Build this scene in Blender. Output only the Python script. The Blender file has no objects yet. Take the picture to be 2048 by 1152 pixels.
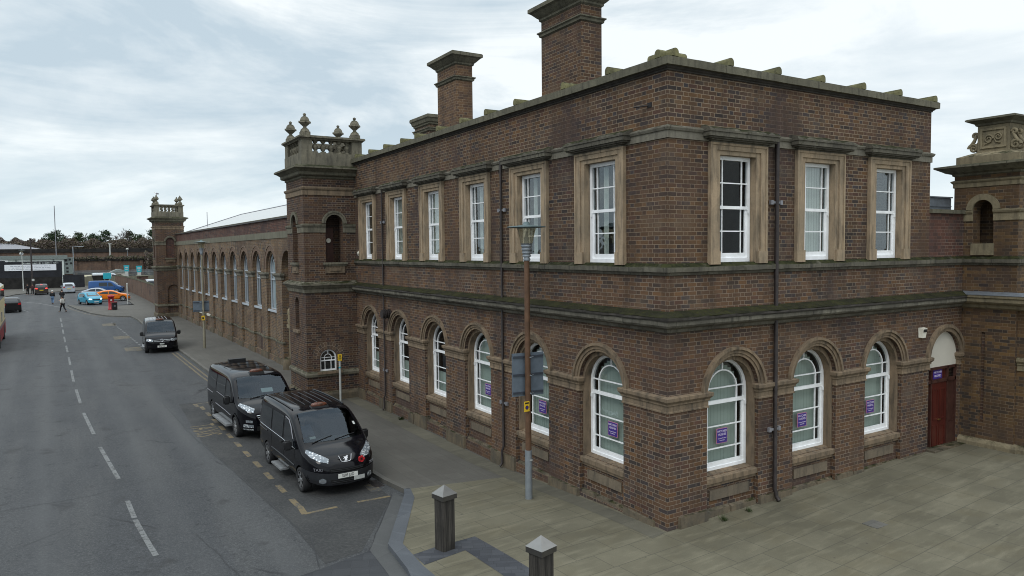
import bpy, bmesh, math, random
from math import sin, cos, pi, sqrt, radians, floor
from mathutils import Vector, Matrix
from mathutils.bvhtree import BVHTree
random.seed(7)
SC = bpy.context.scene
COL = SC.collection

# ------------------------------------------------------------------ materials
class NT:
    def __init__(s, name):
        s.m = bpy.data.materials.new(name); s.m.use_nodes = True
        s.t = s.m.node_tree; s.n = s.t.nodes; s.l = s.t.links
        s.n.clear(); s.out = s.n.new('ShaderNodeOutputMaterial')
    def node(s, typ, **k):
        n = s.n.new('ShaderNode' + typ)
        for a, v in k.items(): setattr(n, a, v)
        return n
    def put(s, sock, v):
        if isinstance(v, bpy.types.NodeSocket): s.l.new(v, sock)
        elif v is not None:
            if hasattr(sock.default_value, '__len__') and not hasattr(v, '__len__'): v = [v] * len(sock.default_value)
            if hasattr(sock.default_value, '__len__') and len(sock.default_value) == 4 and len(v) == 3: v = (*v, 1)
            sock.default_value = v
    def math(s, op, a, b=None, c=None):
        n = s.node('Math', operation=op)
        for i, v in enumerate((a, b, c)):
            if v is not None: s.put(n.inputs[i], v)
        return n.outputs[0]
    def mix(s, f, a, b, mode='MIX'):
        n = s.node('Mix', data_type='RGBA', blend_type=mode)
        s.put(n.inputs[0], f); s.put(n.inputs[6], a); s.put(n.inputs[7], b)
        return n.outputs[2]
    def ramp(s, f, stops, interp='LINEAR'):
        n = s.node('ValToRGB'); cr = n.color_ramp; cr.interpolation = interp
        while len(cr.elements) < len(stops): cr.elements.new(0.5)
        for e, (p, c) in zip(cr.elements, stops):
            e.position = p; e.color = (*c, 1) if hasattr(c, '__len__') else (c, c, c, 1)
        s.put(n.inputs[0], f); return n.outputs[0]
    def rng(s, v, a, b, c=0., d=1.):
        n = s.node('MapRange'); s.put(n.inputs[0], v)
        for i, x in enumerate((a, b, c, d)): s.put(n.inputs[i + 1], x)
        return n.outputs[0]
    def noise(s, vec, scale, detail=4, rough=.55, col=False, dist=0.):
        n = s.node('TexNoise'); s.put(n.inputs['Vector'], vec); n.inputs['Scale'].default_value = scale
        n.inputs['Detail'].default_value = detail; n.inputs['Roughness'].default_value = rough; n.inputs['Distortion'].default_value = dist
        return n.outputs['Color' if col else 'Fac']
    def coord(s, k='Object'): return s.node('TexCoord').outputs[k]
    def pos(s): return s.node('NewGeometry').outputs['Position']
    def scale(s, v, sc):
        n = s.node('Mapping'); s.put(n.inputs['Vector'], v); n.inputs['Scale'].default_value = sc
        return n.outputs[0]
    def bsdf(s, col, rough=.8, metal=0., spec=.3, normal=None, **k):
        b = s.node('BsdfPrincipled'); s.put(b.inputs['Base Color'], col); s.put(b.inputs['Roughness'], rough)
        s.put(b.inputs['Metallic'], metal); s.put(b.inputs['Specular IOR Level'], spec)
        if normal is not None: s.put(b.inputs['Normal'], normal)
        for a, v in k.items(): s.put(b.inputs[a], v)
        s.l.new(b.outputs[0], s.out.inputs[0]); return b
    def schlick(s, r0, k=1., normal=None):
        lw = s.node('LayerWeight'); lw.inputs['Blend'].default_value = .5
        return s.math('MINIMUM', s.math('ADD', r0, s.math('MULTIPLY', s.math('POWER', lw.outputs['Facing'], 5.), k)), 1.)
    def bump(s, h, st=.3, d=.01):
        n = s.node('Bump'); n.inputs['Strength'].default_value = st; n.inputs['Distance'].default_value = d
        s.put(n.inputs['Height'], h); return n.outputs[0]

def simple(name, col, rough=.6, metal=0., spec=.4, var=.18, nscale=6., **k):
    t = NT(name); p = t.coord(); n = t.noise(p, nscale, 5)
    c = t.mix(t.rng(n, .3, .7), tuple(x * (1 - var) for x in col), tuple(min(1, x * (1 + var)) for x in col))
    t.bsdf(c, rough, metal, spec, **k); return t.m

def brick_mat(name, pal, mortar, fade=.35, tone=1., P=.39, H=.0905):
    t = NT(name); uv = t.coord('UV')
    wob = t.noise(uv, 9., 2, .5, True)
    vm = t.node('VectorMath', operation='MULTIPLY_ADD'); t.put(vm.inputs[0], wob); t.put(vm.inputs[1], (.008, .008, 0)); t.put(vm.inputs[2], uv)
    sp = t.node('SeparateXYZ'); t.l.new(vm.outputs[0], sp.inputs[0]); u, v = sp.outputs[0], sp.outputs[1]
    vh = t.math('DIVIDE', v, H); row = t.math('FLOOR', vh); fv = t.math('FRACT', vh)
    off = t.math('MULTIPLY', t.math('MODULO', t.math('ADD', row, 1000.), 2.), .5)
    up = t.math('ADD', t.math('DIVIDE', u, P), off); cell = t.math('FLOOR', up); fu = t.math('FRACT', up)
    hd = t.math('GREATER_THAN', fu, .667)
    d = t.math('MULTIPLY', t.math('MINIMUM', t.math('MINIMUM', fu, t.math('ABSOLUTE', t.math('SUBTRACT', fu, .667))), t.math('SUBTRACT', 1., fu)), P)
    dv = t.math('MULTIPLY', t.math('MINIMUM', fv, t.math('SUBTRACT', 1., fv)), H)
    m = t.math('MINIMUM', d, dv); mort = t.rng(m, .0045, .0095, 1., 0.)
    cv = t.node('CombineXYZ'); t.put(cv.inputs[0], t.math('ADD', t.math('MULTIPLY', cell, 2.), hd)); t.put(cv.inputs[1], row)
    wn = t.node('TexWhiteNoise', noise_dimensions='2D'); t.l.new(cv.outputs[0], wn.inputs['Vector'])
    n = len(pal); stops = [(i / n, c) for i, c in enumerate(pal)]
    bc = t.ramp(wn.outputs['Value'], stops, 'CONSTANT')
    hsv = t.node('HueSaturation'); t.put(hsv.inputs['Value'], 1.); t.put(hsv.inputs['Color'], bc)
    sc = t.node('SeparateColor'); t.l.new(wn.outputs['Color'], sc.inputs[0]); t.put(hsv.inputs['Value'], t.rng(sc.outputs[1], 0, 1, .80, 1.2))
    fine = t.noise(uv, 60., 3); bc = t.mix(t.rng(fine, .3, .7, 0., .35), hsv.outputs[0], (.03, .026, .024))
    big = t.noise(uv, .55, 5, .6); big2 = t.noise(t.scale(uv, (1.6, .25, 1)), 1.1, 4, .6)
    mf = t.math('MULTIPLY', mort, t.rng(big, .38, .62, 1. - fade, 1.))
    c = t.mix(mf, bc, mortar)
    purp = t.math('MULTIPLY', t.rng(t.noise(uv, .38, 5, .65, False, .6), .50, .64), .7); c = t.mix(purp, c, (.050, .038, .040))
    tan = t.math('MULTIPLY', t.rng(t.noise(t.scale(uv, (1, 1.5, 1)), .8, 4, .6), .54, .70), .5); c = t.mix(tan, c, tuple(x * .55 for x in mortar))
    soot = t.math('MULTIPLY', t.rng(big2, .48, .68), .5)
    c = t.mix(soot, c, (.026, .023, .021))
    st = t.noise(t.scale(uv, (3.2, .18, 1)), 1.4, 4, .6); c = t.mix(t.math('MULTIPLY', t.rng(st, .58, .72), .25), c, (.02, .018, .017))
    c = t.mix(t.rng(t.noise(uv, .23, 3), .35, .65, 0., .35), c, tuple(x * 1.25 for x in pal[0]))
    if tone != 1.:
        h2 = t.node('HueSaturation'); h2.inputs['Value'].default_value = tone; t.put(h2.inputs['Color'], c); c = h2.outputs[0]
    t.bsdf(c, .9, 0, .2, t.bump(t.math('SUBTRACT', fine, t.math('MULTIPLY', mort, 1.2)), .5, .006)); return t.m

def stone_mat(name, c0, c1, dirt=.5, moss=0., joint=0.):
    t = NT(name); p = t.coord('UV'); o = t.coord()
    n1 = t.noise(o, 1.3, 6, .65); n2 = t.noise(t.scale(o, (5, 5, .9)), 1.6, 5, .6); n3 = t.noise(o, 22., 4)
    c = t.mix(t.rng(n1, .35, .68), c0, c1)
    c = t.mix(t.math('MULTIPLY', t.rng(n2, .47, .72), dirt), c, (.045, .042, .037))
    c = t.mix(t.rng(n3, .35, .7, 0., .3), c, tuple(x * .55 for x in c0))
    if joint:
        sp = t.node('SeparateXYZ'); t.l.new(p, sp.inputs[0])
        f = t.math('FRACT', t.math('DIVIDE', sp.outputs[0], joint))
        c = t.mix(t.math('LESS_THAN', f, .012 / joint), c, (.03, .028, .025))
        wn = t.node('TexWhiteNoise', noise_dimensions='1D'); t.put(wn.inputs['W'], t.math('FLOOR', t.math('DIVIDE', sp.outputs[0], joint)))
        c = t.mix(t.rng(wn.outputs['Value'], 0, 1, 0, .45), c, tuple(x * .6 for x in c0))
    if moss:
        g = t.node('NewGeometry'); s2 = t.node('SeparateXYZ'); t.l.new(g.outputs['Normal'], s2.inputs[0])
        nm = t.noise(o, 3.2, 6, .7)
        f = t.math('MULTIPLY', t.rng(s2.outputs[2], .35, .75), t.rng(nm, .62 - .45 * moss, .72 - .3 * moss))
        edge = t.math('MULTIPLY', t.rng(t.noise(o, 5., 5, .7), .56, .66), .5 * moss)
        f = t.math('MAXIMUM', f, edge)
        mc = t.mix(t.rng(t.noise(o, 9., 4), .35, .65), (.010, .012, .005), (.036, .038, .012))
        c = t.mix(f, c, mc)
    t.bsdf(c, .92, 0, .2, t.bump(n3, .5, .012)); return t.m

BR = [(.118, .070, .042), (.100, .063, .043), (.138, .082, .045), (.078, .053, .042), (.108, .070, .048), (.160, .092, .046), (.066, .052, .048), (.125, .078, .050), (.034, .033, .037), (.108, .062, .042), (.135, .086, .058)]
MO = (.29, .23, .165)
BR = [(r * .89, g * .845, b * .80) for r, g, b in BR] + [(.088, .046, .036), (.044, .043, .050), (.070, .050, .047)]
M = {}
M['brick'] = brick_mat('brown_brick', BR, MO)
M['brick_lower'] = brick_mat('weathered_brick', [(r * 1.06 + .010, g * 1.0 + .009, b * .94 + .008) for r, g, b in BR], (.27, .22, .17), .5)
M['brick_tower'] = brick_mat('tower_brick', [(r * .88, g * .86, b * .90) for r, g, b in BR], (.26, .21, .16), .5)
M['brick_hall'] = brick_mat('hall_brick', [(r * 1.40 + .026, g * 1.50 + .022, b * 1.40 + .017) for r, g, b in BR], (.36, .30, .22), .5)
M['brick_red'] = brick_mat('red_brick', [(.105, .050, .038), (.125, .058, .042), (.07, .043, .04), (.10, .054, .042), (.042, .036, .038), (.12, .055, .043), (.06, .043, .04)], (.26, .2, .16), .7)
M['brick_chim'] = brick_mat('chimney_brick', [(.15, .088, .05), (.13, .075, .045), (.17, .10, .055), (.10, .06, .045), (.075, .052, .045), (.14, .08, .045)], (.26, .2, .14), .4)
M['brick_gate'] = brick_mat('gate_tower_brick', [(.12, .072, .036), (.10, .062, .036), (.155, .092, .040), (.075, .05, .036), (.045, .038, .034), (.13, .075, .038)], (.21, .16, .11), .8)
M['brick_far'] = brick_mat('viaduct_brick', [(.16, .10, .07), (.18, .108, .07), (.13, .085, .066), (.11, .08, .066)], (.2, .165, .135), .8)
M['stone'] = stone_mat('sandstone', (.255, .188, .125), (.16, .125, .09), .85, 0)
M['stone_band'] = stone_mat('grey_sandstone', (.24, .22, .175), (.15, .14, .115), .6, .45, 1.35)
M['stone_moss'] = stone_mat('mossy_stone', (.165, .152, .118), (.055, .051, .044), 1.0, .9, 1.1)
M['stone_cop'] = stone_mat('coping_stone', (.185, .172, .125), (.105, .10, .075), .8, .75, 1.55)
M['stone_tower'] = stone_mat('tower_stone', (.215, .195, .145), (.12, .112, .088), .8, .5)
M['stone_gate'] = stone_mat('gate_stone', (.27, .225, .145), (.165, .142, .095), .6, .35)
M['plinth'] = stone_mat('plinth_stone', (.175, .138, .092), (.078, .072, .06), .5, .4, .0)
M['concrete'] = stone_mat('stained_concrete', (.215, .205, .155), (.15, .145, .11), .4, .1, 2.4)
M['white'] = simple('white_paint', (.86, .87, .88), .45, var=.10, nscale=4.)
M['grey_frame'] = simple('pale_grey_paint', (.42, .46, .50), .5, var=.06)
M['pipe'] = simple('cast_iron', (.038, .031, .030), .5, .2, var=.3)
M['bracket'] = simple('grey_bracket', (.22, .22, .24), .5, .2)
M['blind'] = None
t = NT('vertical_blind'); u = t.node('SeparateXYZ'); t.l.new(t.coord('UV'), u.inputs[0])
st = t.math('FRACT', t.math('DIVIDE', u.outputs[0], .11))
t.bsdf(t.mix(t.rng(st, 0, .25), (.24, .29, .26), (.40, .46, .41)), .8); M['blind'] = t.m
t = NT('cream_blind'); u = t.node('SeparateXYZ'); t.l.new(t.coord('UV'), u.inputs[0])
st = t.math('FRACT', t.math('DIVIDE', u.outputs[0], .1))
t.bsdf(t.mix(t.rng(st, 0, .3), (.40, .38, .33), (.80, .77, .69)), .8); M['cream'] = t.m
M['curtain'] = simple('white_curtain', (.82, .80, .74), .9, var=.1)
M['dark'] = simple('dark_interior', (.02, .02, .022), .9)
M['room'] = simple('room_wall', (.09, .088, .085), .9)
t = NT('window_glass')
g = t.node('BsdfGlossy'); g.inputs['Roughness'].default_value = .015; g.inputs['Color'].default_value = (.92, .96, 1, 1)
tr = t.node('BsdfTransparent'); tr.inputs['Color'].default_value = (.80, .84, .84, 1)
nb = t.bump(t.noise(t.coord(), 1.9, 3), .16, .03); t.put(g.inputs['Normal'], nb)
mx = t.node('MixShader'); t.put(mx.inputs[0], t.schlick(.085, .9)); t.l.new(tr.outputs[0], mx.inputs[1]); t.l.new(g.outputs[0], mx.inputs[2]); t.l.new(mx.outputs[0], t.out.inputs[0])
M['glass'] = t.m
t = NT('dull_window_glass'); g = t.node('BsdfGlossy'); g.inputs['Roughness'].default_value = .02; tr = t.node('BsdfTransparent'); tr.inputs['Color'].default_value = (.75, .78, .78, 1)
mx = t.node('MixShader'); t.put(mx.inputs[0], t.schlick(.018, .6)); t.l.new(tr.outputs[0], mx.inputs[1]); t.l.new(g.outputs[0], mx.inputs[2]); t.l.new(mx.outputs[0], t.out.inputs[0]); M['glass_dull'] = t.m
M['stone_up'] = stone_mat('pale_sandstone', (.40, .30, .20), (.255, .205, .145), .7, 0)
M['lichen'] = stone_mat('lichen_stone', (.215, .20, .10), (.13, .125, .07), .6, .5)
M['stone_fascia'] = stone_mat('streaked_fascia', (.21, .195, .155), (.07, .065, .055), 1.0, .3, 1.1)
t = NT('moss'); o = t.coord(); n = t.noise(o, 2.2, 6, .7); n2 = t.noise(o, 14., 5, .7)
t.bsdf(t.mix(t.rng(n2, .35, .65), t.mix(t.rng(n, .4, .62), (.016, .018, .009), (.05, .052, .016)), (.03, .028, .02)), .95, 0, .1, t.bump(n2, 1., .03)); M['moss'] = t.m
M['bed'] = simple('sooty_bed_moulding', (.045, .04, .034), .95, var=.4)
M['lead'] = simple('lead_sheet', (.17, .19, .215), .5, .3, var=.2)
M['roof'] = simple('roof_felt', (.06, .058, .055), .9)
M['whiteroof'] = simple('white_roof_sheet', (.47, .48, .475), .6, var=.03)
t = NT('door_wood'); o = t.coord(); n = t.noise(t.scale(o, (9, 9, .7)), 2., 5, .6)
t.bsdf(t.mix(t.rng(n, .3, .7), (.045, .009, .007), (.095, .018, .012)), .35, 0, .5); M['door'] = t.m
M['doordark'] = simple('dark_stained_wood', (.06, .026, .02), .4, var=.3)
M['render'] = simple('cream_render', (.56, .53, .46), .85, var=.06, nscale=1.5)
M['purple'] = simple('notice_purple', (.055, .032, .22), .4, var=.05)
M['pink'] = simple('notice_border', (.52, .22, .32), .5, var=.03)
M['letter'] = simple('notice_letter', (.62, .55, .72), .5, var=.02)
M['black'] = simple('black_plastic', (.012, .012, .013), .45)
M['chrome'] = simple('chrome', (.75, .76, .78), .12, 1., var=.03)
M['brass'] = simple('brass', (.6, .45, .2), .3, 1.)
M['alarm'] = simple('cream_plastic', (.72, .69, .60), .4, var=.04)
M['gravel'] = M['roof']

# ------------------------------------------------------------------ mesh builder
class F:                                     # wall frame: u along the wall, n outward, z up
    def __init__(s, o, u, n): s.o = Vector(o); s.u = Vector(u).normalized(); s.n = Vector(n).normalized()
    def p(s, u, n, z): return s.o + s.u * u + s.n * n + Vector((0, 0, z))

class MB:
    def __init__(s): s.v = []; s.f = []; s.mi = []; s.sm = []; s.mats = []
    def m(s, mat):
        if mat not in s.mats: s.mats.append(mat)
        return s.mats.index(mat)
    def poly(s, pts, mat, smooth=False):
        b = len(s.v); s.v += [tuple(p) for p in pts]; s.f.append(tuple(range(b, b + len(pts)))); s.mi.append(s.m(mat)); s.sm.append(smooth)
    def mesh(s, verts, faces, mat, smooth=False):
        b = len(s.v); s.v += [tuple(p) for p in verts]
        for f in faces: s.f.append(tuple(b + i for i in f)); s.mi.append(s.m(mat)); s.sm.append(smooth)
    def hexa(s, c, mat):                      # 8 corners: bottom ring 0-3, top ring 4-7
        s.mesh(c, [(0, 3, 2, 1), (4, 5, 6, 7), (0, 1, 5, 4), (1, 2, 6, 5), (2, 3, 7, 6), (3, 0, 4, 7)], mat)
    def box(s, a, b, mat):
        x0, y0, z0 = a; x1, y1, z1 = b
        s.hexa([(x0, y0, z0), (x1, y0, z0), (x1, y1, z0), (x0, y1, z0), (x0, y0, z1), (x1, y0, z1), (x1, y1, z1), (x0, y1, z1)], mat)
    def fbox(s, fr, u0, u1, n0, n1, z0, z1, mat):
        s.hexa([fr.p(u0, n0, z0), fr.p(u1, n0, z0), fr.p(u1, n1, z0), fr.p(u0, n1, z0), fr.p(u0, n0, z1), fr.p(u1, n0, z1), fr.p(u1, n1, z1), fr.p(u0, n1, z1)], mat)
    def tube(s, pts, r, mat, seg=8, cap=True, smooth=True):
        pts = [Vector(p) for p in pts]; rs = r if hasattr(r, '__len__') else [r] * len(pts)
        V = []; Fs = []; prev = None
        for i, p in enumerate(pts):
            d = (pts[min(i + 1, len(pts) - 1)] - pts[max(i - 1, 0)]).normalized()
            if prev is None:
                a = d.cross(Vector((0, 0, 1)))
                if a.length < .1: a = d.cross(Vector((1, 0, 0)))
                a.normalize()
            else: a = (prev - d * prev.dot(d)).normalized()
            prev = a; b = d.cross(a)
            V += [p + (a * cos(2 * pi * k / seg) + b * sin(2 * pi * k / seg)) * rs[i] for k in range(seg)]
        for i in range(len(pts) - 1):
            for k in range(seg): Fs.append((i * seg + k, i * seg + (k + 1) % seg, (i + 1) * seg + (k + 1) % seg, (i + 1) * seg + k))
        s.mesh(V, Fs, mat, smooth)
        if cap: s.poly([V[k] for k in range(seg)][::-1], mat); s.poly([V[-seg + k] for k in range(seg)], mat)
    def lathe(s, c, prof, mat, seg=14, smooth=True):
        V = [(c[0] + r * cos(2 * pi * k / seg), c[1] + r * sin(2 * pi * k / seg), c[2] + z) for r, z in prof for k in range(seg)]
        Fs = [(i * seg + k, i * seg + (k + 1) % seg, (i + 1) * seg + (k + 1) % seg, (i + 1) * seg + k) for i in range(len(prof) - 1) for k in range(seg)]
        s.mesh(V, Fs, mat, smooth)
        if prof[0][0] > 1e-4: s.poly(V[:seg][::-1], mat)
        if prof[-1][0] > 1e-4: s.poly(V[-seg:], mat)
    def sweep(s, path, prof, mat, closed=False, caps=True, jag=0.):   # path of (x,y), outward on its right; prof of (n,z)
        n = len(path); P = [Vector((*p, 0)) for p in path]; offs = []
        for i in range(n):
            def nr(a, b): d = (b - a).normalized(); return Vector((d.y, -d.x, 0))
            if closed or 0 < i < n - 1:
                n1 = nr(P[i - 1], P[i]); n2 = nr(P[i], P[(i + 1) % n]); o = n1 + n2; o = o * (2 / o.dot(o)) if o.length > .01 else n1
            else: o = nr(P[0], P[1]) if i == 0 else nr(P[-2], P[-1])
            offs.append(o)
        k = len(prof); V = []; Fs = []
        if jag and not closed:                # subdivide for a worn edge
            P2 = []; O2 = []
            for i in range(n - 1):
                L = (P[i + 1] - P[i]).length; q = max(1, int(L / .28))
                for j in range(q): P2.append(P[i].lerp(P[i + 1], j / q)); O2.append(offs[i] if j == 0 else None)
            P2.append(P[-1]); O2.append(offs[-1]); ii = 0
            for i in range(len(P2)):
                if O2[i] is None: d = (P2[i] - P2[i - 1]).normalized(); O2[i] = Vector((d.y, -d.x, 0))
            P, offs, n = P2, O2, len(P2)
        for i in range(n):
            for (a, z) in prof:
                w = jag if a > .04 else 0
                V.append(P[i] + offs[i] * (a + random.uniform(-w, w * .3)) + Vector((0, 0, z + random.uniform(-w, w) * .6)))
        for i in range(n if closed else n - 1):
            for j in range(k - 1): a = i * k + j; b = ((i + 1) % n) * k + j; Fs.append((a, b, b + 1, a + 1))
        s.mesh(V, Fs, mat)
        if caps and not closed: s.poly(V[:k], mat); s.poly(V[-k:][::-1], mat)
    def build(s, name, parent=None, weld=False, sharp=None):
        me = bpy.data.meshes.new(name); me.from_pydata(s.v, [], s.f)
        for m in s.mats: me.materials.append(m)
        me.polygons.foreach_set('material_index', s.mi); me.polygons.foreach_set('use_smooth', s.sm)
        boxuv(me)
        if weld or sharp:
            bm = bmesh.new(); bm.from_mesh(me); bmesh.ops.remove_doubles(bm, verts=bm.verts, dist=1e-4); bm.to_mesh(me); bm.free()
            if sharp: me.set_sharp_from_angle(angle=radians(sharp))
        o = bpy.data.objects.new(name, me); COL.objects.link(o)
        if parent: o.parent = parent
        return o

def boxuv(me):
    uv = me.uv_layers.new(name='UVMap') if not me.uv_layers else me.uv_layers[0]
    vs = me.vertices
    for p in me.polygons:
        n = p.normal; ax = (abs(n.x), abs(n.y), abs(n.z))
        for li in p.loop_indices:
            c = vs[me.loops[li].vertex_index].co
            uv.data[li].uv = (c.x, c.y) if ax[2] > .7 else ((c.y, c.z) if ax[0] >= ax[1] else (c.x, c.z))

def tag(o, label=None, cat=None, group=None, kind=None):
    if label: o['label'] = label
    if cat: o['category'] = cat
    if group: o['group'] = group
    if kind: o['kind'] = kind
    return o
def thing(name, label, cat, loc=(0, 0, 0), rz=0., group=None):
    o = bpy.data.objects.new(name, None); COL.objects.link(o); o.empty_display_size = .3
    o.location = loc; o.rotation_euler = (0, 0, rz); return tag(o, label, cat, group)
def copy_tree(o, parent=None):
    c = o.copy(); COL.objects.link(c)
    if parent is not None: c.parent = parent
    for ch in o.children: copy_tree(ch, c)
    return c
def txt(body, size, mat, name, parent, mtx, align='CENTER', ext=.003, sx=1., spacing=1.):
    cu = bpy.data.curves.new('tmp', 'FONT'); cu.body = body; cu.size = size; cu.align_x = align; cu.align_y = 'CENTER'; cu.extrude = ext; cu.space_character = spacing
    to = bpy.data.objects.new('tmp', cu); COL.objects.link(to)
    me = bpy.data.meshes.new_from_object(to); bpy.data.objects.remove(to); bpy.data.curves.remove(cu)
    me.transform(mtx @ Matrix.Diagonal((sx, 1, 1, 1))); me.materials.clear(); me.materials.append(mat); me.name = name
    o = bpy.data.objects.new(name, me); COL.objects.link(o)
    if parent: o.parent = parent
    return o
def fmat(fr, u, n, z):                        # matrix: text plane on a wall frame; x along viewer's right, y up, z outward
    zz = fr.n; yy = Vector((0, 0, 1)); xx = yy.cross(zz)
    m = Matrix((xx, yy, zz)).transposed().to_4x4(); m.translation = fr.p(u, n, z); return m

def S(t): t = min(1, max(0, t)); return t * t * (3 - 2 * t)
def gz(x, y): return -.3 * S(y / 8) + .02 * min(60, max(0, x))

# ------------------------------------------------------------------ walls with openings
def arch_pts(c, hw, zs, k=1., n=16): return [(c + hw * cos(pi - pi * i / n), zs + k * hw * sin(pi - pi * i / n)) for i in range(n + 1)]
def wall(mb, fr, u0, u1, z0, z1, ops, mat, n=0., revmat=None):
    """ops: dicts c, hw, zb, and zt (flat head) or zs (arch springing), k, d (reveal depth)"""
    u = u0
    q = lambda a, b, c, d: mb.poly([fr.p(a, n, c), fr.p(b, n, c), fr.p(b, n, d), fr.p(a, n, d)], mat)
    for o in sorted(ops, key=lambda o: o['c']):
        a, b = o['c'] - o['hw'], o['c'] + o['hw']; d = o.get('d', .2); rm = revmat or mat
        if a > u: q(u, a, z0, z1)
        if o['zb'] > z0: q(a, b, z0, o['zb'])
        top = arch_pts(o['c'], o['hw'], o['zs'], o.get('k', 1.)) if 'zs' in o else [(a, o['zt']), (b, o['zt'])]
        for (p, zp), (r, zr) in zip(top, top[1:]):
            mb.poly([fr.p(p, n, zp), fr.p(r, n, zr), fr.p(r, n, z1), fr.p(p, n, z1)], mat)
            mb.poly([fr.p(p, n, zp), fr.p(p, n - d, zp), fr.p(r, n - d, zr), fr.p(r, n, zr)], rm)
        for e in (a, b): zt = top[0][1]; mb.poly([fr.p(e, n, o['zb']), fr.p(e, n - d, o['zb']), fr.p(e, n - d, zt), fr.p(e, n, zt)], rm)
        mb.poly([fr.p(a, n, o['zb']), fr.p(b, n, o['zb']), fr.p(b, n - d, o['zb']), fr.p(a, n - d, o['zb'])], rm)
        u = b
    if u < u1: q(u, u1, z0, z1)

def outline(c, hw, zb, zs=None, zt=None, k=1., n=16):     # closed outline from bottom-left, up, over, down
    return [(c - hw, zb)] + (arch_pts(c, hw, zs, k, n) if zs is not None else [(c - hw, zt), (c + hw, zt)]) + [(c + hw, zb)]
def ring(mb, fr, outer, inner, n0, n1, mat, closed=True):  # frame between two outlines of equal length, from depth n0 to n1 (n1 outer)
    N = len(outer); rng_ = range(N) if closed else range(N - 1)
    for i in rng_:
        j = (i + 1) % N
        for (A, B, na, nb) in ((outer, inner, n1, n1), (inner, inner, n1, n0), (outer, outer, n1, n0), (outer, inner, n0, n0)):
            mb.poly([fr.p(A[i][0], na, A[i][1]), fr.p(A[j][0], na, A[j][1]), fr.p(B[j][0], nb, B[j][1]), fr.p(B[i][0], nb, B[i][1])], mat)
    if not closed:
        for i in (0, N - 1): mb.poly([fr.p(*(outer[i][0], n0, outer[i][1])), fr.p(outer[i][0], n1, outer[i][1]), fr.p(inner[i][0], n1, inner[i][1]), fr.p(inner[i][0], n0, inner[i][1])], mat)
def archring(mb, fr, c, zs, r0, r1, n0, n1, mat, k=1.):
    ring(mb, fr, arch_pts(c, r1, zs, k), arch_pts(c, r0, zs, k), n0, n1, mat, False)
def pane(mb, fr, ol, n, mat): mb.poly([fr.p(u, n, z) for u, z in ol], mat)
# ------------------------------------------------------------------ camera
cam = bpy.data.cameras.new('camera'); co = bpy.data.objects.new('camera', cam); COL.objects.link(co); SC.camera = co
CP = (-10.6292640, -11.1923491, 5.98538347); yaw, pit, rol, foc = 1.02157357, .0526844697, -.0104648195, 1457.72385
fw = Vector((cos(yaw) * cos(pit), sin(yaw) * cos(pit), -sin(pit))); rt = Vector((sin(yaw), -cos(yaw), 0)); up = rt.cross(fw)
r2 = rt * cos(rol) + up * sin(rol); u2 = up * cos(rol) - rt * sin(rol)
mw = Matrix((r2, u2, -fw)).transposed().to_4x4(); mw.translation = CP; co.matrix_world = mw
cam.sensor_width = 36; cam.lens = foc / 2048 * 36; cam.clip_end = 3000; cam.clip_start = .05
SC.render.resolution_x = 1024; SC.render.resolution_y = 576
SC.view_settings.view_transform = 'Standard'; SC.view_settings.look = 'None'; SC.view_settings.exposure = .18; SC.view_settings.gamma = 1.
SC.cycles.use_denoising = True; SC.cycles.filter_width = 1.0
SC.cycles.sample_clamp_indirect = 6.; SC.cycles.max_bounces = 7; SC.cycles.transparent_max_bounces = 12; SC.cycles.caustics_reflective = False; SC.cycles.caustics_refractive = False

# ------------------------------------------------------------------ overcast sky
SUN_EL, SUN_AZ = radians(48), radians(215)      # azimuth measured anticlockwise from +x
W = bpy.data.worlds.new('World'); SC.world = W; W.use_nodes = True
t = W.node_tree; t.nodes.clear(); N = t.nodes.new; L = t.links.new
out = N('ShaderNodeOutputWorld'); bg = N('ShaderNodeBackground'); bg.inputs[1].default_value = .1
sky = N('ShaderNodeTexSky'); sky.sky_type = 'NISHITA'; sky.sun_disc = False; sky.sun_elevation = SUN_EL; sky.sun_rotation = pi / 2 - SUN_AZ
tc = N('ShaderNodeTexCoord'); sp = N('ShaderNodeSeparateXYZ'); L(tc.outputs['Generated'], sp.inputs[0])
def wm(op, a, b=None, c=None):
    n = N('ShaderNodeMath'); n.operation = op
    for i, v in enumerate((a, b, c)):
        if v is None: continue
        if isinstance(v, bpy.types.NodeSocket): L(v, n.inputs[i])
        else: n.inputs[i].default_value = v
    return n.outputs[0]
zz = wm('ADD', wm('MAXIMUM', sp.outputs[2], 0.), .26)
cv = N('ShaderNodeCombineXYZ'); L(wm('DIVIDE', sp.outputs[0], zz), cv.inputs[0]); L(wm('DIVIDE', sp.outputs[1], zz), cv.inputs[1])
def wnoise(scale, det, rough, dist, off):
    mp = N('ShaderNodeMapping'); mp.inputs['Location'].default_value = off; mp.inputs['Scale'].default_value = (1, 1, 1); L(cv.outputs[0], mp.inputs[0])
    n = N('ShaderNodeTexNoise'); n.inputs['Scale'].default_value = scale; n.inputs['Detail'].default_value = det; n.inputs['Roughness'].default_value = rough; n.inputs['Distortion'].default_value = dist
    L(mp.outputs[0], n.inputs['Vector']); return n.outputs['Fac']
def wr(f, stops):
    n = N('ShaderNodeValToRGB')
    while len(n.color_ramp.elements) < len(stops): n.color_ramp.elements.new(.5)
    for e, (p, c) in zip(n.color_ramp.elements, stops): e.position = p; e.color = (*c, 1)
    L(f, n.inputs[0]); return n.outputs[0]
def wmix(f, a, b):
    n = N('ShaderNodeMix'); n.data_type = 'RGBA'
    for s, v in ((n.inputs[0], f), (n.inputs[6], a), (n.inputs[7], b)):
        if isinstance(v, bpy.types.NodeSocket): L(v, s)
        else: s.default_value = v if not hasattr(v, '__len__') else (*v, 1)
    return n.outputs[2]
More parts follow.
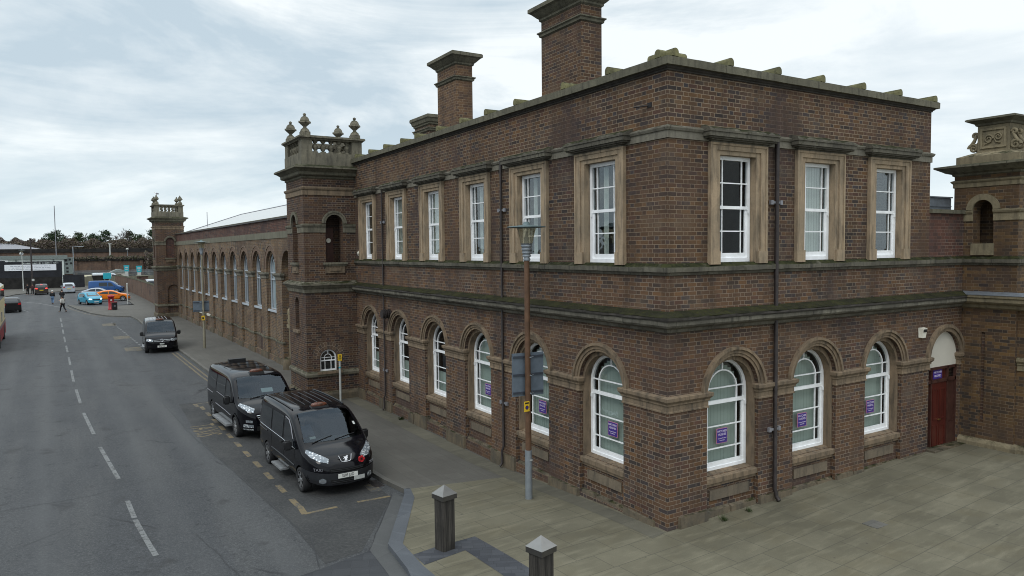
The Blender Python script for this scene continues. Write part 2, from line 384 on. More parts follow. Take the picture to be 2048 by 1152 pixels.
n1 = wnoise(.62, 7, .55, .5, (19.2, 1.9, 0)); n2 = wnoise(2.0, 7, .6, .4, (24.2, 3.9, 0))
mp3 = N('ShaderNodeMapping'); mp3.inputs['Scale'].default_value = (2.2, 2.2, 8.5); mp3.inputs['Location'].default_value = (7.98, 6.1, 2.22); L(tc.outputs['Generated'], mp3.inputs[0]); n3 = N('ShaderNodeTexNoise'); n3.inputs['Scale'].default_value = 1.; n3.inputs['Detail'].default_value = 7; n3.inputs['Roughness'].default_value = .58; n3.inputs['Distortion'].default_value = .7; L(mp3.outputs[0], n3.inputs['Vector'])
# radiance of the cloud deck (x10: the background strength is 0.1)
cl = wmix(wr(wm('ADD', wm('ADD', wm('MULTIPLY', n1, .30), wm('MULTIPLY', n2, .20)), wm('MULTIPLY', n3.outputs['Fac'], .50)), [(.43, (0, 0, 0)), (.495, (.5, .5, .5)), (.545, (1, 1, 1))]), (5.1, 6.15, 6.9), (8.7, 9.2, 9.35))
# the deck thins towards the east, where it is brightest
az = wm('ADD', wm('MULTIPLY', sp.outputs[0], .85), wm('MULTIPLY', sp.outputs[1], -.35))
east = N('ShaderNodeMapRange'); L(az, east.inputs[0]); east.inputs[1].default_value = .15; east.inputs[2].default_value = .95
cl = wmix(wm('MULTIPLY', east.outputs[0], .75), cl, (9.0, 9.5, 9.65))
low = N('ShaderNodeMapRange'); L(sp.outputs[2], low.inputs[0]); low.inputs[1].default_value = .0; low.inputs[2].default_value = .16; low.inputs[3].default_value = 1.; low.inputs[4].default_value = 0.
cl = wmix(wm('MULTIPLY', low.outputs[0], .6), cl, (7.6, 8.7, 9.1))
zen = N('ShaderNodeMapRange'); zen.interpolation_type = 'SMOOTHSTEP'; L(sp.outputs[2], zen.inputs[0]); zen.inputs[1].default_value = .34; zen.inputs[2].default_value = .95; zen.inputs[3].default_value = 1.; zen.inputs[4].default_value = 2.1   # an overcast sky is brightest overhead
vz = N('ShaderNodeVectorMath'); vz.operation = 'SCALE'; L(cl, vz.inputs[0]); L(zen.outputs[0], vz.inputs['Scale'])
fin = wmix(.94, sky.outputs[0], vz.outputs[0])
L(fin, bg.inputs[0]); L(bg.outputs[0], out.inputs[0])
sl = bpy.data.lights.new('sun', 'SUN'); sl.energy = .9; sl.angle = radians(24); sl.color = (1, .96, .9)
so = bpy.data.objects.new('sun', sl); COL.objects.link(so)
d = Vector((cos(SUN_AZ) * cos(SUN_EL), sin(SUN_AZ) * cos(SUN_EL), sin(SUN_EL))); so.rotation_euler = d.to_track_quat('Z', 'Y').to_euler(); so.location = d * 60
# ------------------------------------------------------------------ the corner office building
FL = F((0, 0, 0), (0, 1, 0), (-1, 0, 0)); FR = F((0, 0, 0), (1, 0, 0), (0, -1, 0))
LEN, WID, WT = 18.95, 9.754, 11.55
office = thing('station_building', 'two-storey brown brick corner building with white sash windows and a purple-signed red door', 'building')
LC = [2.235, 5.22, 8.25, 11.25, 14.31, 17.30]; RC = [1.995, 4.86, 7.72]
UC = [2.20, 5.22, 8.23, 11.27, 14.34, 17.41]; UR = [2.07, 4.925, 7.775]
DOOR = 10.66
low = lambda c: dict(c=c, hw=.825, zb=.0, zs=2.75, d=.12)
upo = lambda c: dict(c=c, hw=.62, zb=5.6, zt=8.02, d=.30)
mb = MB()
wall(mb, FL, 0, LEN, -.6, 4.5, [low(c) for c in LC], M['brick_lower'])
wall(mb, FR, 0, WT + .15, -.6, 4.5, [low(c) for c in RC] + [dict(c=DOOR, hw=.79, zb=.0, zs=2.75, d=.14)], M['brick_lower'])
wall(mb, FL, 0, LEN, 4.5, 5.6, [], M['brick_lower']); wall(mb, FR, 0, WT + .15, 4.5, 5.6, [], M['brick_lower'])
wall(mb, FL, 0, LEN, 5.6, 9.72, [upo(c) for c in UC], M['brick']); wall(mb, FR, 0, WID, 5.6, 9.72, [upo(c) for c in UR], M['brick'])
# recessed infill behind the arched bays
def bay_back(fr, c):
    wall(mb, fr, c - .83, c + .83, -.6, 3.7, [dict(c=c, hw=.76, zb=.93, zs=2.72, d=.20)], M['brick_lower'], n=-.12, revmat=M['stone'])
for c in LC: bay_back(FL, c)
for c in RC: bay_back(FR, c)
# far sides of the building
mb.box((WID - .3, .3, 5.0), (WID, LEN, 9.72), M['brick']); mb.box((WT, .28, -.6), (WT + .14, 9, 5.6), M['brick_lower']); mb.box((.3, LEN - .3, -.6), (WID, LEN, 9.72), M['brick'])
mb.build('wall', office)
mb = MB(); mb.box((.31, .31, 5.0), (WID - .31, LEN - .31, 5.2), M['room']); mb.box((.31, .31, -.6), (WT - .02, LEN - .31, .2), M['room']); mb.build('floor', office)
mb = MB(); mb.box((.02, .02, 9.35), (WID - .02, LEN - .02, 9.55), M['roof']); mb.build('roof', office)
mb = MB()                                      # partitions, so that rooms stay dark
for y in (3.7, 6.7, 9.75, 12.8, 15.85): mb.box((.4, y - .06, .2), (5.6, y + .06, 9.3), M['room'])
mb.box((5.6, .4, .2), (5.75, LEN - .4, 9.3), M['room'])
for x in (3.5, 6.35): mb.box((x - .06, .4, .2), (x + .06, 3.6, 9.3), M['room'])
mb.build('partition', office)
# link block beyond the upper storey
mb = MB(); wall(mb, FR, WID, WT + .12, 5.6, 6.87, [], M['brick_red']); mb.box((WID + .01, .02, 6.5), (WT + .14, 5.0, 6.84), M['roof']); mb.build('link_wall', office)
mb = MB(); mb.box((WID + .004, -.08, 6.872), (WT + .1, .3, 6.98), M['stone_cop']); mb.build('link_coping', office)
mb = MB(); mb.box((WID + .02, .34, 6.86), (11.50, 1.9, 7.34), M['lead']); mb.box((WID + .02, .32, 7.09), (11.5, .339, 7.11), M['lead'])
mb.hexa([(WID + .02, .3, 7.345), (11.52, .3, 7.345), (11.52, 2.2, 7.345), (WID + .02, 2.2, 7.345), (WID + .02, .3, 7.38), (11.52, .3, 7.38), (11.52, 2.2, 7.5), (WID + .02, 2.2, 7.5)], M['lead'])
mb.build('lead_gutter_box', office)
# string courses
PTH = [(0, LEN), (0, 0), (WT, 0)]
mb = MB(); mb.sweep(PTH, [(0, 4.20), (.07, 4.23), (.09, 4.29), (.23, 4.345), (.265, 4.385), (.265, 4.485)], M['stone_fascia'], jag=.010); mb.sweep(PTH, [(.24, 4.470), (.285, 4.475), (.30, 4.50), (.30, 4.555)], M['bed'], jag=.012); mb.sweep(PTH, [(.285, 4.53), (.31, 4.555), (.29, 4.575), (0, 4.66)], M['moss'], jag=.014); mb.build('lower_cornice', office)
mb = MB(); mb.sweep(PTH, [(0, 5.40), (.035, 5.41), (.055, 5.465), (.10, 5.48), (.10, 5.575), (.085, 5.59), (0, 5.66)], M['stone_moss'], jag=.008); mb.build('sill_course', office)
P2 = [(0, LEN), (0, 0), (WID, 0), (WID, 12)]
mb = MB(); mb.sweep(P2, [(0, 8.25), (.035, 8.25), (.035, 8.40), (.06, 8.41), (.085, 8.46), (.085, 8.485), (0, 8.52)], M['stone_band']); mb.build('head_course', office)
mb = MB(); mb.sweep(P2, [(0, 9.70), (.15, 9.705), (.155, 9.86), (.12, 9.88), (-.42, 9.91), (-.42, 9.7)], M['stone_cop'], jag=.005); mb.build('parapet_coping', office)
mb = MB(); mb.sweep(P2, [(0, 9.615), (.025, 9.62), (.025, 9.65), (.055, 9.665), (.08, 9.699), (0, 9.70)], M['bed']); mb.build('coping_bed', office)
# coping saddles: half-round stones lying across the coping
def saddle(x, y, along_x, back=.78):
    b = MB(); r = .088; seg = 8; z0 = 9.885
    prof = [(-r, z0)] + [(-r * cos(pi * k / seg), z0 + .075 + r * sin(pi * k / seg)) for k in range(seg + 1)] + [(r, z0)]
    a = [(-.13, p, z) if along_x else (p, -.13, z) for p, z in prof]; c = [(back, p, z) if along_x else (p, back, z) for p, z in prof]
    n = len(prof); b.mesh([(x + v[0], y + v[1], v[2]) for v in a + c], [(i, i + 1, n + i + 1, n + i) for i in range(n - 1)], M['lichen'])
    b.poly([(x + v[0], y + v[1], v[2]) for v in a], M['lichen']); b.poly([(x + v[0], y + v[1], v[2]) for v in c], M['lichen'])
    b.build('coping_saddle', office)
for y in (.16, 1.78, 3.5, 5.72, 7.34, 8.9, 10.55, 12.28, 13.55, 15.2, 16.8, 18.4): saddle(0, y, True, .62 if y < .2 else .78)
for x in (.10, 1.72, 3.28, 4.86, 6.48, 8.06, 9.72): saddle(x, 0, False, .62 if x < .2 else .78)
# stone plinth in rough blocks
def plinth(fr, u0, u1, zt, ops, base):
    u = u0; k = 0
    while u < u1 - .05:
        w = min(random.uniform(.7, 1.5), u1 - u); inb = any(abs(u + w / 2 - o) < .55 for o in ops)
        for o in ops:                          # break blocks at the bay edges
            for e in (o - .825, o + .825):
                if u + .12 < e < u + w: w = e - u
        inb = any(abs(u + w / 2 - o) < .825 for o in ops); top = zt - (.05 if inb else 0) + random.uniform(-.03, .03); n1 = (.0 if inb else .085) + random.uniform(-.012, .012)
        b0 = base(u + w / 2) - .3; s = .03
        C = [fr.p(u, -.11, b0), fr.p(u + w - .012, -.11, b0), fr.p(u + w - .012, n1, b0), fr.p(u, n1, b0), fr.p(u, -.11, top), fr.p(u + w - .012, -.11, top), fr.p(u + w - .012 - s, n1 - s, top - random.uniform(.0, .05)), fr.p(u + s, n1 - s, top - random.uniform(0, .05))]
        mp.hexa(C, M['plinth']); u += w
mp = MB(); plinth(FL, .35, LEN, .12, LC, lambda u: gz(0, u)); mp.build('plinth', office)
mp = MB(); plinth(FR, .3, 9.85, .24, RC, lambda u: gz(u, 0)); mp.build('plinth', office)
# impost band round the piers between the arches
IMP = [(0, 2.50), (.03, 2.51), (.03, 2.54), (.018, 2.55), (.018, 2.66), (.045, 2.675), (.045, 2.71), (.095, 2.77), (.10, 2.84), (.085, 2.85), (0, 2.87)]
def imp(path): m_ = MB(); m_.sweep(path, IMP, M['stone']); m_.build('impost_course', office)
R_ = .825
for a, b in zip(LC, LC[1:]): imp([(.11, b - R_), (0, b - R_), (0, a + R_), (.11, a + R_)])
imp([(0, LEN), (0, LC[-1] + R_), (.11, LC[-1] + R_)])
imp([(.11, LC[0] - R_), (0, LC[0] - R_), (0, 0), (RC[0] - R_, 0), (RC[0] - R_, .11)])
for a, b in zip(RC, RC[1:] + [DOOR]): imp([(a + R_, .11), (a + R_, 0), (b - (R_ if b != DOOR else .79), 0), (b - (R_ if b != DOOR else .79), .11)])
imp([(DOOR + .79, .11), (DOOR + .79, 0), (WT, 0)])

M['stone_pan'] = stone_mat('apron_stone', (.20, .16, .115), (.13, .11, .085), .6, 0)
def arch_window(fr, c, blind, name='window'):
    mbg = MB(); ol = outline(c, .70, 1.05, 2.72); pane(mbg, fr, ol, -.352, M['glass']); w = mbg.build(name, office)
    b = MB()                                   # white box frame, sashes and glazing bars
    ring(b, fr, outline(c, .758, .95, 2.72), outline(c, .685, 1.03, 2.72), -.36, -.30, M['white'])
    b.fbox(fr, c - .685, c + .685, -.37, -.32, 1.03, 1.13, M['white'])
    b.fbox(fr, c - .685, c + .685, -.362, -.306, 2.455, 2.535, M['white'])
    for e in (-1, 1):
        b.fbox(fr, c + e * .66 - .03, c + e * .66 + .03, -.368, -.325, 1.13, 2.455, M['white'])
        b.fbox(fr, c + e * .47 - .016, c + e * .47 + .016, -.366, -.335, 1.13, 2.455, M['white'])
        b.fbox(fr, c + e * .47 - .015, c + e * .47 + .015, -.352, -.318, 2.535, 2.74, M['white'])
        b.fbox(fr, c + e * .70 - .03, c + e * .70 + .03, -.30, -.27, 2.36, 2.45, M['white'])
    for z in (1.43, 1.94): b.fbox(fr, c - .63, c + .63, -.364, -.337, z - .014, z + .014, M['white'])
    b.fbox(fr, c - .69, c + .69, -.351, -.319, 2.80, 2.828, M['white'])
    archring(b, fr, c, 2.74, .455, .487, -.352, -.318, M['white'])
    b.fbox(fr, c - .014, c + .014, -.350, -.320, 3.21, 3.41, M['white'])
    b.build('sash_frame', w)
    b = MB()
    if blind == 'blind':                        # slats hang a little differently in every window
        n_ = 12; w_ = 1.32 / n_; tw = random.uniform(.1, .5)
        for k in range(n_):
            u = c - .69 + w_ * (k + .5); a = tw + random.uniform(-.12, .12); du, dn = w_ * .54 * cos(a), w_ * .54 * sin(a); zt = 2.68 + sqrt(max(0, .66 ** 2 - (u - c + .03) ** 2))
            b.poly([fr.p(u - du, -.47 - dn, 1.02), fr.p(u + du, -.47 + dn, 1.02), fr.p(u + du, -.47 + dn, zt), fr.p(u - du, -.47 - dn, zt)], M['blind'])
        b.fbox(fr, c - .69, c + .66, -.62, -.60, 1.0, 3.3, M['room'])
    if blind == 'blind': b.build('vertical_blind', w)
    elif blind == 'half':
        b.fbox(fr, c - .7, c + .7, -.50, -.47, 1.0, 1.75, M['blind']); b.build('half_screen', w)
    b = MB(); archring(b, fr, c, 2.75, .825, .89, -.015, .015, M['stone']); archring(b, fr, c, 2.75, .89, .97, -.015, .04, M['stone']); archring(b, fr, c, 2.75, .97, 1.035, -.015, .085, M['stone'])
    b.build('archivolt', w)
    b = MB(); ring(b, fr, outline(c, .826, .93, 2.75)[1:-1], outline(c, .752, .93, 2.72)[1:-1], -.16, -.10, M['stone'], False)
    for e in (-1, 1): b.fbox(fr, c + e * .789 - .037, c + e * .789 + .037, -.16, -.10, .93, 2.74, M['stone'])
    b.build('stone_jamb', w)
    b = MB(); C = [fr.p(c - .823, -.34, .72), fr.p(c + .823, -.34, .72), fr.p(c + .823, -.015, .78), fr.p(c - .823, -.015, .78), fr.p(c - .823, -.34, .97), fr.p(c + .823, -.34, .97), fr.p(c + .823, -.01, .89), fr.p(c - .823, -.01, .89)]
    b.hexa(C, M['stone']); b.fbox(fr, c - .823, c + .823, -.119, -.06, .70, .775, M['stone']); b.build('sill', w)
    b = MB(); b.fbox(fr, c - .64, c + .64, -.13, -.085, .37, .60, M['stone_pan']); b.build('apron_panel', w)
    return w
for i, c in enumerate(LC): arch_window(FL, c, 'blind' if i < 3 else 'half')
for c in RC: arch_window(FR, c, 'blind')

def sash_window(fr, c, kind):
    g = MB(); g.fbox(fr, c - .50, c + .50, -.172, -.168, 5.76, 7.92, M['glass_dull' if kind == 'clear' else 'glass']); w = g.build('window', office)
    b = MB(); ring(b, fr, outline(c, .56, 5.66, zt=7.985), outline(c, .475, 5.75, zt=7.90), -.19, -.12, M['white'])
    b.fbox(fr, c - .475, c + .475, -.182, -.125, 6.83, 6.90, M['white']); b.fbox(fr, c - .475, c + .475, -.19, -.15, 5.75, 5.86, M['white'])
    for e in (-1, 1):
        b.fbox(fr, c + e * .445 - .03, c + e * .445 + .03, -.188, -.145, 5.86, 6.83, M['white'])
        b.fbox(fr, c + e * .30 - .014, c + e * .30 + .014, -.185, -.155, 5.86, 6.83, M['white'])
        b.fbox(fr, c + e * .31 - .014, c + e * .31 + .014, -.175, -.14, 6.90, 7.90, M['white'])
        b.fbox(fr, c + e * .49 - .025, c + e * .49 + .025, -.12, -.095, 6.74, 6.83, M['white'])
    b.fbox(fr, c - .42, c + .42, -.183, -.157, 6.33, 6.356, M['white']); b.fbox(fr, c - .475, c + .475, -.173, -.142, 7.39, 7.416, M['white'])
    b.build('sash_frame', w)
    b = MB()
    if kind == 'curtain':
        for a0, a1, dd in ((-.46, -.24, -.27), (.06, .22, -.29)):
            N_ = 14; V = [fr.p(c + a0 + (a1 - a0) * k / N_, dd + .02 * sin(k * 2.3), z) for k in range(N_ + 1) for z in (5.7, 7.95)]
            b.mesh(V, [(2 * k, 2 * k + 2, 2 * k + 3, 2 * k + 1) for k in range(N_)], M['curtain'], True)
        b.build('curtain', w)
    elif kind == 'blind': b.fbox(fr, c - .5, c + .5, -.29, -.27, 5.7, 7.95, M['cream']); b.build('vertical_blind', w)
    elif kind == 'shade': b.fbox(fr, c - .12, c + .5, -.29, -.27, 5.7, 7.95, M['cream']); b.build('vertical_blind', w)
    b = MB(); o1, o2, o3 = outline(c, .885, 5.62, zt=8.215), outline(c, .70, 5.62, zt=8.08), outline(c, .575, 5.62, zt=7.985)
    ring(b, fr, o1, o2, -.02, .075, M['stone_up'], False); ring(b, fr, outline(c, .72, 5.62, zt=8.10), o3, -.135, .04, M['stone_up'], False)
    ring(b, fr, outline(c, .905, 5.62, zt=8.235), outline(c, .85, 5.62, zt=8.185), -.01, .095, M['stone_up'], False)
    for e in (-1, 1): b.fbox(fr, c + e * .76 - .15, c + e * .76 + .15, -.01, .10, 5.62, 5.90, M['stone_up'])
    b.build('stone_surround', w)
    b = MB(); C = lambda a, n0, n1, z0, z1: b.fbox(fr, c - a, c + a, n0, n1, z0, z1, M['stone_moss'])
    C(.90, -.01, .10, 8.236, 8.27); C(.96, -.01, .16, 8.271, 8.30); C(1.06, -.01, .215, 8.301, 8.335); C(1.10, -.01, .255, 8.336, 8.43)
    C(1.12, -.01, .275, 8.431, 8.47)
    N_ = 16; V = []
    for k in range(N_ + 1):
        u = c - 1.12 + 2.24 * k / N_
        V += [fr.p(u, .27 + random.uniform(-.02, .008), 8.471), fr.p(u, .24 + random.uniform(-.02, .02), 8.50 + random.uniform(-.012, .025)), fr.p(u, 0, 8.58 + random.uniform(-.01, .02))]
    b.mesh(V, [(3 * k + j, 3 * k + 3 + j, 3 * k + 4 + j, 3 * k + 1 + j) for k in range(N_) for j in range(2)], M['stone_moss'])
    for k, e in ((0, -1), (N_, 1)): q = fr.p(c + e * 1.12, 0, 8.465); b.poly([V[3 * k], V[3 * k + 1], V[3 * k + 2], q], M['stone_moss'])
    b.build('hood_cornice', w)
for c, k in zip(UC, ('curtain', 'curtain', 'curtain', 'shade', 'shade', 'none')): sash_window(FL, c, k)
for c, k in zip(UR, ('clear', 'blind', 'none')): sash_window(FR, c, k)

# door in the link
b = MB(); b.fbox(FR, DOOR - .50, DOOR + .30, -.13, -.085, .10, 2.06, M['door'])
for z0, z1 in ((.25, .85), (1.0, 1.9)):
    for a0, a1 in ((-.42, -.14), (-.06, .22)): ring(b, FR, [(DOOR + a0, z0), (DOOR + a0, z1), (DOOR + a1, z1), (DOOR + a1, z0)], [(DOOR + a0 + .04, z0 + .04), (DOOR + a0 + .04, z1 - .04), (DOOR + a1 - .04, z1 - .04), (DOOR + a1 - .04, z0 + .04)], -.086, -.07, M['door'])
dr = b.build('door', office)
b = MB(); b.box((DOOR - .15, .045, .98), (DOOR - .03, .075, 1.02), M['brass']); b.tube([(DOOR - .13, .09, 1.0), (DOOR - .13, .03, 1.0)], .02, M['brass']); b.build('handle', dr)
b = MB()
for a0, a1, z0, z1 in ((-.79, -.52, .1, .16), (-.79, .79, 2.44, 2.52), (-.79, .79, 2.07, 2.16), (-.53, -.50, .1, 2.5), (.30, .36, .1, 2.5), (-.79, -.72, .1, 2.5), (.72, .79, .1, 2.5), (.36, .72, .1, .85)): b.fbox(FR, DOOR + a0, DOOR + a1, -.139, -.06, z0 + .001, z1, M['doordark'])
b.fbox(FR, DOOR + .36, DOOR + .72, -.138, -.10, .86, 2.07, M['doordark']); b.build('door_frame', dr)
b = MB(); b.fbox(FR, DOOR - .50, DOOR + .30, -.137, -.12, 2.16, 2.44, M['door']); b.fbox(FR, DOOR + .36, DOOR + .72, -.137, -.12, 2.16, 2.44, M['glass']); b.build('transom', dr)
b = MB(); pane(b, FR, outline(DOOR, .79, 2.52, 2.75), -.08, M['render']); b.fbox(FR, DOOR - .79, DOOR + .79, -.1, -.078, 2.522, 2.54, M['render']); b.build('tympanum', office)
b = MB(); archring(b, FR, DOOR, 2.75, .79, .93, -.015, .055, M['stone']); archring(b, FR, DOOR, 2.75, .90, .99, -.015, .095, M['stone']); b.build('archivolt', office)
b = MB(); b.box((DOOR - .85, -.25, .0), (DOOR + .9, .14, gz(DOOR, 0) + .03), M['plinth']); b.build('doorstep', office)

# downpipes
def downpipe(pts, r, bz, fr, u):
    b = MB(); b.tube(pts, r, M['pipe'], 8); o = b.build('downpipe', office)
    for z in bz:
        k = MB(); k.fbox(fr, u - .16, u + .16, .03, .075, z - .025, z + .025, M['bracket']); k.fbox(fr, u - .2, u - .12, .02, .08, z - .05, z + .05, M['bracket']); k.fbox(fr, u + .12, u + .2, .02, .08, z - .05, z + .05, M['bracket'])
        k.build('pipe_bracket', o)
def pipe_path(fr, u, top, g):
    return [fr.p(u, .075, top), fr.p(u, .075, .35), fr.p(u, .13, .22), fr.p(u, .13, g + .12), fr.p(u, .21, g + .04)]
downpipe(pipe_path(FR, 3.31, 8.55, .05), .048, (7.0, 1.75), FR, 3.31)
downpipe(pipe_path(FL, 6.60, 8.5, -.26), .037, (7.1, 1.6), FL, 6.60)
downpipe(pipe_path(FL, 15.68, 8.45, -.3), .034, (7.1, 1.3), FL, 15.68)
# round vent cowls, broken bracket, junction box
for (y, z, r) in ((15.19, 3.56, .19),):
    b = MB()
    for k, rr in enumerate((r, r * .92, r, r * .85)): b.tube([(-.02 - .09 * k, y, z), (-.085 - .09 * k, y, z)], rr, M['pipe'], 16)
    b.tube([(0, y, z), (-.3, y, z)], r * .7, M['pipe'], 12); b.build('vent_cowl', office)
b = MB(); b.tube([(.02, .55, 9.0), (-.26, .75, 8.96)], .018, M['pipe'], 6); b.box((-.012, .47, 8.95), (-.002, .60, 9.05), M['dark']); b.build('broken_bracket', office)

# chimneys
def chimney(x, y, w, l, zt, band, z0=9.5, ov=1.):
    b = MB(); b.box((x, y, z0), (x + w, y + l, zt), M['brick_chim' if zt > 12.72 or z0 < 9 else 'brick']); c = b.build('chimney', office)
    P = [(x, y + l), (x, y), (x + w, y), (x + w, y + l)]
    b = MB(); b.sweep(P, [(0, band), (.05, band + .03), (.06, band + .09), (.10, band + .12), (.10, band + .15), (0, band + .18)], M['stone_cop'], True); b.build('chimney_band', c)
    b = MB(); b.sweep(P, [(0, zt - .12), (.05, zt - .08), (.05, zt - .03), (.10, zt + .01), (.22 * ov, zt + .13), (.29 * ov, zt + .17), (.29 * ov, zt + .27), (.25 * ov, zt + .30), (-.2, zt + .34), (-.2, zt)], M['stone_cop'], True)
    b.box((x + .1, y + .1, zt), (x + w - .1, y + l - .1, zt + .33), M['pipe']); b.build('chimney_cap', c)
chimney(1.5, 4.9, .70, 1.93, 12.72, 12.15); chimney(1.5, 12.32, .67, 1.5, 12.725, 12.06); chimney(2.6, 16.9, .7, 1.5, 11.38, 11.0, 9.5, .62)

# notices stuck on the window glass
def notice(fr, u, z, label, w=.35, h=.345):
    o = MB(); o.fbox(fr, u - w / 2, u + w / 2, -.348, -.335, z - h / 2, z + h / 2, M['pink']); o.fbox(fr, u - w / 2 + .012, u + w / 2 - .012, -.336, -.333, z - h / 2 + .012, z + h / 2 - .012, M['purple'])
    ob = tag(o.build('window_notice'), label, 'sign', 'purple notices in the ground-floor windows')
    s = w / .35
    for body, sz, dz in (('HATCHER', .072, .10), ('HUGHES', .072, .025), ('Chartered Certified', .036, -.06), ('Accountants', .036, -.105)):
        txt(body, sz * s, M['letter'], 'lettering', ob, fmat(fr, u, -.331, z + dz * s), sx=.94 if sz > .05 else .9)
notice(FL, 2.2, 1.69, 'purple HATCHER HUGHES notice in the arched window nearest the corner on the street side')
notice(FL, 5.19, 1.69, 'purple HATCHER HUGHES notice in the arched window behind the brown lamp post')
notice(FL, 8.19, 1.69, 'purple HATCHER HUGHES notice in the arched window left of the lamp post')
notice(FR, 2.0, 1.70, 'purple HATCHER HUGHES notice in the plaza window nearest the building corner')
notice(FR, 4.83, 1.69, 'purple HATCHER HUGHES notice in the middle arched window of the plaza front')
notice(FR, 7.67, 1.68, 'purple HATCHER HUGHES notice in the arched window nearest the red door')
ds = MB(); ds.fbox(FR, DOOR - .36, DOOR + .10, -.118, -.105, 2.17, 2.43, M['purple']); ob = tag(ds.build('door_notice'), 'purple HATCHER HUGHES board over the dark red door', 'sign')
for body, dz in (('HATCHER', .055), ('HUGHES', -.05)): txt(body, .09, M['letter'], 'lettering', ob, fmat(FR, DOOR - .13, -.103, 2.30 + dz), sx=1.)
ab = MB(); C = [FR.p(9.32, .005, 3.45), FR.p(9.56, .005, 3.45), FR.p(9.52, .09, 3.44), FR.p(9.36, .09, 3.44), FR.p(9.30, .005, 3.72), FR.p(9.58, .005, 3.72), FR.p(9.55, .12, 3.70), FR.p(9.33, .12, 3.70)]
ab.hexa(C, M['alarm']); ob = tag(ab.build('alarm_box'), 'cream burglar alarm bell box on the brick wall left of the white arch', 'alarm')
b = MB(); b.hexa([FR.p(9.36, .121, 3.60), FR.p(9.52, .121, 3.60), FR.p(9.52, .125, 3.60), FR.p(9.36, .125, 3.60), FR.p(9.36, .125, 3.68), FR.p(9.52, .125, 3.68), FR.p(9.52, .130, 3.68), FR.p(9.36, .130, 3.68)], M['black']); b.build('solar_panel', ob)
b = MB(); b.fbox(FL, 18.28, 18.46, .002, .09, 5.80, 6.0, M['alarm']); b.tube([FL.p(18.37, .09, 5.9), FL.p(18.37, .14, 5.88)], .05, M['alarm'], 10); tag(b.build('alarm_box'), 'small yellowed alarm box beside the last upper window next to the tower', 'alarm')
# ------------------------------------------------------------------ stone trimmed towers
def baluster(b, p, h, mat):
    pr = [(.12, 0), (.12, .06), (.06, .075), (.05, .11), (.125, .22), (.125, .27), (.055, .36), (.05, .39), (.10, .41), (.10, .43), (.06, .45), (.12, .455), (.12, .5)]
    b.lathe(p, [(r, z * h / .5) for r, z in pr], mat, 10)
def urn_bm(b, p, s=1.):
    x, y, z = p; m = M['stone_tower']
    b.box((x - .21 * s, y - .21 * s, z), (x + .21 * s, y + .21 * s, z + .16 * s), m)
    b.lathe((x, y, z + .16 * s), [(.23 * s, 0), (.2 * s, .10 * s), (.10 * s, .19 * s), (.07 * s, .24 * s), (.12 * s, .29 * s), (.22 * s, .38 * s), (.255 * s, .425 * s)], m, 14)
    b.lathe((x, y, z + .585 * s), [(.27 * s, 0), (.27 * s, .075 * s), (.225 * s, .085 * s), (.22 * s, .14 * s), (.19 * s, .22 * s), (.13 * s, .29 * s), (.055 * s, .325 * s), (.04 * s, .335 * s), (.07 * s, .36 * s), (.08 * s, .40 * s), (.07 * s, .44 * s), (0, .475 * s)], m, 14)
    for k in range(4):
        a = k * pi / 2; b.tube([(x + .2 * s * cos(a), y + .2 * s * sin(a), z + .62 * s), (x + .29 * s * cos(a), y + .29 * s * sin(a), z + .625 * s)], .05 * s, m, 6)
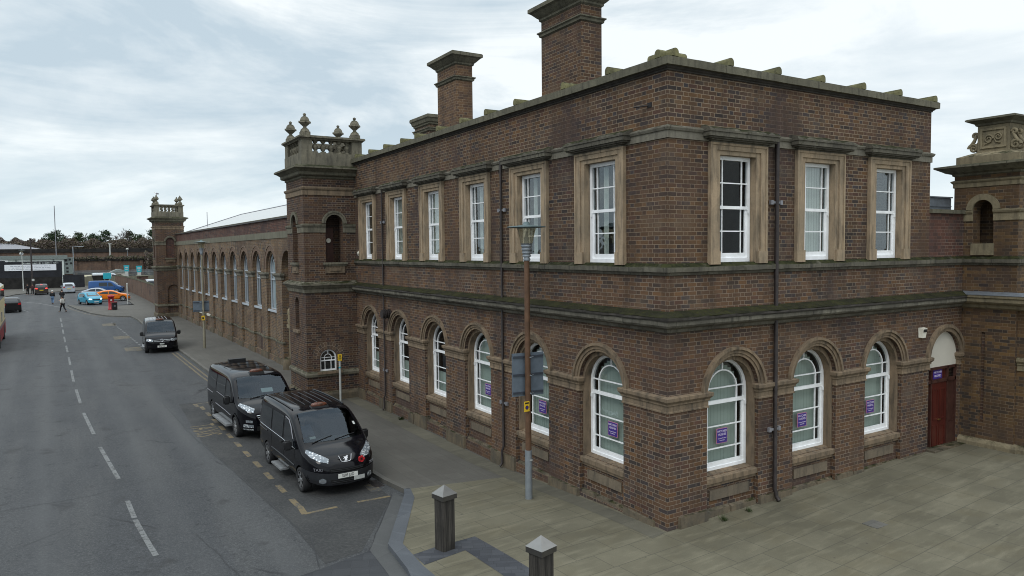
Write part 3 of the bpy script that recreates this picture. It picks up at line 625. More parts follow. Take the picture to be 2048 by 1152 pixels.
def tower(name, label, loc, rz, kind, base):
    t = thing(name, label, 'tower', loc, rz)
    WX, WY = 2.55, 2.62; bm_ = M['brick_tower']
    fS = F((0, 0, 0), (1, 0, 0), (0, -1, 0)); fW = F((0, 0, 0), (0, 1, 0), (-1, 0, 0)); C = 1.275
    b = MB(); near = kind == 'near'
    nic = dict(c=C, hw=.37, zb=5.53, zs=7.2, d=.45)
    so = [nic] + ([dict(c=.91, hw=.36, zb=.93, zs=1.50, d=.16)] if near else [])
    wo = [dict(c=1.35, hw=.40, zb=5.53, zs=7.2, d=.45)]
    wall(b, fS, 0, WX, -.8, 4.5, so[1:] if near else [dict(c=1.45, hw=.52, zb=-.2, zs=2.35, d=.12)], bm_); wall(b, fS, 0, WX, 4.5, 9.3, [so[0]] if near else [dict(nic, d=.10)], bm_)
    wall(b, fW, 0, WY, -.8, 4.5, [dict(c=1.33, hw=.30, zb=2.65, zs=3.75, d=.3)] if near else [], bm_); wall(b, fW, 0, WY, 4.5, 9.3, wo, bm_)
    b.box((WX - .001, 0.001, -.8), (WX, WY, 9.3), bm_); b.box((0.001, WY - .001, -.8), (WX - .002, WY, 9.3), bm_)
    b.box((.46, .46, 4.4), (WX - .05, WY - .05, 5.52), M['dark']); b.box((.05, .05, 9.0), (WX - .05, WY - .05, 9.2), M['dark'])
    if not near:
        pane(b, fS, outline(C, .37, 5.53, 7.2), -.095, M['brick_red']); pane(b, fS, outline(1.45, .52, -.2, 2.35), -.115, M['brick_tower']); pane(b, fW, outline(1.35, .4, 5.53, 7.2), -.4, bm_)
    else:
        b.box((1.12, .62, 5.5), (1.42, .72, 7.0), M['doordark']); b.box((.9, 1.0, 5.5), (WX - .05, 1.1, 9.0), bm_); b.tube([(1.2, .60, 6.45), (1.2, .56, 6.45)], .10, M['alarm'], 12)
        pane(b, fW, outline(1.33, .3, 2.65, 3.75), -.29, M['stone_tower'])
    b.build('wall', t)
    CL = [(0, WY), (0, 0), (WX, 0), (WX, WY)]; st = M['stone_tower']
    def course(nm, prof, mat=st, path=CL, closed=True):
        k = MB(); k.sweep(path, prof, mat, closed); k.build(nm, t)
    course('plinth', [(.09, -.8), (.09, -.05), (.06, .03), (0, .08)], M['plinth'])
    course('base_course', [(0, .72), (.05, .74), (.07, .84), (.05, .90), (0, .96)])
    course('lower_cornice', [(0, 4.25), (.05, 4.28), (.06, 4.42), (.10, 4.46), (.16, 4.55), (.20, 4.58), (.20, 4.64), (0, 4.74)], st)
    # impost band stops at the niches
    im = [(0, 6.77), (.03, 6.78), (.03, 7.0), (.06, 7.02), (.08, 7.08), (.08, 7.11), (0, 7.14)]
    for pth in ([(0, 1.35 - .4), (0, 0), (C - .37, 0)], [(C + .37, 0), (WX, 0), (WX, WY), (0, WY), (0, 1.35 + .4)]): k = MB(); k.sweep(pth, im, st); k.build('impost_course', t)
    k = MB(); archring(k, fS, C, 7.16, .37, .52, -.02, .06, st); archring(k, fS, C, 7.16, .46, .53, -.02, .085, st); k.build('niche_arch', t); k = MB(); archring(k, fW, 1.35, 7.16, .4, .54, -.02, .07, st); k.build('niche_arch', t)
    for fr, c in ((fS, C), (fW, 1.35)):
        k = MB(); k.fbox(fr, c - .52, c + .52, -.4 if near else -.09, .13, 5.44, 5.53, st); k.fbox(fr, c - .48, c + .48, 0, .07, 5.37, 5.44, st); k.fbox(fr, c - .42, c + .42, 0, .05, 5.08, 5.36, M['stone'])
        k.fbox(fr, c - .25, c + .25, 0.04, .08, 5.17, 5.29, M['stone']); k.build('niche_sill', t)
    course('head_course', [(0, 8.32), (.035, 8.33), (.035, 8.52), (.07, 8.56), (.09, 8.62), (.09, 8.65), (0, 8.68)], M['stone'])
    course('cornice', [(0, 9.0), (.05, 9.04), (.05, 9.10), (.16, 9.13), (.20, 9.17), (.20, 9.27), (.32, 9.36), (.42, 9.41), (.42, 9.47), (.38, 9.50), (0, 9.58)], M['stone_cop'])
    k = MB(); k.box((-.03, -.03, 9.5), (WX + .03, WY + .03, 10.08), st); k.build('parapet_base', t)
    for x in (-.01, WX - .43):
        for y in (-.01, WY - .43): k = MB(); k.box((x, y, 10.081), (x + .44, y + .44, 10.60), st); k.build('corner_pier', t)
    for i in range(5):
        for q in ((.43 + .34 * (i + .5) * 1.69 / 1.7, .17), (.43 + .34 * (i + .5), WY - .2), (.17, .43 + .352 * (i + .5)), (WX - .2, .43 + .352 * (i + .5))):
            k = MB(); baluster(k, (q[0], q[1], 10.081), .519, st); k.build('baluster', t)
    course('balustrade_rail', [(-.36, 10.60), (.03, 10.60), (.06, 10.64), (.13, 10.68), (.13, 10.74), (.09, 10.77), (-.36, 10.79), (-.36, 10.60)])
    for x in (.20, WX - .22):
        for y in (.20, WY - .22): k = MB(); urn_bm(k, (x, y, 10.785), .86); k.build('urn_finial', t)
    if near:
        g = MB(); c = .91; pane(g, fS, outline(c, .32, 1.0, 1.50), -.125, M['glass']); w = g.build('window', t)
        k = MB(); ring(k, fS, outline(c, .355, .95, 1.50), outline(c, .30, 1.01, 1.50), -.155, -.09, M['white'])
        k.fbox(fS, c - .3, c + .3, -.14, -.105, 1.36, 1.41, M['white']); archring(k, fS, c, 1.50, .14, .165, -.135, -.108, M['white'])
        for e in (-1, 1): k.fbox(fS, c + e * .13 - .012, c + e * .13 + .012, -.138, -.107, 1.01, 1.36, M['white']); k.fbox(fS, c + e * .152 - .012, c + e * .152 + .012, -.137, -.107, 1.41, 1.51, M['white'])
        k.fbox(fS, c - .3, c + .3, -.134, -.109, 1.50, 1.522, M['white']); k.fbox(fS, c - .012, c + .012, -.133, -.109, 1.65, 1.8, M['white']); k.build('sash_frame', w)
        k = MB(); k.box((c - .36, .15, .94), (c + .36, .17, 1.9), M['dark']); k.build('dark_lining', w)
        k = MB()
        for rr, n in ((.37, 11), (.53, 15)):
            for i in range(n):
                a0, a1 = pi * i / n + .015, pi * (i + 1) / n - .015
                P = [(c + r_ * cos(a), 1.50 + r_ * sin(a)) for r_, a in ((rr + .004, a0), (rr + .15, a0), (rr + .15, a1), (rr + .004, a1))]
                k.mesh([fS.p(u, .008, z) for u, z in P] + [fS.p(u, -.02, z) for u, z in P], [(0, 1, 2, 3), (0, 4, 5, 1), (1, 5, 6, 2), (2, 6, 7, 3), (3, 7, 4, 0)], [M['brick_arch'], M['brick_arch2'], M['brick_arch3']][(i * 7 + n) % 3])
        archring(k, fS, c, 1.50, .372, .685, -.02, .004, M['mortar'])
        k.build('brick_arch', w)
        k = MB(); k.fbox(fS, c - .5, c + .55, -.15, .12, .84, .935, M['stone']); k.build('sill', w)
        k = MB(); k.fbox(fW, .93, 1.73, -.2, .10, 2.52, 2.64, M['stone']); k.build('slit_sill', t)
    return t
M['brick_arch'] = simple('arch_brick', (.10, .066, .046), .9); M['brick_arch2'] = simple('arch_brick_dark', (.075, .054, .044), .9); M['brick_arch3'] = simple('arch_brick_pale', (.13, .085, .056), .9); M['mortar'] = simple('lime_mortar', (.27, .215, .16), .95)
RZ = radians(.974)
t1 = tower('clock_tower', 'tall brick tower with stone balustrade and four urns beside the corner building', (-2.2, 18.955, 0), 0, 'near', -.3); t1.name = 'brick_tower'
t2 = tower('brick_tower', 'distant brick tower with blind arches, balustrade and urns at the far end of the hall', (-3.0, 68., 0), RZ, 'far', -.3)

# ------------------------------------------------------------------ gate tower on the right
gt = thing('gate_tower', 'short brick tower with scroll-carved stone block on top, right of the red door', 'tower', (WT, .28, 0))
GX, GY = 1.72, 1.70; bg_ = M['brick_gate']
fW = F((0, 0, 0), (0, -1, 0), (-1, 0, 0)); fS = F((0, -GY, 0), (1, 0, 0), (0, -1, 0))   # fW: u runs towards the viewer
b = MB(); wall(b, fW, 0, GY, -.4, 4.5, [dict(c=.87, hw=.05, zb=.9, zt=3.5, d=.05)], bg_); wall(b, fS, 0, GX, -.4, 4.5, [], bg_)
wall(b, fW, 0, GY, 4.5, 8.1, [dict(c=.80, hw=.27, zb=6.02, zs=6.98, d=.4)], bg_); wall(b, fS, 0, GX, 4.5, 8.1, [dict(c=.86, hw=.27, zb=6.02, zs=6.98, d=.4)], bg_)
b.box((GX - .002, -GY + .002, -.4), (GX, 0, 8.1), bg_); b.box((.001, -.002, 4.8), (GX - .003, 0, 8.1), bg_); b.box((.4, -GY + .4, 5.2), (GX - .05, -.05, 6.01), M['dark']); b.box((.05, -GY + .05, 7.9), (GX - .05, -.05, 8.05), M['dark']); b.box((.8, -1.0, 6.01), (1.0, -.06, 7.9), bg_)
pane(b, fW, outline(.87, .05, .9, zt=3.5), -.049, M['brick_tower'])
b.box((.10, -GY - .45, -.4), (GX, -GY - .002, 4.5), bg_); b.build('wall', gt)
CL = [(0, 0), (0, -GY), (GX, -GY), (GX, 0)]; sg = M['stone_gate']
def gcourse(nm, prof, mat=sg, path=CL, closed=True): k = MB(); k.sweep(path, prof, mat, closed); k.build(nm, gt)
gcourse('plinth', [(.12, -.4), (.12, .33), (.08, .40), (0, .44)], M['stone_gate'], [(0, -.28), (0, -GY), (.10, -GY), (.10, -GY - .45), (GX, -GY - .45)], False)
gcourse('lower_cornice', [(0, 4.17), (.08, 4.21), (.10, 4.29), (.23, 4.34), (.27, 4.38), (.27, 4.47), (.305, 4.50), (.305, 4.56)], M['stone_gate'], [(0, -.30), (0, -GY), (.0, -GY - .45), (GX, -GY - .45)], False)
gcourse('lead_flashing', [(.30, 4.555), (.32, 4.575), (0, 4.66)], M['lead'], [(0, -.30), (0, -GY), (.0, -GY - .45), (GX, -GY - .45)], False)
gcourse('sill_course', [(0, 5.40), (.035, 5.41), (.055, 5.465), (.10, 5.48), (.10, 5.575), (.085, 5.59), (0, 5.66)], M['stone_moss'], [(0, -.28), (0, -GY), (GX, -GY)], False)
im = [(0, 6.65), (.03, 6.66), (.03, 6.86), (.06, 6.88), (.08, 6.93), (.08, 6.96), (0, 6.98)]
for pth in ([(0, 0), (0, -.53)], [(0, -1.07), (0, -GY), (.59, -GY)], [(1.13, -GY), (GX, -GY), (GX, 0)]): k = MB(); k.sweep(pth, im, sg); k.build('impost_course', gt)
for fr, c in ((fW, .80), (fS, .86)): k = MB(); archring(k, fr, c, 6.98, .27, .44, -.02, .06, sg); k.build('niche_arch', gt); k = MB(); k.fbox(fr, c - .3, c + .3, -.3, .05, 5.69, 6.02, sg); k.build('niche_sill', gt)
gcourse('head_course', [(0, 7.62), (.03, 7.63), (.03, 7.74), (.06, 7.77), (.08, 7.80), (.08, 7.82), (0, 7.85)])
gcourse('cornice', [(0, 7.95), (.05, 7.98), (.05, 8.02), (.18, 8.06), (.22, 8.09), (.34, 8.16), (.40, 8.19), (.40, 8.24), (0, 8.30)], M['stone_cop'])
k = MB(); k.box((.02, -GY + .02, 8.28), (GX - .02, -.02, 8.50), sg); k.hexa([(.02, -GY + .02, 8.501), (GX - .02, -GY + .02, 8.501), (GX - .02, -.02, 8.501), (.02, -.02, 8.501), (.30, -1.32, 8.62), (1.42, -1.32, 8.62), (1.42, -.38, 8.62), (.30, -.38, 8.62)], sg); k.build('pedestal', gt)
k = MB(); k.box((.33, -1.28, 8.60), (1.39, -.44, 9.37), sg)
fd = F((.33, -.44, 0), (0, -1, 0), (-1, 0, 0))
ring(k, fd, [(.08, 8.72), (.08, 9.28), (.76, 9.28), (.76, 8.72)], [(.14, 8.78), (.14, 9.22), (.70, 9.22), (.70, 8.78)], 0, .035, sg)
def scroll(b, fr, cu, cz, R0, turns, flip=1, n0=0., n1=.05, w=.035):
    P = []
    for i in range(int(26 * turns)):
        a = i / 26 * 2 * pi; r = R0 * (1 - i / (26 * turns) * .8); P.append((cu + flip * r * cos(a), cz + r * sin(a)))
    b.tube([fr.p(u, (n0 + n1) / 2, z) for u, z in P], [w * (1 - .4 * i / len(P)) for i in range(len(P))], sg, 6)
scroll(k, fd, .30, 8.98, .12, 1.6, 1, 0, .04, .028); scroll(k, fd, .55, 9.02, .11, 1.6, -1, 0, .04, .028); k.tube([fd.p(.2, .02, 8.84), fd.p(.36, .02, 8.9), fd.p(.42, .02, 9.05), fd.p(.5, .02, 8.88), fd.p(.62, .02, 8.85)], .025, sg, 6)
k.build('carved_die', gt)
for sx, yy in ((1, -.44 + .10), (1, -1.28 - .10)):     # scroll brackets against two faces
    d = 1 if yy > -.5 else -1
    fq = F((.40, -.44 if d > 0 else -1.28, 0), (0, d, 0), (-1, 0, 0))
    for dx in (0., .3):
        k = MB(); f2 = F((.42 + dx, -.44 if d > 0 else -1.28, 0), (0, d, 0), (-1, 0, 0))
        scroll(k, f2, .13, 8.76, .13, 1.5, 1, -.02, .10, .05); scroll(k, f2, .09, 9.12, .075, 1.3, -1, -.02, .10, .045); k.tube([f2.p(.22, .04, 8.82), f2.p(.12, .04, 8.95), f2.p(.05, .04, 9.10)], [.05, .05, .04], sg, 6); k.build('scroll_bracket', gt)
k = MB(); k.sweep([(.33, -.44), (.33, -1.28), (1.39, -1.28), (1.39, -.44)], [(0, 9.36), (.04, 9.38), (.06, 9.43), (.16, 9.48), (.24, 9.52), (.24, 9.56), (.2, 9.58), (-.4, 9.62), (-.4, 9.36)], M['stone_cop'], True); k.build('cap', gt)
k = MB(); k.sweep([(.10, -GY - .02), (.10, -GY - .45), (GX, -GY - .45)], IMP, M['stone_gate']); k.build('pilaster_impost', gt)

# ------------------------------------------------------------------ the long hall
hall = thing('train_hall', 'long single-storey brown brick hall with a row of tall arched windows and white roof', 'building', (-.35, 21, 0), RZ)
FH = F((0, 0, 0), (0, 1, 0), (-1, 0, 0)); HB = M['brick_hall']
HC = [10.97 + 3.36 * i for i in range(11)]; PC = 7.61
b = MB()
ops = [dict(c=c, hw=1.05, zb=.02, zs=5.02, d=.13) for c in HC] + [dict(c=PC, hw=1.05, zb=-.8, zs=5.02, d=.75)]
wall(b, FH, .3, 47.3, -.8, 6.75, ops, HB); wall(b, FH, .3, 47.3, 7.12, 7.80, [], M['brick_red'])
for i, c in enumerate(HC):
    o2 = [dict(c=c, hw=.93, zb=2.65, zs=4.98, d=.22)]
    wall(b, FH, c - 1.06, c + 1.06, -.2, 6.2, o2, HB, n=-.13)
b.fbox(FH, PC - 1.2, PC + 1.2, -.80, -.751, -.8, 6.3, M['brick_tower'])
b.fbox(FH, .3, 47.3, -14.3, -14.0, -.8, 7.8, HB); b.fbox(FH, 46.9, 47.2, -14, -.3, -.8, 7.8, HB); b.fbox(FH, .3, .6, -14, -.3, -.8, 7.8, HB)
b.fbox(FH, .7, 46.8, -3.2, -3.0, -.8, 7.5, M['room'])
b.build('wall', hall)
b = MB(); b.fbox(FH, .3, 47.3, -.3, .035, 6.751, 7.119, M['concrete']); b.build('frieze', hall)
b = MB(); b.fbox(FH, .3, 47.3, -.35, .10, 7.801, 7.87, M['pipe']); b.fbox(FH, .3, 47.3, -.4, .06, 7.871, 7.93, M['stone_cop']); b.build('coping', hall)
b = MB(); r0, r1, e0, e1, rx = 0.6, 47.2, 7.78, 8.0, 5.2
V = [(.4, .5, 7.86), (.4, 47.2, 7.86), (13.9, 47.2, 7.86), (13.9, .5, 7.86), (rx, .5, 9.66), (rx, 42.0, 9.66), (9, 42.0, 9.66), (9, .5, 9.66)]
b.mesh(V, [(0, 1, 5, 4), (1, 2, 6, 5), (2, 3, 7, 6), (4, 5, 6, 7), (0, 4, 7, 3)], M['whiteroof']); b.tube([(rx, .5, 9.68), (rx, 42.0, 9.68), (.4, 47.2, 7.88)], .05, M['bracket'], 6)
b.build('roof', hall)
u = .4; mp = MB(); plinth(FH, .4, 46.9, .06, HC, lambda u: -.42); mp.build('plinth', hall)
DADO = [(0, .84), (.04, .86), (.06, .92), (.06, .97), (0, 1.0)]; HI = [(0, 4.42), (.04, 4.44), (.04, 4.58), (.09, 4.62), (.14, 4.70), (.14, 4.77), (0, 4.80)]
edges = [PC] + HC
for a, c in zip(edges, edges[1:] + [None]):
    x1 = 46.9 if c is None else c - 1.05
    path = [(.12, x1), (0, x1), (0, a + 1.05), (.12, a + 1.05)]
    kb = MB(); kb.sweep(path, HI, M['stone_band']); kb.build('impost_course', hall); kd = MB(); kd.sweep(path, DADO, M['stone_tower']); kd.build('dado_course', hall)
for c in HC: kd = MB(); kd.sweep([(.13, c + 1.05), (.13, c - 1.05)], DADO, M['stone_tower']); kd.build('dado_course', hall)
# white repairs on the dado
for c in (HC[6], HC[7], HC[8]): k = MB(); k.fbox(FH, c - .95, c + 1.0, -.12, -.055, .84, 1.02, M['render']); k.build('repaired_dado', hall)
def hall_window(i, c):
    g = MB(); pane(g, FH, outline(c, .90, 2.68, 4.98), -.27, M['glass']); w = g.build('window', hall); G = M['grey_frame']
    k = MB(); ring(k, FH, outline(c, .935, 2.65, 4.98), outline(c, .875, 2.72, 4.98), -.29, -.22, G)
    for z in (4.40, 4.78): k.fbox(FH, c - .88, c + .88, -.285, -.215, z - .035, z + .035, G)
    for e in (-.42, .42): k.fbox(FH, c + e - .022, c + e + .022, -.28, -.22, 2.72, 4.365, G)
    for e in (-.42, .42): k.fbox(FH, c + e - .02, c + e + .02, -.28, -.22, 4.435, 4.745, G)
    ring(k, FH, arch_pts(c, .46, 5.0, 1.25), arch_pts(c, .41, 5.0, 1.25), -.28, -.22, G, False)
    for e in (-.435, .435): k.fbox(FH, c + e - .024, c + e + .024, -.28, -.22, 4.815, 5.0, G)
    k.fbox(FH, c - .018, c + .018, -.28, -.22, 5.57, 5.86, G); k.build('window_frame', w)
    if i == 0: k = MB(); pane(k, FH, outline(c, .9, 2.68, 4.98), -.36, M['greenblind']); k.build('pale_blind', w)
    k = MB(); k.fbox(FH, c - 1.04, c + 1.04, -.30, -.03, 2.53, 2.645, M['grey_frame']); k.build('sill', w)
    k = MB()
    for r0_, r1_ in ((1.052, 1.19), (1.20, 1.33)): archring(k, FH, c, 5.02, r0_, r1_, -.02, .012, M['brick_voussoir'], 1.0)
    archring(k, FH, c, 5.02, 1.335, 1.40, -.02, .04, M['brick_hood']); k.build('brick_arch', w)
M['greenblind'] = simple('pale_blue_blind', (.62, .70, .72), .8, var=.05)
M['brick_voussoir'] = simple('hall_voussoir', (.15, .10, .07), .9, var=.35, nscale=9.); M['brick_hood'] = simple('hall_hood_mould', (.16, .115, .085), .9, var=.3)
for i, c in enumerate(HC): hall_window(i, c)
# small bricked-up doorway in the second bay, stone doorcase beside the tower
k = MB(); c = HC[1] - .55; pane(k, FH, outline(c, .28, .0, 1.75), -.10, M['brick_tower']); ring(k, FH, outline(c, .30, .0, 1.75), outline(c, .27, .0, 1.75), -.14, -.09, M['brick_arch2']); k.build('blocked_doorway', hall)
k = MB(); k.fbox(FH, 6.95, 7.42, -.30, .02, -.5, 1.9, M['stone_gate']); k.fbox(FH, 6.85, 7.5, -.30, .10, 1.901, 2.1, M['stone_gate']); k.fbox(FH, 6.9, 7.48, -.30, .08, -.5, .15, M['plinth'])
f3 = F((-.0, 7.15, 0), (0, 1, 0), (-1, 0, 0))
k.lathe((.1, 7.18, 2.1), [(.2, 0), (.26, .2), (.20, .4), (.25, .6), (.22, .8), (.1, .95), (0, 1.0)], M['stone_gate'], 12); k.build('doorcase', hall)
k = MB(); k.tube([(2.0, 41.65, 8.3), (2.0, 41.65, 9.82)], .03, M['bracket'], 6); k.build('roof_pole', hall)
gs = MB(); gs.lathe((-.62, 28.2, -.38), [(.30, 0), (.30, .45), (.25, .62), (.12, .72), (0, .74)], M['plinth'], 14); tag(gs.build('guard_stone'), 'round-topped grey guard stone at the foot of the tower beside the hall', 'guard stone')
gl = thing('gull', 'small gull standing on an urn of the distant tower', 'bird', (-2.83, 68.2, 11.63))
k = MB(); k.tube([(-.0, 0, .14), (.08, 0, .2), (.2, 0, .19), (.3, 0, .15)], [.05, .09, .07, .02], M['bracket'], 8); k.tube([(.02, 0, .17), (-.03, 0, .28), (-.07, 0, .31)], [.05, .04, .035], M['white'], 8); k.tube([(-.10, 0, .31), (-.16, 0, .30)], [.015, .004], M['brass'], 5)
for e in (-.03, .03): k.tube([(.08, e, .14), (.08, e, 0)], .009, M['brass'], 5)
k.build('body', gl)
# ------------------------------------------------------------------ ground, road, paving
t = NT('asphalt'); p = t.pos()
n1 = t.noise(p, .35, 5, .6); n2 = t.noise(p, 55., 3, .7); n3 = t.noise(t.scale(p, (1.2, .12, 1)), 1., 4); n4 = t.noise(p, 2.2, 5, .65); n5 = t.noise(p, 17., 4, .75); n6 = t.noise(p, 6., 5, .7)
c = t.mix(t.rng(n1, .35, .65), (.023, .026, .031), (.039, .042, .047)); c = t.mix(t.rng(n3, .45, .65, 0, .6), c, (.066, .067, .067))
c = t.mix(t.rng(n2, .42, .70, 0., .6), c, (.15, .152, .15)); c = t.mix(t.rng(n2, .28, .45, .6, 0.), c, (.022, .022, .024)); c = t.mix(t.rng(n4, .60, .74, 0, .5), c, (.022, .023, .025)); c = t.mix(t.rng(n5, .35, .65, .5, 0.), c, (.018, .019, .021)); c = t.mix(t.rng(n5, .52, .72, 0., .5), c, (.11, .113, .115)); c = t.mix(t.math('MULTIPLY', t.rng(n6, .56, .66), t.rng(n4, .46, .58, 0, .8)), c, (.014, .015, .017))
vo = t.node('TexVoronoi', feature='DISTANCE_TO_EDGE'); t.put(vo.inputs['Vector'], t.mix(.25, p, t.noise(p, 1.1, 5, .6, True))); vo.inputs['Scale'].default_value = .33
c = t.mix(t.math('MULTIPLY', t.rng(vo.outputs['Distance'], .004, .012, 1., 0.), t.rng(t.noise(p, .22, 3), .56, .64)), c, (.018, .018, .02))
s = t.node('SeparateXYZ'); t.l.new(p, s.inputs[0]); lx_ = t.math('ADD', s.outputs[0], t.math('MULTIPLY', s.outputs[1], .019)); tk = 0.
for c0 in (-7.0, -8.5, -11.1, -12.7): tk = t.math('ADD', tk, t.rng(t.math('ABSOLUTE', t.math('SUBTRACT', lx_, c0)), .05, .5, 1., 0.))
c = t.mix(t.math('MULTIPLY', tk, t.rng(t.noise(t.scale(p, (1, .15, 1)), 1.3, 4), .3, .7, .1, .5)), c, (.085, .087, .088))
oil = t.noise(p, .9, 4, .6); c = t.mix(t.math('MULTIPLY', t.rng(oil, .60, .70), .55), c, (.020, .019, .019))
t.bsdf(c, .78, 0, .35, t.bump(n5, .8, .012)); M['asphalt'] = t.m
t = NT('bay_asphalt'); p = t.pos(); n5 = t.noise(p, 15., 4, .75); c = t.mix(t.rng(t.noise(p, .8, 5, .65), .35, .65), (.032, .033, .034), (.054, .054, .053)); c = t.mix(t.rng(n5, .52, .72, 0., .55), c, (.095, .094, .09)); c = t.mix(t.rng(n5, .3, .5, .5, 0.), c, (.014, .014, .015)); t.bsdf(c, .8, 0, .3, t.bump(n5, .8, .012)); M['bay'] = t.m
M['tar'] = simple('tar_seam', (.022, .023, .025), .6, var=.4)
def slab_mat(name, c0, c1, W_, H_, joint, rot=0., vary=.4, rough=.85, jw=.006, tint=None):
    t = NT(name); p = t.pos(); mp = t.node('Mapping'); t.put(mp.inputs['Vector'], p); mp.inputs['Rotation'].default_value = (0, 0, rot); q = mp.outputs[0]
    s = t.node('SeparateXYZ'); t.l.new(q, s.inputs[0]); v = t.math('DIVIDE', s.outputs[1], H_); row = t.math('FLOOR', v)
    wr_ = t.node('TexWhiteNoise', noise_dimensions='1D'); t.put(wr_.inputs['W'], row)
    u = t.math('ADD', t.math('DIVIDE', s.outputs[0], W_), wr_.outputs['Value']); cell = t.math('FLOOR', u)
    fu = t.math('FRACT', u); fv = t.math('FRACT', v)
    d = t.math('MINIMUM', t.math('MULTIPLY', t.math('MINIMUM', fu, t.math('SUBTRACT', 1., fu)), W_), t.math('MULTIPLY', t.math('MINIMUM', fv, t.math('SUBTRACT', 1., fv)), H_))
    cvv = t.node('CombineXYZ'); t.put(cvv.inputs[0], cell); t.put(cvv.inputs[1], row); wn = t.node('TexWhiteNoise', noise_dimensions='2D'); t.l.new(cvv.outputs[0], wn.inputs['Vector'])
    c = t.mix(wn.outputs['Value'], c0, c1)
    if tint: c = t.mix(t.rng(t.noise(p, .8, 4), .5, .7, 0, .5), c, tint)
    c = t.mix(t.rng(t.noise(p, .5, 5, .6), .38, .66, 0, vary), c, tuple(x * .52 for x in c0)); c = t.mix(t.rng(t.noise(t.scale(q, (.6, 3, 1)), 1.6, 5, .6), .5, .75, 0, vary), c, tuple(x * 1.35 for x in c1))
    n = t.noise(p, 60., 3); c = t.mix(t.rng(n, .4, .7, 0, .3), c, tuple(x * .5 for x in c0))
    vo = t.node('TexVoronoi'); t.put(vo.inputs['Vector'], p); vo.inputs['Scale'].default_value = 1.7; s3 = t.node('SeparateColor'); t.l.new(vo.outputs['Color'], s3.inputs[0])
    c = t.mix(t.math('MULTIPLY', t.math('MULTIPLY', t.rng(vo.outputs['Distance'], .035, .06, 1., 0.), t.math('GREATER_THAN', s3.outputs[0], .6)), .6), c, (.03, .03, .028))
    c = t.mix(t.rng(d, jw * .5, jw, .6, 0.), c, joint); t.bsdf(c, rough, 0, .3, t.bump(n, .3, .006)); return t.m
M['sand'] = slab_mat('sandstone_flags', (.138, .126, .088), (.168, .154, .110), .95, .62, (.062, .058, .045), radians(-3), .6, jw=.013, tint=(.125, .104, .060))
M['slab'] = slab_mat('grey_paving_slabs', (.098, .092, .081), (.108, .102, .090), .62, .46, (.045, .044, .04), radians(90), .35)
M['flag'] = slab_mat('worn_flagstones', (.105, .098, .076), (.135, .125, .095), .9, .9, (.05, .048, .04), 0, .5)
M['sett'] = slab_mat('dark_granite_setts', (.045, .048, .056), (.078, .082, .092), .24, .14, (.03, .031, .034), radians(28), .3)
M['sett2'] = slab_mat('road_setts', (.040, .042, .047), (.060, .063, .068), .36, .36, (.026, .027, .03), radians(24), .3)
M['kerb'] = slab_mat('kerb_stone', (.115, .11, .098), (.145, .138, .124), .9, 30., (.05, .05, .05), radians(90), .4)
M['bluekerb'] = slab_mat('blue_granite_kerb', (.08, .088, .10), (.115, .123, .135), 1.4, 30., (.05, .05, .055), radians(62), .35)
M['channel'] = slab_mat('granite_channel', (.078, .080, .080), (.098, .10, .10), 1.5, 30., (.045, .045, .045), radians(62), .35)
M['soil'] = simple('rough_ground', (.07, .065, .05), .95, var=.4, nscale=.3)
def paint_mat(name, col, wear):
    t = NT(name); p = t.pos(); n = t.noise(p, 14., 5, .7); n2 = t.noise(p, 2.2, 3)
    f = t.rng(t.math('ADD', n, t.math('MULTIPLY', t.math('SUBTRACT', n2, .5), .6)), wear - .08, wear + .08)
    t.bsdf(t.mix(f, col, (.07, .07, .07)), .75); return t.m
M['white_line'] = paint_mat('worn_white_paint', (.165, .17, .17), .55); M['yellow_line'] = paint_mat('worn_yellow_paint', (.17, .132, .075), .54); M['faint_yellow'] = paint_mat('faint_yellow_paint', (.14, .115, .07), .50)

def sheet(name, poly, off, mat, parent=None, kind='structure', thick=0., cuts=True):
    bm = bmesh.new(); f = bm.faces.new([bm.verts.new((x, y, 0)) for x, y in poly]); bmesh.ops.triangulate(bm, faces=[f])
    ys = [p[1] for p in poly]; xs = [p[0] for p in poly]
    if cuts:
        for k in range(0, 17):
            y = k * .5
            if min(ys) < y < max(ys): bmesh.ops.bisect_plane(bm, geom=bm.verts[:] + bm.edges[:] + bm.faces[:], plane_co=(0, y, 0), plane_no=(0, 1, 0), dist=1e-5)
        for x in (0, 60):
            if min(xs) < x < max(xs): bmesh.ops.bisect_plane(bm, geom=bm.verts[:] + bm.edges[:] + bm.faces[:], plane_co=(x, 0, 0), plane_no=(1, 0, 0), dist=1e-5)
    bmesh.ops.recalc_face_normals(bm, faces=bm.faces)
    for f in bm.faces:
        if f.normal.z < 0: f.normal_flip()
    if thick:
        r = bmesh.ops.extrude_face_region(bm, geom=bm.faces[:]); low_ = {g for g in r['geom'] if isinstance(g, bmesh.types.BMVert)}
        # the extruded copy stays on top, the originals sink
        for v in bm.verts: v.co.z = gz(v.co.x, v.co.y) + off - (0 if v in low_ else thick)
    else:
        for v in bm.verts: v.co.z = gz(v.co.x, v.co.y) + off
    me = bpy.data.meshes.new(name); bm.to_mesh(me); bm.free(); me.materials.append(mat); boxuv(me)
    o = bpy.data.objects.new(name, me); COL.objects.link(o)
    if parent: o.parent = parent
    elif kind: o['kind'] = kind
    return o
KO = [(-3.25, 6.42), (-3.39, 6.04), (-5.13, 2.83), (-5.32, 1.39), (-5.41, 1.0), (-5.50, -3), (-5.7, -32)]
KI = [(-3.10, 6.33), (-3.34, 5.53), (-4.88, 2.64), (-5.02, 1.33), (-5.02, 1.0), (-5.1, -3), (-5.3, -32)]
road = sheet('road', [(-900, -60), (900, -60), (900, 1400), (-900, 1400)], -.12, M['asphalt'])
sheet('plaza', KI + [(70, -32), (70, .4), (.35, .4), (.35, 5.50), (-.7, 5.77)], -.002, M['sand'], thick=.3)
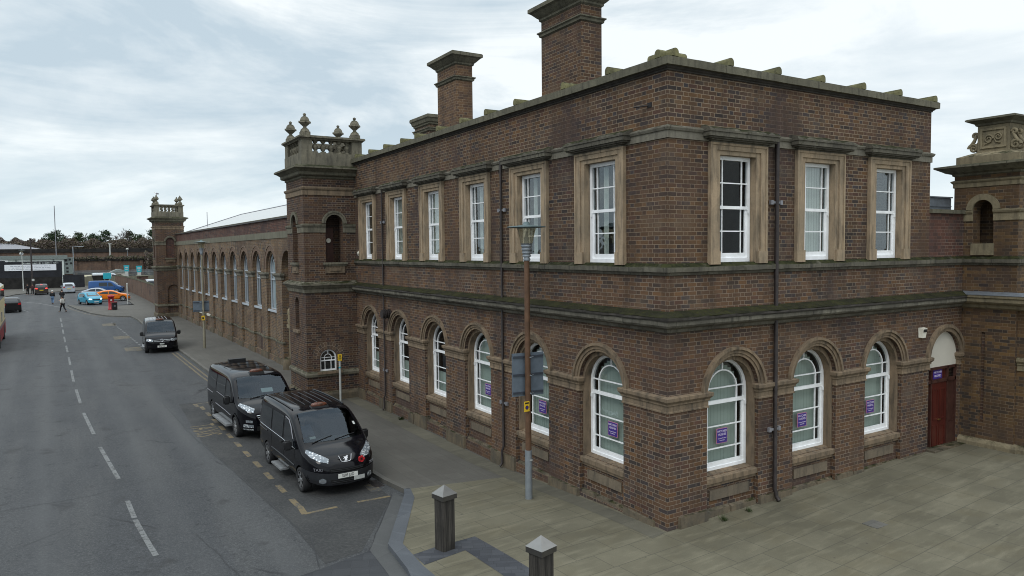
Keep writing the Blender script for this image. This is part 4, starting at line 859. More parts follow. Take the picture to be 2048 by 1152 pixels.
# street footway
SK = [(-3.25, 6.42), (-3.37, 7.59), (-3.50, 9.88), (-3.95, 20), (-4.35, 29.5), (-4.5, 40), (-4.95, 62.5), (-4.95, 67.2)]
sheet('pavement', [(x + .14, y) for x, y in SK] + [(-4.9, 69.6), (-3.6, 90.6), (-3.6, 155), (2, 155), (2, 70), (.35, 55), (.35, 5.5), (-.7, 5.77), (-3.10, 6.33)], -.003, M['slab'], thick=.3)
def strip_poly(P, Q): return P + Q[::-1]
sheet('kerb', strip_poly(SK, [(x + .14, y) for x, y in SK]), 0, M['kerb'], thick=.3)
IS = [(-4.95, 67.2), (-5.2, 71.3), (-7.2, 73.9), (-8.4, 78.2), (-9.6, 86), (-10.6, 95.1)]
sheet('footway_island', [(x + .12, y + .06) for x, y in IS] + [(-9.5, 92), (-8.6, 89.4), (-3.6, 89.4), (-3.6, 90.6), (-4.9, 69.6)], -.003, M['slab'], thick=.3)
sheet('kerb', strip_poly(IS, [(x + .12, y + .06) for x, y in IS]), 0, M['kerb'], thick=.3)
sheet('kerb', strip_poly(KO, KI), .004, M['bluekerb'], thick=.3)
CH = [(-3.5, 6.53), (-5.47, 2.98), (-5.62, 1.6), (-5.75, 1.0), (-5.9, -3), (-6.1, -32)]
sheet('granite_channel', CH + [KO[6], KO[5], KO[4], KO[3], KO[2], KO[1]], -.108, M['channel'])
sheet('sett_crossing', [(-5.47, 2.98), (-7.03, 2.50), (-9.5, 1.72), (-40, -7.8), (-40, -30), (-6.1, -32), (-5.9, -3), (-5.75, 1.0), (-5.62, 1.6)], -.113, M['sett2'])
sheet('sett_band', [(-4.95, 1.95), (-4.45, 2.05), (-3.47, 2.11), (-3.40, .16), (-3.28, -6), (-3.85, -6), (-3.97, .08), (-4.0, 1.54), (-4.98, 1.35)], .003, M['sett'])
sheet('flagstone_strip', [(-.08, 18.9), (-.64, 18.9), (-.64, 8.93), (-.60, 5.47), (-.50, -.1), (-.08, -.02)], .003, M['flag'])
sheet('pavement', [(-60, 100), (-24, 108), (-19.5, 116), (-18.5, 123), (-17.6, 128.7), (-15.9, 132.4), (-11.5, 134.5), (-4, 143), (-4, 170), (-60, 170)], -.002, M['slab'], thick=.3)
# markings
sheet('bay_surface', [(-3.66, 6.3), (-5.62, 3.05), (-6.45, 2.85), (-6.35, 6), (-6.6, 10), (-6.9, 15), (-6.75, 22.3), (-4.05, 22.3), (-3.85, 17), (-3.51, 9.9)], -.1176, M['bay'], road)
def rect(name, p, q, w, mat, off=-.114):
    a, b = Vector((*p, 0)), Vector((*q, 0)); d = (b - a).normalized(); n = Vector((-d.y, d.x, 0)) * w / 2
    return sheet(name, [tuple((a + n)[:2]), tuple((a - n)[:2]), tuple((b - n)[:2]), tuple((b + n)[:2])], off, mat, road)
def clx(y):
    T = [(5.5, -9.23), (8.28, -9.42), (12.1, -9.56), (16.35, -9.87), (22.7, -10.22), (31.3, -10.49), (41.66, -10.66), (55.12, -10.92), (74.67, -11.24), (90, -11.6)]
    for (a, xa), (b, xb) in zip(T, T[1:]):
        if y <= b: return xa + (xb - xa) * (y - a) / (b - a)
    return T[-1][1]
for a, b in [(5.5, 8.28), (8.42, 9.9), (12.1, 14.2), (14.28, 16.35), (18.46, 22.7), (24.96, 28.87), (31.3, 35.62), (37.99, 41.66), (44.3, 48.45), (50.88, 55.12), (57.6, 61.5), (64, 68), (70.2, 74.6)]: rect('centre_line', (clx(a), a), (clx(b), b), .115, M['white_line'])
def bay(y): return -5.86 - .012 * (y - 8)
y = 6.95
while y < 21.4: rect('bay_line', (bay(y), y), (bay(y + .72), y + .72), .15, M['yellow_line']); y += 1.36
rect('bay_line', (-5.89, 6.30), (-5.83, 6.95), .15, M['yellow_line']); rect('bay_line', (-5.89, 6.33), (-5.06, 6.38), .13, M['yellow_line'], -.1135); rect('bay_line', (-4.52, 6.43), (-3.65, 6.40), .12, M['yellow_line']); rect('bay_line', (-3.78, 7.0), (-3.74, 7.7), .3, M['faint_yellow'])
rect('bay_line', (-6.17, 21.9), (-4.6, 22.1), .12, M['yellow_line']); rect('bay_line', (-6.15, 21.3), (-6.17, 21.95), .15, M['yellow_line'], -.1135)
y = 41.5
while y < 66: x = -6.25 - .035 * (y - 41.5); rect('bay_line', (x, y), (x - .02, y + .75), .13, M['white_line']); y += 1.36
rect('bay_line', (-6.25, 40.6), (-4.6, 40.7), .12, M['white_line'])
for o in (.28, .52): rect('double_yellow_line', (-4.02 - o, 22.3), (-4.30 - o, 29), .10, M['yellow_line']); rect('double_yellow_line', (-4.30 - o, 29), (-4.47 - o, 40), .10, M['yellow_line'])
for (a, b) in zip(IS[1:], IS[2:]): rect('double_yellow_line', (a[0] - .35, a[1] - .3), (b[0] - .35, b[1] - .2), .16, M['faint_yellow'])
for x0, y0, w, l in ((-7.45, 62.5, 1.1, 2.6), (-7.15, 50.5, 1.1, 2.3), (-6.95, 42.5, 1.0, 2.2)): rect('worn_lettering', (x0, y0), (x0, y0 + l), w, M['faint_yellow'])
rect('edge_line', (-14.95, 90), (-14.3, 86), .14, M['white_line']); rect('edge_line', (-15.4, 62), (-14.9, 58), .14, M['white_line'])
rect('give_way_line', (-17.0, 110.5), (-13.6, 102.0), .25, M['white_line']); rect('give_way_line', (-13.6, 102), (-10.9, 90.5), .2, M['white_line'])
mt = Matrix.Translation((-6.57, 16.85, gz(-6.57, 16.85) - .115)) @ Matrix.Rotation(-pi / 2, 4, 'Z')
txt('TAXIS', 1.20, M['yellow_line'], 'road_lettering', road, mt, sx=.62, ext=.001)
# dark tar seams and a patch outline
def seam(pts, w, parent=road, off=-.1165, mat='tar'):
    for (a, b) in zip(pts, pts[1:]):
        n = max(1, int(math.dist(a, b) / .35)); P = [(a[0] + (b[0] - a[0]) * i / n + random.uniform(-.03, .03), a[1] + (b[1] - a[1]) * i / n + random.uniform(-.03, .03)) for i in range(n + 1)]
        L_ = [(x - w * random.uniform(.2, .7), y) for x, y in P]; R_2 = [(x + w * random.uniform(.2, .7), y + .01) for x, y in P]
        if abs(b[0] - a[0]) > abs(b[1] - a[1]): L_ = [(x, y - w * random.uniform(.2, .7)) for x, y in P]; R_2 = [(x + .01, y + w * random.uniform(.2, .7)) for x, y in P]
        bm = bmesh.new(); A = [bm.verts.new((x, y, gz(x, y) + off)) for x, y in L_]; B = [bm.verts.new((x, y, gz(x, y) + off)) for x, y in R_2]
        for i in range(n): bm.faces.new((A[i], A[i + 1], B[i + 1], B[i]))
        me = bpy.data.meshes.new('tar_seam'); bm.to_mesh(me); bm.free(); me.materials.append(M[mat]); boxuv(me); o = bpy.data.objects.new('tar_seam', me); COL.objects.link(o); o.parent = parent
seam([(-6.6, 2.6), (-6.25, 4.6), (-6.4, 8.0), (-6.75, 12), (-7.1, 17.0), (-7.3, 24)], .03)
seam([(-13.5, 10.7), (-10.2, 10.9), (-7.2, 12.4)], .025); seam([(-8.0, 3.2), (-8.3, 6.5)], .03); seam([(-3.55, 6.5), (-5.5, 2.95), (-7.0, 2.52), (-9.6, 1.7)], .02)
dr = MB(); dr.box((-3.7, 7.35, gz(-3.7, 7.5) - .118), (-3.42, 7.95, gz(-3.7, 7.5) - .106), M['pipe'])
for i in range(6): dr.box((-3.68, 7.40 + i * .09, gz(-3.7, 7.5) - .106), (-3.44, 7.44 + i * .09, gz(-3.7, 7.5) - .103), M['black'])
dr.build('drain_grate', road)
uc = MB(); z0 = gz(3.2, -3) ; z0 = gz(3.8, -2.2); uc.box((3.65, -2.4, z0 - .05), (4.05, -2.05, z0 + .004), M['kerb']); tag(uc.build('utility_cover'), 'small pale square utility cover set in the plaza paving', 'utility cover')
# tufts of weeds in the wall foot
M['weed'] = simple('weed_green', (.05, .075, .02), .8, var=.4)
def weed(x, y, s, label):
    b = MB()
    for i in range(60):
        a = random.uniform(0, 2 * pi); r = random.uniform(0, .09) * s; h = random.uniform(.04, .14) * s; w = .012; px, py = x + r * cos(a), y + r * sin(a); z = gz(x, y)
        tx, ty = px + random.uniform(-.08, .08) * s, py + random.uniform(-.08, .08) * s
        b.poly([(px - w, py, z), (px + w, py + w, z), (tx, ty, z + h)], M['weed'])
    tag(b.build('weed'), label, 'weed', 'weeds at the foot of the walls')
weed(1.45, -.22, 1.1, 'green weed tuft at the wall foot below the first plaza window'); weed(2.3, -.2, .9, 'smaller weed tuft at the wall foot left of the plaza downpipe'); weed(-.16, 13.9, 1.2, 'weed tuft against the plinth on the street side between two arched windows')

# ------------------------------------------------------------------ bollards
t = NT('weathered_timber'); o = t.coord(); g1 = t.noise(t.scale(o, (14, 14, .8)), 1.6, 6, .7); g2 = t.noise(o, 2., 4)
t.bsdf(t.mix(t.rng(g2, .45, .65, 0, .5), t.mix(t.rng(g1, .3, .7), (.014, .013, .012), (.085, .077, .068)), (.018, .017, .015)), .9, 0, .2, t.bump(g1, .6, .02)); M['timber'] = t.m
M['steel'] = simple('brushed_steel', (.25, .245, .235), .4, 1., var=.08)
M['steelband'] = simple('dull_steel_band', (.09, .085, .078), .4, .6)
def bollard(x, y, rz, label):
    b0 = thing('bollard', label, 'bollard', (x, y, gz(x, y) - .01), rz, 'square timber bollards on the plaza edge'); w = .152
    b = MB(); b.mesh([(sx * (w - c1), sy * (w - c2), z) for z in (0, 1.06) for sx, sy, c1, c2 in ((-1, -1, .02, 0), (1, -1, .02, 0), (1, -1, 0, .02), (1, 1, 0, .02), (1, 1, .02, 0), (-1, 1, .02, 0), (-1, 1, 0, .02), (-1, -1, 0, .02))], [(i, (i + 1) % 8, 8 + (i + 1) % 8, 8 + i) for i in range(8)] + [tuple(range(8, 16))], M['timber']); b.build('post', b0)
    W_ = .180; b = MB(); b.box((-W_, -W_, 1.055), (W_, W_, 1.15), M['steelband']); b.build('cap_band', b0)
    b = MB(); b.mesh([(-W_ - .006, -W_ - .006, 1.151), (W_ + .006, -W_ - .006, 1.151), (W_ + .006, W_ + .006, 1.151), (-W_ - .006, W_ + .006, 1.151), (0, 0, 1.33)], [(0, 1, 4), (1, 2, 4), (2, 3, 4), (3, 0, 4), (3, 2, 1, 0)], M['steel']); b.build('pyramid_cap', b0)
bollard(-4.29, 1.86, radians(12), 'weathered square timber bollard with steel pyramid cap standing in the dark sett band')
bollard(-4.16, -1.45, radians(14), 'timber bollard with steel cap nearest the viewer, cut off by the bottom edge')

# ------------------------------------------------------------------ lamps, signs, posts
M['rust'] = simple('brown_lamp_paint', (.115, .062, .035), .6, .1, var=.3, nscale=4.); M['galv'] = simple('galvanised_steel', (.28, .31, .34), .45, .5, var=.12); M['olive'] = simple('olive_lamp_paint', (.20, .18, .13), .6, var=.15)
M['lampgreen'] = simple('grey_green_hood', (.11, .15, .155), .5, .2); M['signback'] = simple('grey_sign_back', (.15, .185, .225), .55, .3, var=.12); M['signrail'] = simple('dark_sign_rail', (.06, .07, .09), .5, .3)
M['yellow'] = simple('yellow_plate', (.80, .52, .03), .5, var=.05); M['teal'] = simple('teal_sign', (.02, .34, .42), .5, var=.08); M['offwhite'] = simple('off_white', (.44, .45, .43), .6, var=.08)
t = NT('lamp_glass'); tr = t.node('BsdfTransparent'); tr.inputs[0].default_value = (.75, .72, .60, 1); gl_ = t.node('BsdfGlossy'); gl_.inputs['Roughness'].default_value = .1; 
df = t.node('BsdfDiffuse'); df.inputs[0].default_value = (.5, .46, .34, 1); m1 = t.node('MixShader'); m1.inputs[0].default_value = .3; t.l.new(tr.outputs[0], m1.inputs[1]); t.l.new(df.outputs[0], m1.inputs[2])
mx = t.node('MixShader'); t.put(mx.inputs[0], t.schlick(.05)); t.l.new(m1.outputs[0], mx.inputs[1]); t.l.new(gl_.outputs[0], mx.inputs[2]); t.l.new(mx.outputs[0], t.out.inputs[0]); M['lampglass'] = t.m
def street_lamp(x, y, label, pole, lower=None, h=6.65, cone=M['galv']):
    z = gz(x, y) - .01; L_ = thing('street_lamp', label, 'street lamp', (x, y, z), 0, 'lantern street lamps')
    k = h - 6.65
    b = MB()
    if lower: b.tube([(0, 0, 0), (0, 0, 1.22)], .088, lower, 14); b.tube([(0, 0, 1.22), (0, 0, 5.92 + k)], [.075, .066], pole, 14)
    else: b.tube([(0, 0, 0), (0, 0, 1.2), (0, 0, 1.25), (0, 0, 5.92 + k)], [.085, .085, .068, .058], pole, 12)
    b.build('pole', L_)
    if lower: b = MB(); b.tube([(0, 0, .78), (0, 0, 1.0)], .0905, lower, 14); b.box((-.02, -.1, .97), (.05, -.087, 1.0), M['offwhite']); b.build('pole_sleeve', L_)
    b = MB(); b.lathe((0, 0, 5.85 + k), [(.075, 0), (.095, .03), (.07, .07), (.09, .12), (.13, .40), (.15, .42)], cone, 16)
    for i in range(4): b.lathe((0, 0, 5.95 + k + i * .08), [(.100 + .011 * i, 0), (.108 + .011 * i, .02), (.102 + .011 * i, .04)], cone, 16)
    b.build('lamp_cone', L_)
    b = MB(); b.lathe((0, 0, 6.27 + k), [(.145, 0), (.20, .26), (.24, .40)], M['lampglass'], 18); b.build('lamp_glass', L_)
    b = MB(); b.tube([(0, 0, 6.27 + k), (0, 0, 6.42 + k)], .06, M['galv'], 10); b.tube([(0, 0, 6.42 + k), (0, 0, 6.56 + k)], [.04, .02], M['offwhite'], 8); b.build('bulb', L_)
    b = MB(); b.lathe((0, 0, 6.655 + k), [(.0, -.01), (.25, -.02), (.47, .0), (.46, .02), (.22, .045), (.10, .06), (.06, .13), (0, .14)], M['lampgreen'], 24); b.build('lamp_hood', L_)
    return L_
lx, ly = -1.12, 3.65
street_lamp(lx, ly, 'brown lantern street lamp with silver base on the plaza in front of the arched windows', M['rust'], M['galv'])
sa = radians(0); 
def sign_back(x, y, z0, z1, w, rz, label, rails=3, name='road_sign', off=.12):
    s = thing(name, label, 'road sign', (x, y, 0), rz, 'grey sign backs on the lamp posts')
    b = MB(); b.box((-w / 2, off - .012, z0), (w / 2, off, z1), M['signback']); b.build('sign_plate', s)
    for i in range(rails):
        zz_ = z0 + .09 + (z1 - z0 - .18) * i / (rails - 1); b = MB(); b.box((-w / 2 + .02, off - .045, zz_ - .022), (w / 2 - .02, off - .013, zz_ + .022), M['signrail']); b.tube([(0, -.09, zz_), (.085, -.03, zz_), (.085, off - .045, zz_)], .012, M['galv'], 6); b.tube([(0, -.09, zz_), (-.085, -.03, zz_), (-.085, off - .045, zz_)], .012, M['galv'], 6); b.build('sign_rail', s)
    return s
sign_back(lx + .06, ly, 2.40, 3.46, .86, radians(-6), 'tall grey back of a road sign on the brown lamp post')
yp = thing('parking_plate', 'small yellow parking plate strapped to the brown lamp post', 'sign', (lx - .02, ly, 0), radians(6))
b = MB(); b.box((-.17, -.10, 2.06), (-.015, -.09, 2.31), M['yellow']); b.build('plate', yp)
b = MB(); b.tube([(-.0925, -.1005, 2.16), (-.0925, -.103, 2.16)], .05, M['black'], 16); b.tube([(-.0925, -.1031, 2.16), (-.0925, -.106, 2.16)], .038, M['purple'], 16); b.box((-.15, -.104, 2.25), (-.035, -.1005, 2.285), M['black']); b.build('symbol', yp)
b = MB(); b.tube([(-.09, -.09, 2.12), (0, -.088, 2.12), (.07, 0, 2.12)], .008, M['galv'], 5); b.build('strap', yp)
street_lamp(-2.98, 40.3, 'olive street lamp with a grey sign back standing halfway along the hall', M['olive'], None, 6.98)
sign_back(-3.10, 40.3, 2.10, 2.82, 1.0, radians(-2), 'wide grey back of a road sign on the lamp halfway along the hall', 2)
yq = thing('parking_plate', 'tiny yellow plate on the lamp post halfway along the hall', 'sign', (-2.98, 40.3, 0)); b = MB(); b.box((-.14, -.09, 1.55), (.05, -.08, 1.85), M['yellow']); b.box((-.10, -.094, 1.62), (.0, -.0905, 1.75), M['black']); b.build('plate', yq)
street_lamp(-2.3, 74.1, 'olive street lamp rising in front of the distant tower', M['olive'], None, 6.98)
street_lamp(-17.0, 141., 'pale street lamp in front of the black boarded wall', M['offwhite'], None, 7.05)
yb = thing('sign_post', 'short silver post with a yellow taxi plate on top, behind the nearest van', 'sign post', (-.93, 18.6, gz(0, 18)))
b = MB(); b.tube([(0, 0, 0), (0, 0, 1.72)], .047, M['offwhite'], 10); b.build('post', yb)
b = MB(); b.box((-.10, -.06, 1.70), (.075, -.048, 1.97), M['yellow']); b.build('plate', yb); b = MB(); b.box((-.03, -.064, 1.86), (.02, -.0605, 1.93), M['black']); b.box((-.075, -.064, 1.76), (.05, -.0605, 1.79), M['black']); b.box((-.075, -.064, 1.81), (.05, -.0605, 1.83), M['black']); b.build('symbol', yb)
b = MB(); b.tube([(0, 0, 1.38), (0, 0, 1.43)], .052, M['teal'], 10); b.build('band', yb)
wp = MB(); wp.tube([(-4.2, 90.9, -.3), (-4.2, 90.9, 2.25)], .07, M['offwhite'], 10); wp.lathe((-4.2, 90.9, 2.25), [(.085, 0), (.085, .05), (0, .08)], M['offwhite'], 10); tag(wp.build('marker_post'), 'plain white post on the pavement right of the orange car', 'post')
dp = thing('lamp_post', 'tall dark lamp post rising in front of the white banner', 'lamp post', (-15.85, 150.55 - 4, -.4)); b = MB(); b.tube([(0, 0, 0), (0, 0, 1.5), (0, 0, 9.0)], [.17, .16, .11], M['pipe'], 10); b.build('post', dp); b = MB(); b.lathe((0, 0, 9.0), [(.11, 0), (.22, .25), (.22, .3), (.14, .32), (0, .34)], M['pipe'], 12); b.build('lamp_head', dp)
b = MB(); b.box((-.05, -.2, 1.6), (.35, -.17, 2.0), M['offwhite']); b.build('notice_plate', dp)
# pillar box with a pouch box at its foot
M['postred'] = simple('pillar_box_red', (.30, .012, .016), .35, var=.08); M['darkred'] = simple('dark_red_paint', (.16, .012, .016), .5)
pb = thing('pillar_box', 'red pillar box with cap on the pavement in front of the orange car', 'post box', (-6.38, 82.4, gz(0, 80)))
b = MB(); b.lathe((0, 0, 0), [(.34, 0), (.34, .12), (.29, .16), (.29, 1.42), (.31, 1.44)], M['postred'], 24); b.build('body', pb)
b = MB(); b.lathe((0, 0, 1.44), [(.36, 0), (.37, .06), (.34, .12), (.22, .2), (0, .24)], M['postred'], 24); b.build('cap', pb)
b = MB(); b.box((-.12, -.315, 1.28), (.12, -.285, 1.34), M['black']); b.build('slot', pb); b = MB(); b.box((-.09, -.31, .98), (.09, -.288, 1.16), M['offwhite']); b.build('collection_plate', pb)
b = MB(); b.tube([(0, -.29, .80), (0, -.305, .80)], .07, M['brass'], 10); b.build('crest', pb)
qb = thing('pouch_box', 'low black and red mail pouch box beside the pillar box', 'mail box', (-6.1, 81.7, gz(0, 80)), radians(6))
b = MB(); b.box((-.26, -.2, .06), (.26, .2, .84), M['black']); b.build('body', qb); b = MB(); b.hexa([(-.28, -.22, .841), (.28, -.22, .841), (.28, .22, .841), (-.28, .22, .841), (-.24, -.16, .92), (.24, -.16, .92), (.24, .16, .92), (-.24, .16, .92)], M['darkred']); b.build('lid', qb)
b = MB(); b.box((-.09, -.206, .38), (.09, -.2005, .5), M['bracket']); b.build('door_plate', qb); b = MB(); b.box((-.24, -.18, 0), (.24, .18, .06), M['pipe']); b.build('base', qb)
# ------------------------------------------------------------------ vehicles
def paint(name, col, rough=.07, metal=.0, coat=.0):
    t = NT(name); n = t.noise(t.coord(), 1.2, 4); dirt = t.rng(t.noise(t.coord(), 5., 5, .7), .55, .8, 0, .04)
    c = t.mix(dirt, t.mix(t.rng(n, .3, .7), col, tuple(x * .85 for x in col)), (.12, .11, .10))
    b = t.bsdf(c, t.rng(n, .3, .7, rough, rough + .03), metal, .28); b.inputs['Coat Weight'].default_value = coat; b.inputs['Coat Roughness'].default_value = .04; return t.m
M['blackpaint'] = paint('black_car_paint', (.004, .004, .006)); M['bumper'] = simple('dark_bumper_plastic', (.016, .017, .02), .42, var=.15)
t = NT('vehicle_glass'); t.bsdf((.012, .015, .018), .03, 0, .75); M['carglass'] = t.m
t = NT('windscreen_glass'); gl_ = t.node('BsdfGlossy'); gl_.inputs['Roughness'].default_value = 0.; gl_.inputs['Color'].default_value = (.74, .86, 1.0, 1); tr = t.node('BsdfTransparent'); tr.inputs[0].default_value = (.38, .43, .43, 1)
mx = t.node('MixShader'); t.put(mx.inputs[0], t.schlick(.044, .8)); t.l.new(tr.outputs[0], mx.inputs[1]); t.l.new(gl_.outputs[0], mx.inputs[2]); t.l.new(mx.outputs[0], t.out.inputs[0]); M['screen'] = t.m
M['tyre'] = simple('tyre_rubber', (.018, .018, .019), .85); M['alloy'] = simple('silver_alloy', (.55, .56, .58), .3, .9, var=.06); M['arch'] = simple('wheel_well', (.008, .008, .008), .95)
t = NT('headlamp'); o = t.coord(); v = t.node('TexVoronoi'); t.put(v.inputs['Vector'], o); v.inputs['Scale'].default_value = 16.; t.bsdf(t.mix(t.rng(v.outputs['Distance'], .1, .5), (.85, .88, .9), (.20, .22, .24)), .08, .35, .6); M['headlamp'] = t.m
M['plate_w'] = simple('white_plate', (.70, .70, .66), .4, var=.03); M['plate_y'] = simple('yellow_number_plate', (.72, .52, .05), .4, var=.03); M['ink'] = simple('plate_ink', (.012, .012, .012), .5)
M['amber'] = simple('amber_dome', (.115, .040, .022), .25, var=.35, nscale=18.); M['redlens'] = simple('red_lens', (.40, .012, .015), .15); M['poppy'] = simple('poppy_red', (.50, .02, .025), .5)
M['step'] = simple('aluminium_step', (.38, .39, .40), .4, .6); M['dash'] = simple('dashboard', (.03, .03, .032), .7); M['seat'] = simple('seat_cloth', (.035, .036, .04), .9)
t = NT('lit_tail_lamp'); e = t.node('Emission'); e.inputs[0].default_value = (1, .06, .05, 1); e.inputs[1].default_value = 2.2; t.l.new(e.outputs[0], t.out.inputs[0]); M['lit_red'] = t.m
t = NT('lit_headlamp'); e = t.node('Emission'); e.inputs[0].default_value = (.8, 1, 1, 1); e.inputs[1].default_value = 1.6; t.l.new(e.outputs[0], t.out.inputs[0]); M['lit_white'] = t.m

def lerp_tab(T, x):
    if x <= T[0][0]: return T[0][1]
    for (a, p), (b, q) in zip(T, T[1:]):
        if x <= b: return p + (q - p) * (x - a) / (b - a)
    return T[-1][1]
class Body:
    """Closed shell lofted from stations along x (front at +); top: z over x, half: plan half width over x."""
    def __init__(s, root, top, half, zb, belt, tumble, mat, wheels, wr, rad=.13, sub=2, name='body', bottom=None, fillet=None):
        s.root = root; s.parts = []
        xs = sorted({x for x, _ in top} | {x for x, _ in half}); V = []; Fs = []
        for x in xs:
            zt = lerp_tab(top, x); w = lerp_tab(half, x); b = lerp_tab(bottom, x) if bottom else zb; r = min(rad, (zt - b) * .3)
            zs = zt - r; wt = w - tumble * max(0, zs - belt) / 1.0; zbelt = min(belt, b + (zs - b) * .72)
            P = [(0, b), (w * .6, b), (w * .93, b + .01), (w, b + .14), (w * 1.0, b + (zbelt - b) * .55), (w - .0, zbelt), (wt + (w - wt) * .35, zbelt + (zs - zbelt) * .6), (wt, zs), (wt - r * .42, zt - r * .28), (wt - r * 1.25, zt), (wt * .5, zt + .02), (0, zt + .03)]
            n = len(P); V += [(x, y, z) for y, z in P] + [(x, -y, z) for y, z in P[-2:0:-1]]
        R = 2 * n - 2
        for i in range(len(xs) - 1):
            for k in range(R): Fs.append((i * R + k, (i + 1) * R + k, (i + 1) * R + (k + 1) % R, i * R + (k + 1) % R))
        Fs.append(tuple(range(R))); Fs.append(tuple(range((len(xs) - 1) * R, len(xs) * R))[::-1])
        me = bpy.data.meshes.new(name); me.from_pydata(V, [], Fs); o = bpy.data.objects.new(name, me); COL.objects.link(o)
        md = o.modifiers.new('s', 'SUBSURF'); md.levels = md.render_levels = sub
        bm = bmesh.new(); bm.from_mesh(me); bmesh.ops.recalc_face_normals(bm, faces=bm.faces); bm.to_mesh(me); bm.free()
        dg = bpy.context.evaluated_depsgraph_get(); m2 = bpy.data.meshes.new_from_object(o.evaluated_get(dg)); o.modifiers.clear()
        bm = bmesh.new(); bm.from_mesh(m2); s.bvh = BVHTree.FromBMesh(bm); s.bm0 = bm.copy(); bm.free()
        # wheel arches
        o.data = m2; m2.materials.append(mat); m2.materials.append(M['arch'])
        cu = MB()
        for wx in wheels:
            for sd in (-1, 1):
                seg = 28; r = wr * 1.16; y0, y1 = sd * .58, sd * 1.4; A = [(wx + r * cos(2 * pi * k / seg), wr * .98 + r * sin(2 * pi * k / seg)) for k in range(seg)]
                cu.mesh([(x, y0, z) for x, z in A] + [(x, y1, z) for x, z in A], [(k, (k + 1) % seg, seg + (k + 1) % seg, seg + k) for k in range(seg)] + [tuple(range(seg))[::-1], tuple(range(seg, 2 * seg))], M['arch'])
        c = cu.build('cutter'); cm = bmesh.new(); cm.from_mesh(c.data); bmesh.ops.recalc_face_normals(cm, faces=cm.faces); cm.to_mesh(c.data); cm.free(); c.data.materials.clear(); c.data.materials.append(mat); c.data.materials.append(M['arch'])
        for p in c.data.polygons: p.material_index = 1
        md = o.modifiers.new('b', 'BOOLEAN'); md.operation = 'DIFFERENCE'; md.object = c; md.solver = 'EXACT'; md.material_mode = 'INDEX'
        bpy.context.view_layer.update(); dg = bpy.context.evaluated_depsgraph_get(); m3 = bpy.data.meshes.new_from_object(o.evaluated_get(dg)); o.modifiers.clear(); o.data = m3; m3.name = name
        bpy.data.objects.remove(c); m3.polygons.foreach_set('use_smooth', [True] * len(m3.polygons)); m3.set_sharp_from_angle(angle=radians(38))
        m3.materials.clear(); m3.materials.append(mat); m3.materials.append(M['arch'])
        o.parent = root; s.o = o; s.mat = mat
    def cast(s, d, a, b, off):
        if d == 'L': o, v = Vector((a, 3, b)), Vector((0, -1, 0))
        elif d == 'R': o, v = Vector((a, -3, b)), Vector((0, 1, 0))
        elif d == 'F': o, v = Vector((6, a, b)), Vector((-1, 0, 0))
        elif d == 'B': o, v = Vector((-9, a, b)), Vector((1, 0, 0))
        else: o, v = Vector((a, b, 5)), Vector((0, 0, -1))
        h, n, i, _ = s.bvh.ray_cast(o, v)
        if h is None: h, n, i, _ = s.bvh.find_nearest(o + v * 2.2)
        if n.dot(v) > 0: n = -n
        return h + n * off
    def patch(s, name, d, A, B, mat, nv=6, off=.006, parent=None, sub=3, thick=.0):
        """patch between polylines A and B (same count) in the 2-D plane of direction d, projected on the shell"""
        def dens(P): return [tuple(P[i][k] + (P[i + 1][k] - P[i][k]) * j / sub for k in (0, 1)) for i in range(len(P) - 1) for j in range(sub)] + [P[-1]]
        A, B = dens(A), dens(B); n = len(A); mb = MB()
        V = [s.cast(d, A[i][0] + (B[i][0] - A[i][0]) * j / nv, A[i][1] + (B[i][1] - A[i][1]) * j / nv, off) for j in range(nv + 1) for i in range(n)]
        if nv >= 6:                           # fair the glass so that it reflects evenly
            for _ in range(4):
                W2 = list(V)
                for j in range(nv + 1):
                    for i in range(n):
                        if 0 < i < n - 1 and 0 < j < nv: W2[j * n + i] = (V[j * n + i - 1] + V[j * n + i + 1] + V[j * n + i - n] + V[j * n + i + n]) / 4
                        elif 0 < i < n - 1: W2[j * n + i] = V[j * n + i] * .5 + (V[j * n + i - 1] + V[j * n + i + 1]) * .25
                V = W2
        Fs = [(j * n + i, j * n + i + 1, (j + 1) * n + i + 1, (j + 1) * n + i) for j in range(nv) for i in range(n - 1)]
        mb.mesh(V, Fs, mat, True)
        if thick:                             # short rim back to the shell
            rim = [j * n for j in range(nv + 1)] + [nv * n + i for i in range(1, n)] + [(nv - j) * n + n - 1 for j in range(1, nv + 1)] + [n - 1 - i for i in range(1, n - 1)]
            for a, b in zip(rim, rim[1:] + rim[:1]):
                pa, pb = V[a], V[b]; ha = s.bvh.find_nearest(pa)[0]; hb = s.bvh.find_nearest(pb)[0]; mb.poly([pa, pb, hb, ha], mat)
        o = mb.build(name, parent or s.root); return o
    def bead(s, name, d, P, r, mat, off=.004, parent=None, sub=5):
        Q = [tuple(P[i][k] + (P[i + 1][k] - P[i][k]) * j / sub for k in (0, 1)) for i in range(len(P) - 1) for j in range(sub)] + [P[-1]]
        mb = MB(); mb.tube([s.cast(d, a, b, off) for a, b in Q], r, mat, 5); return mb.build(name, parent or s.root)
    def open_screen(s, quad, name='body'):
        """cut the windscreen hole (top projection x range, y range)"""
        bm = bmesh.new(); bm.from_mesh(s.o.data)
        x0, x1, y0, y1 = quad; rm = []
        for f in bm.faces:
            c = f.calc_center_median(); w = y0 + (y1 - y0) * (c.x - x0) / (x1 - x0)
            if min(x0, x1) < c.x < max(x0, x1) and abs(c.y) < w and f.normal.z > .25: rm.append(f)
        bmesh.ops.delete(bm, geom=rm, context='FACES'); bm.to_mesh(s.o.data); bm.free()
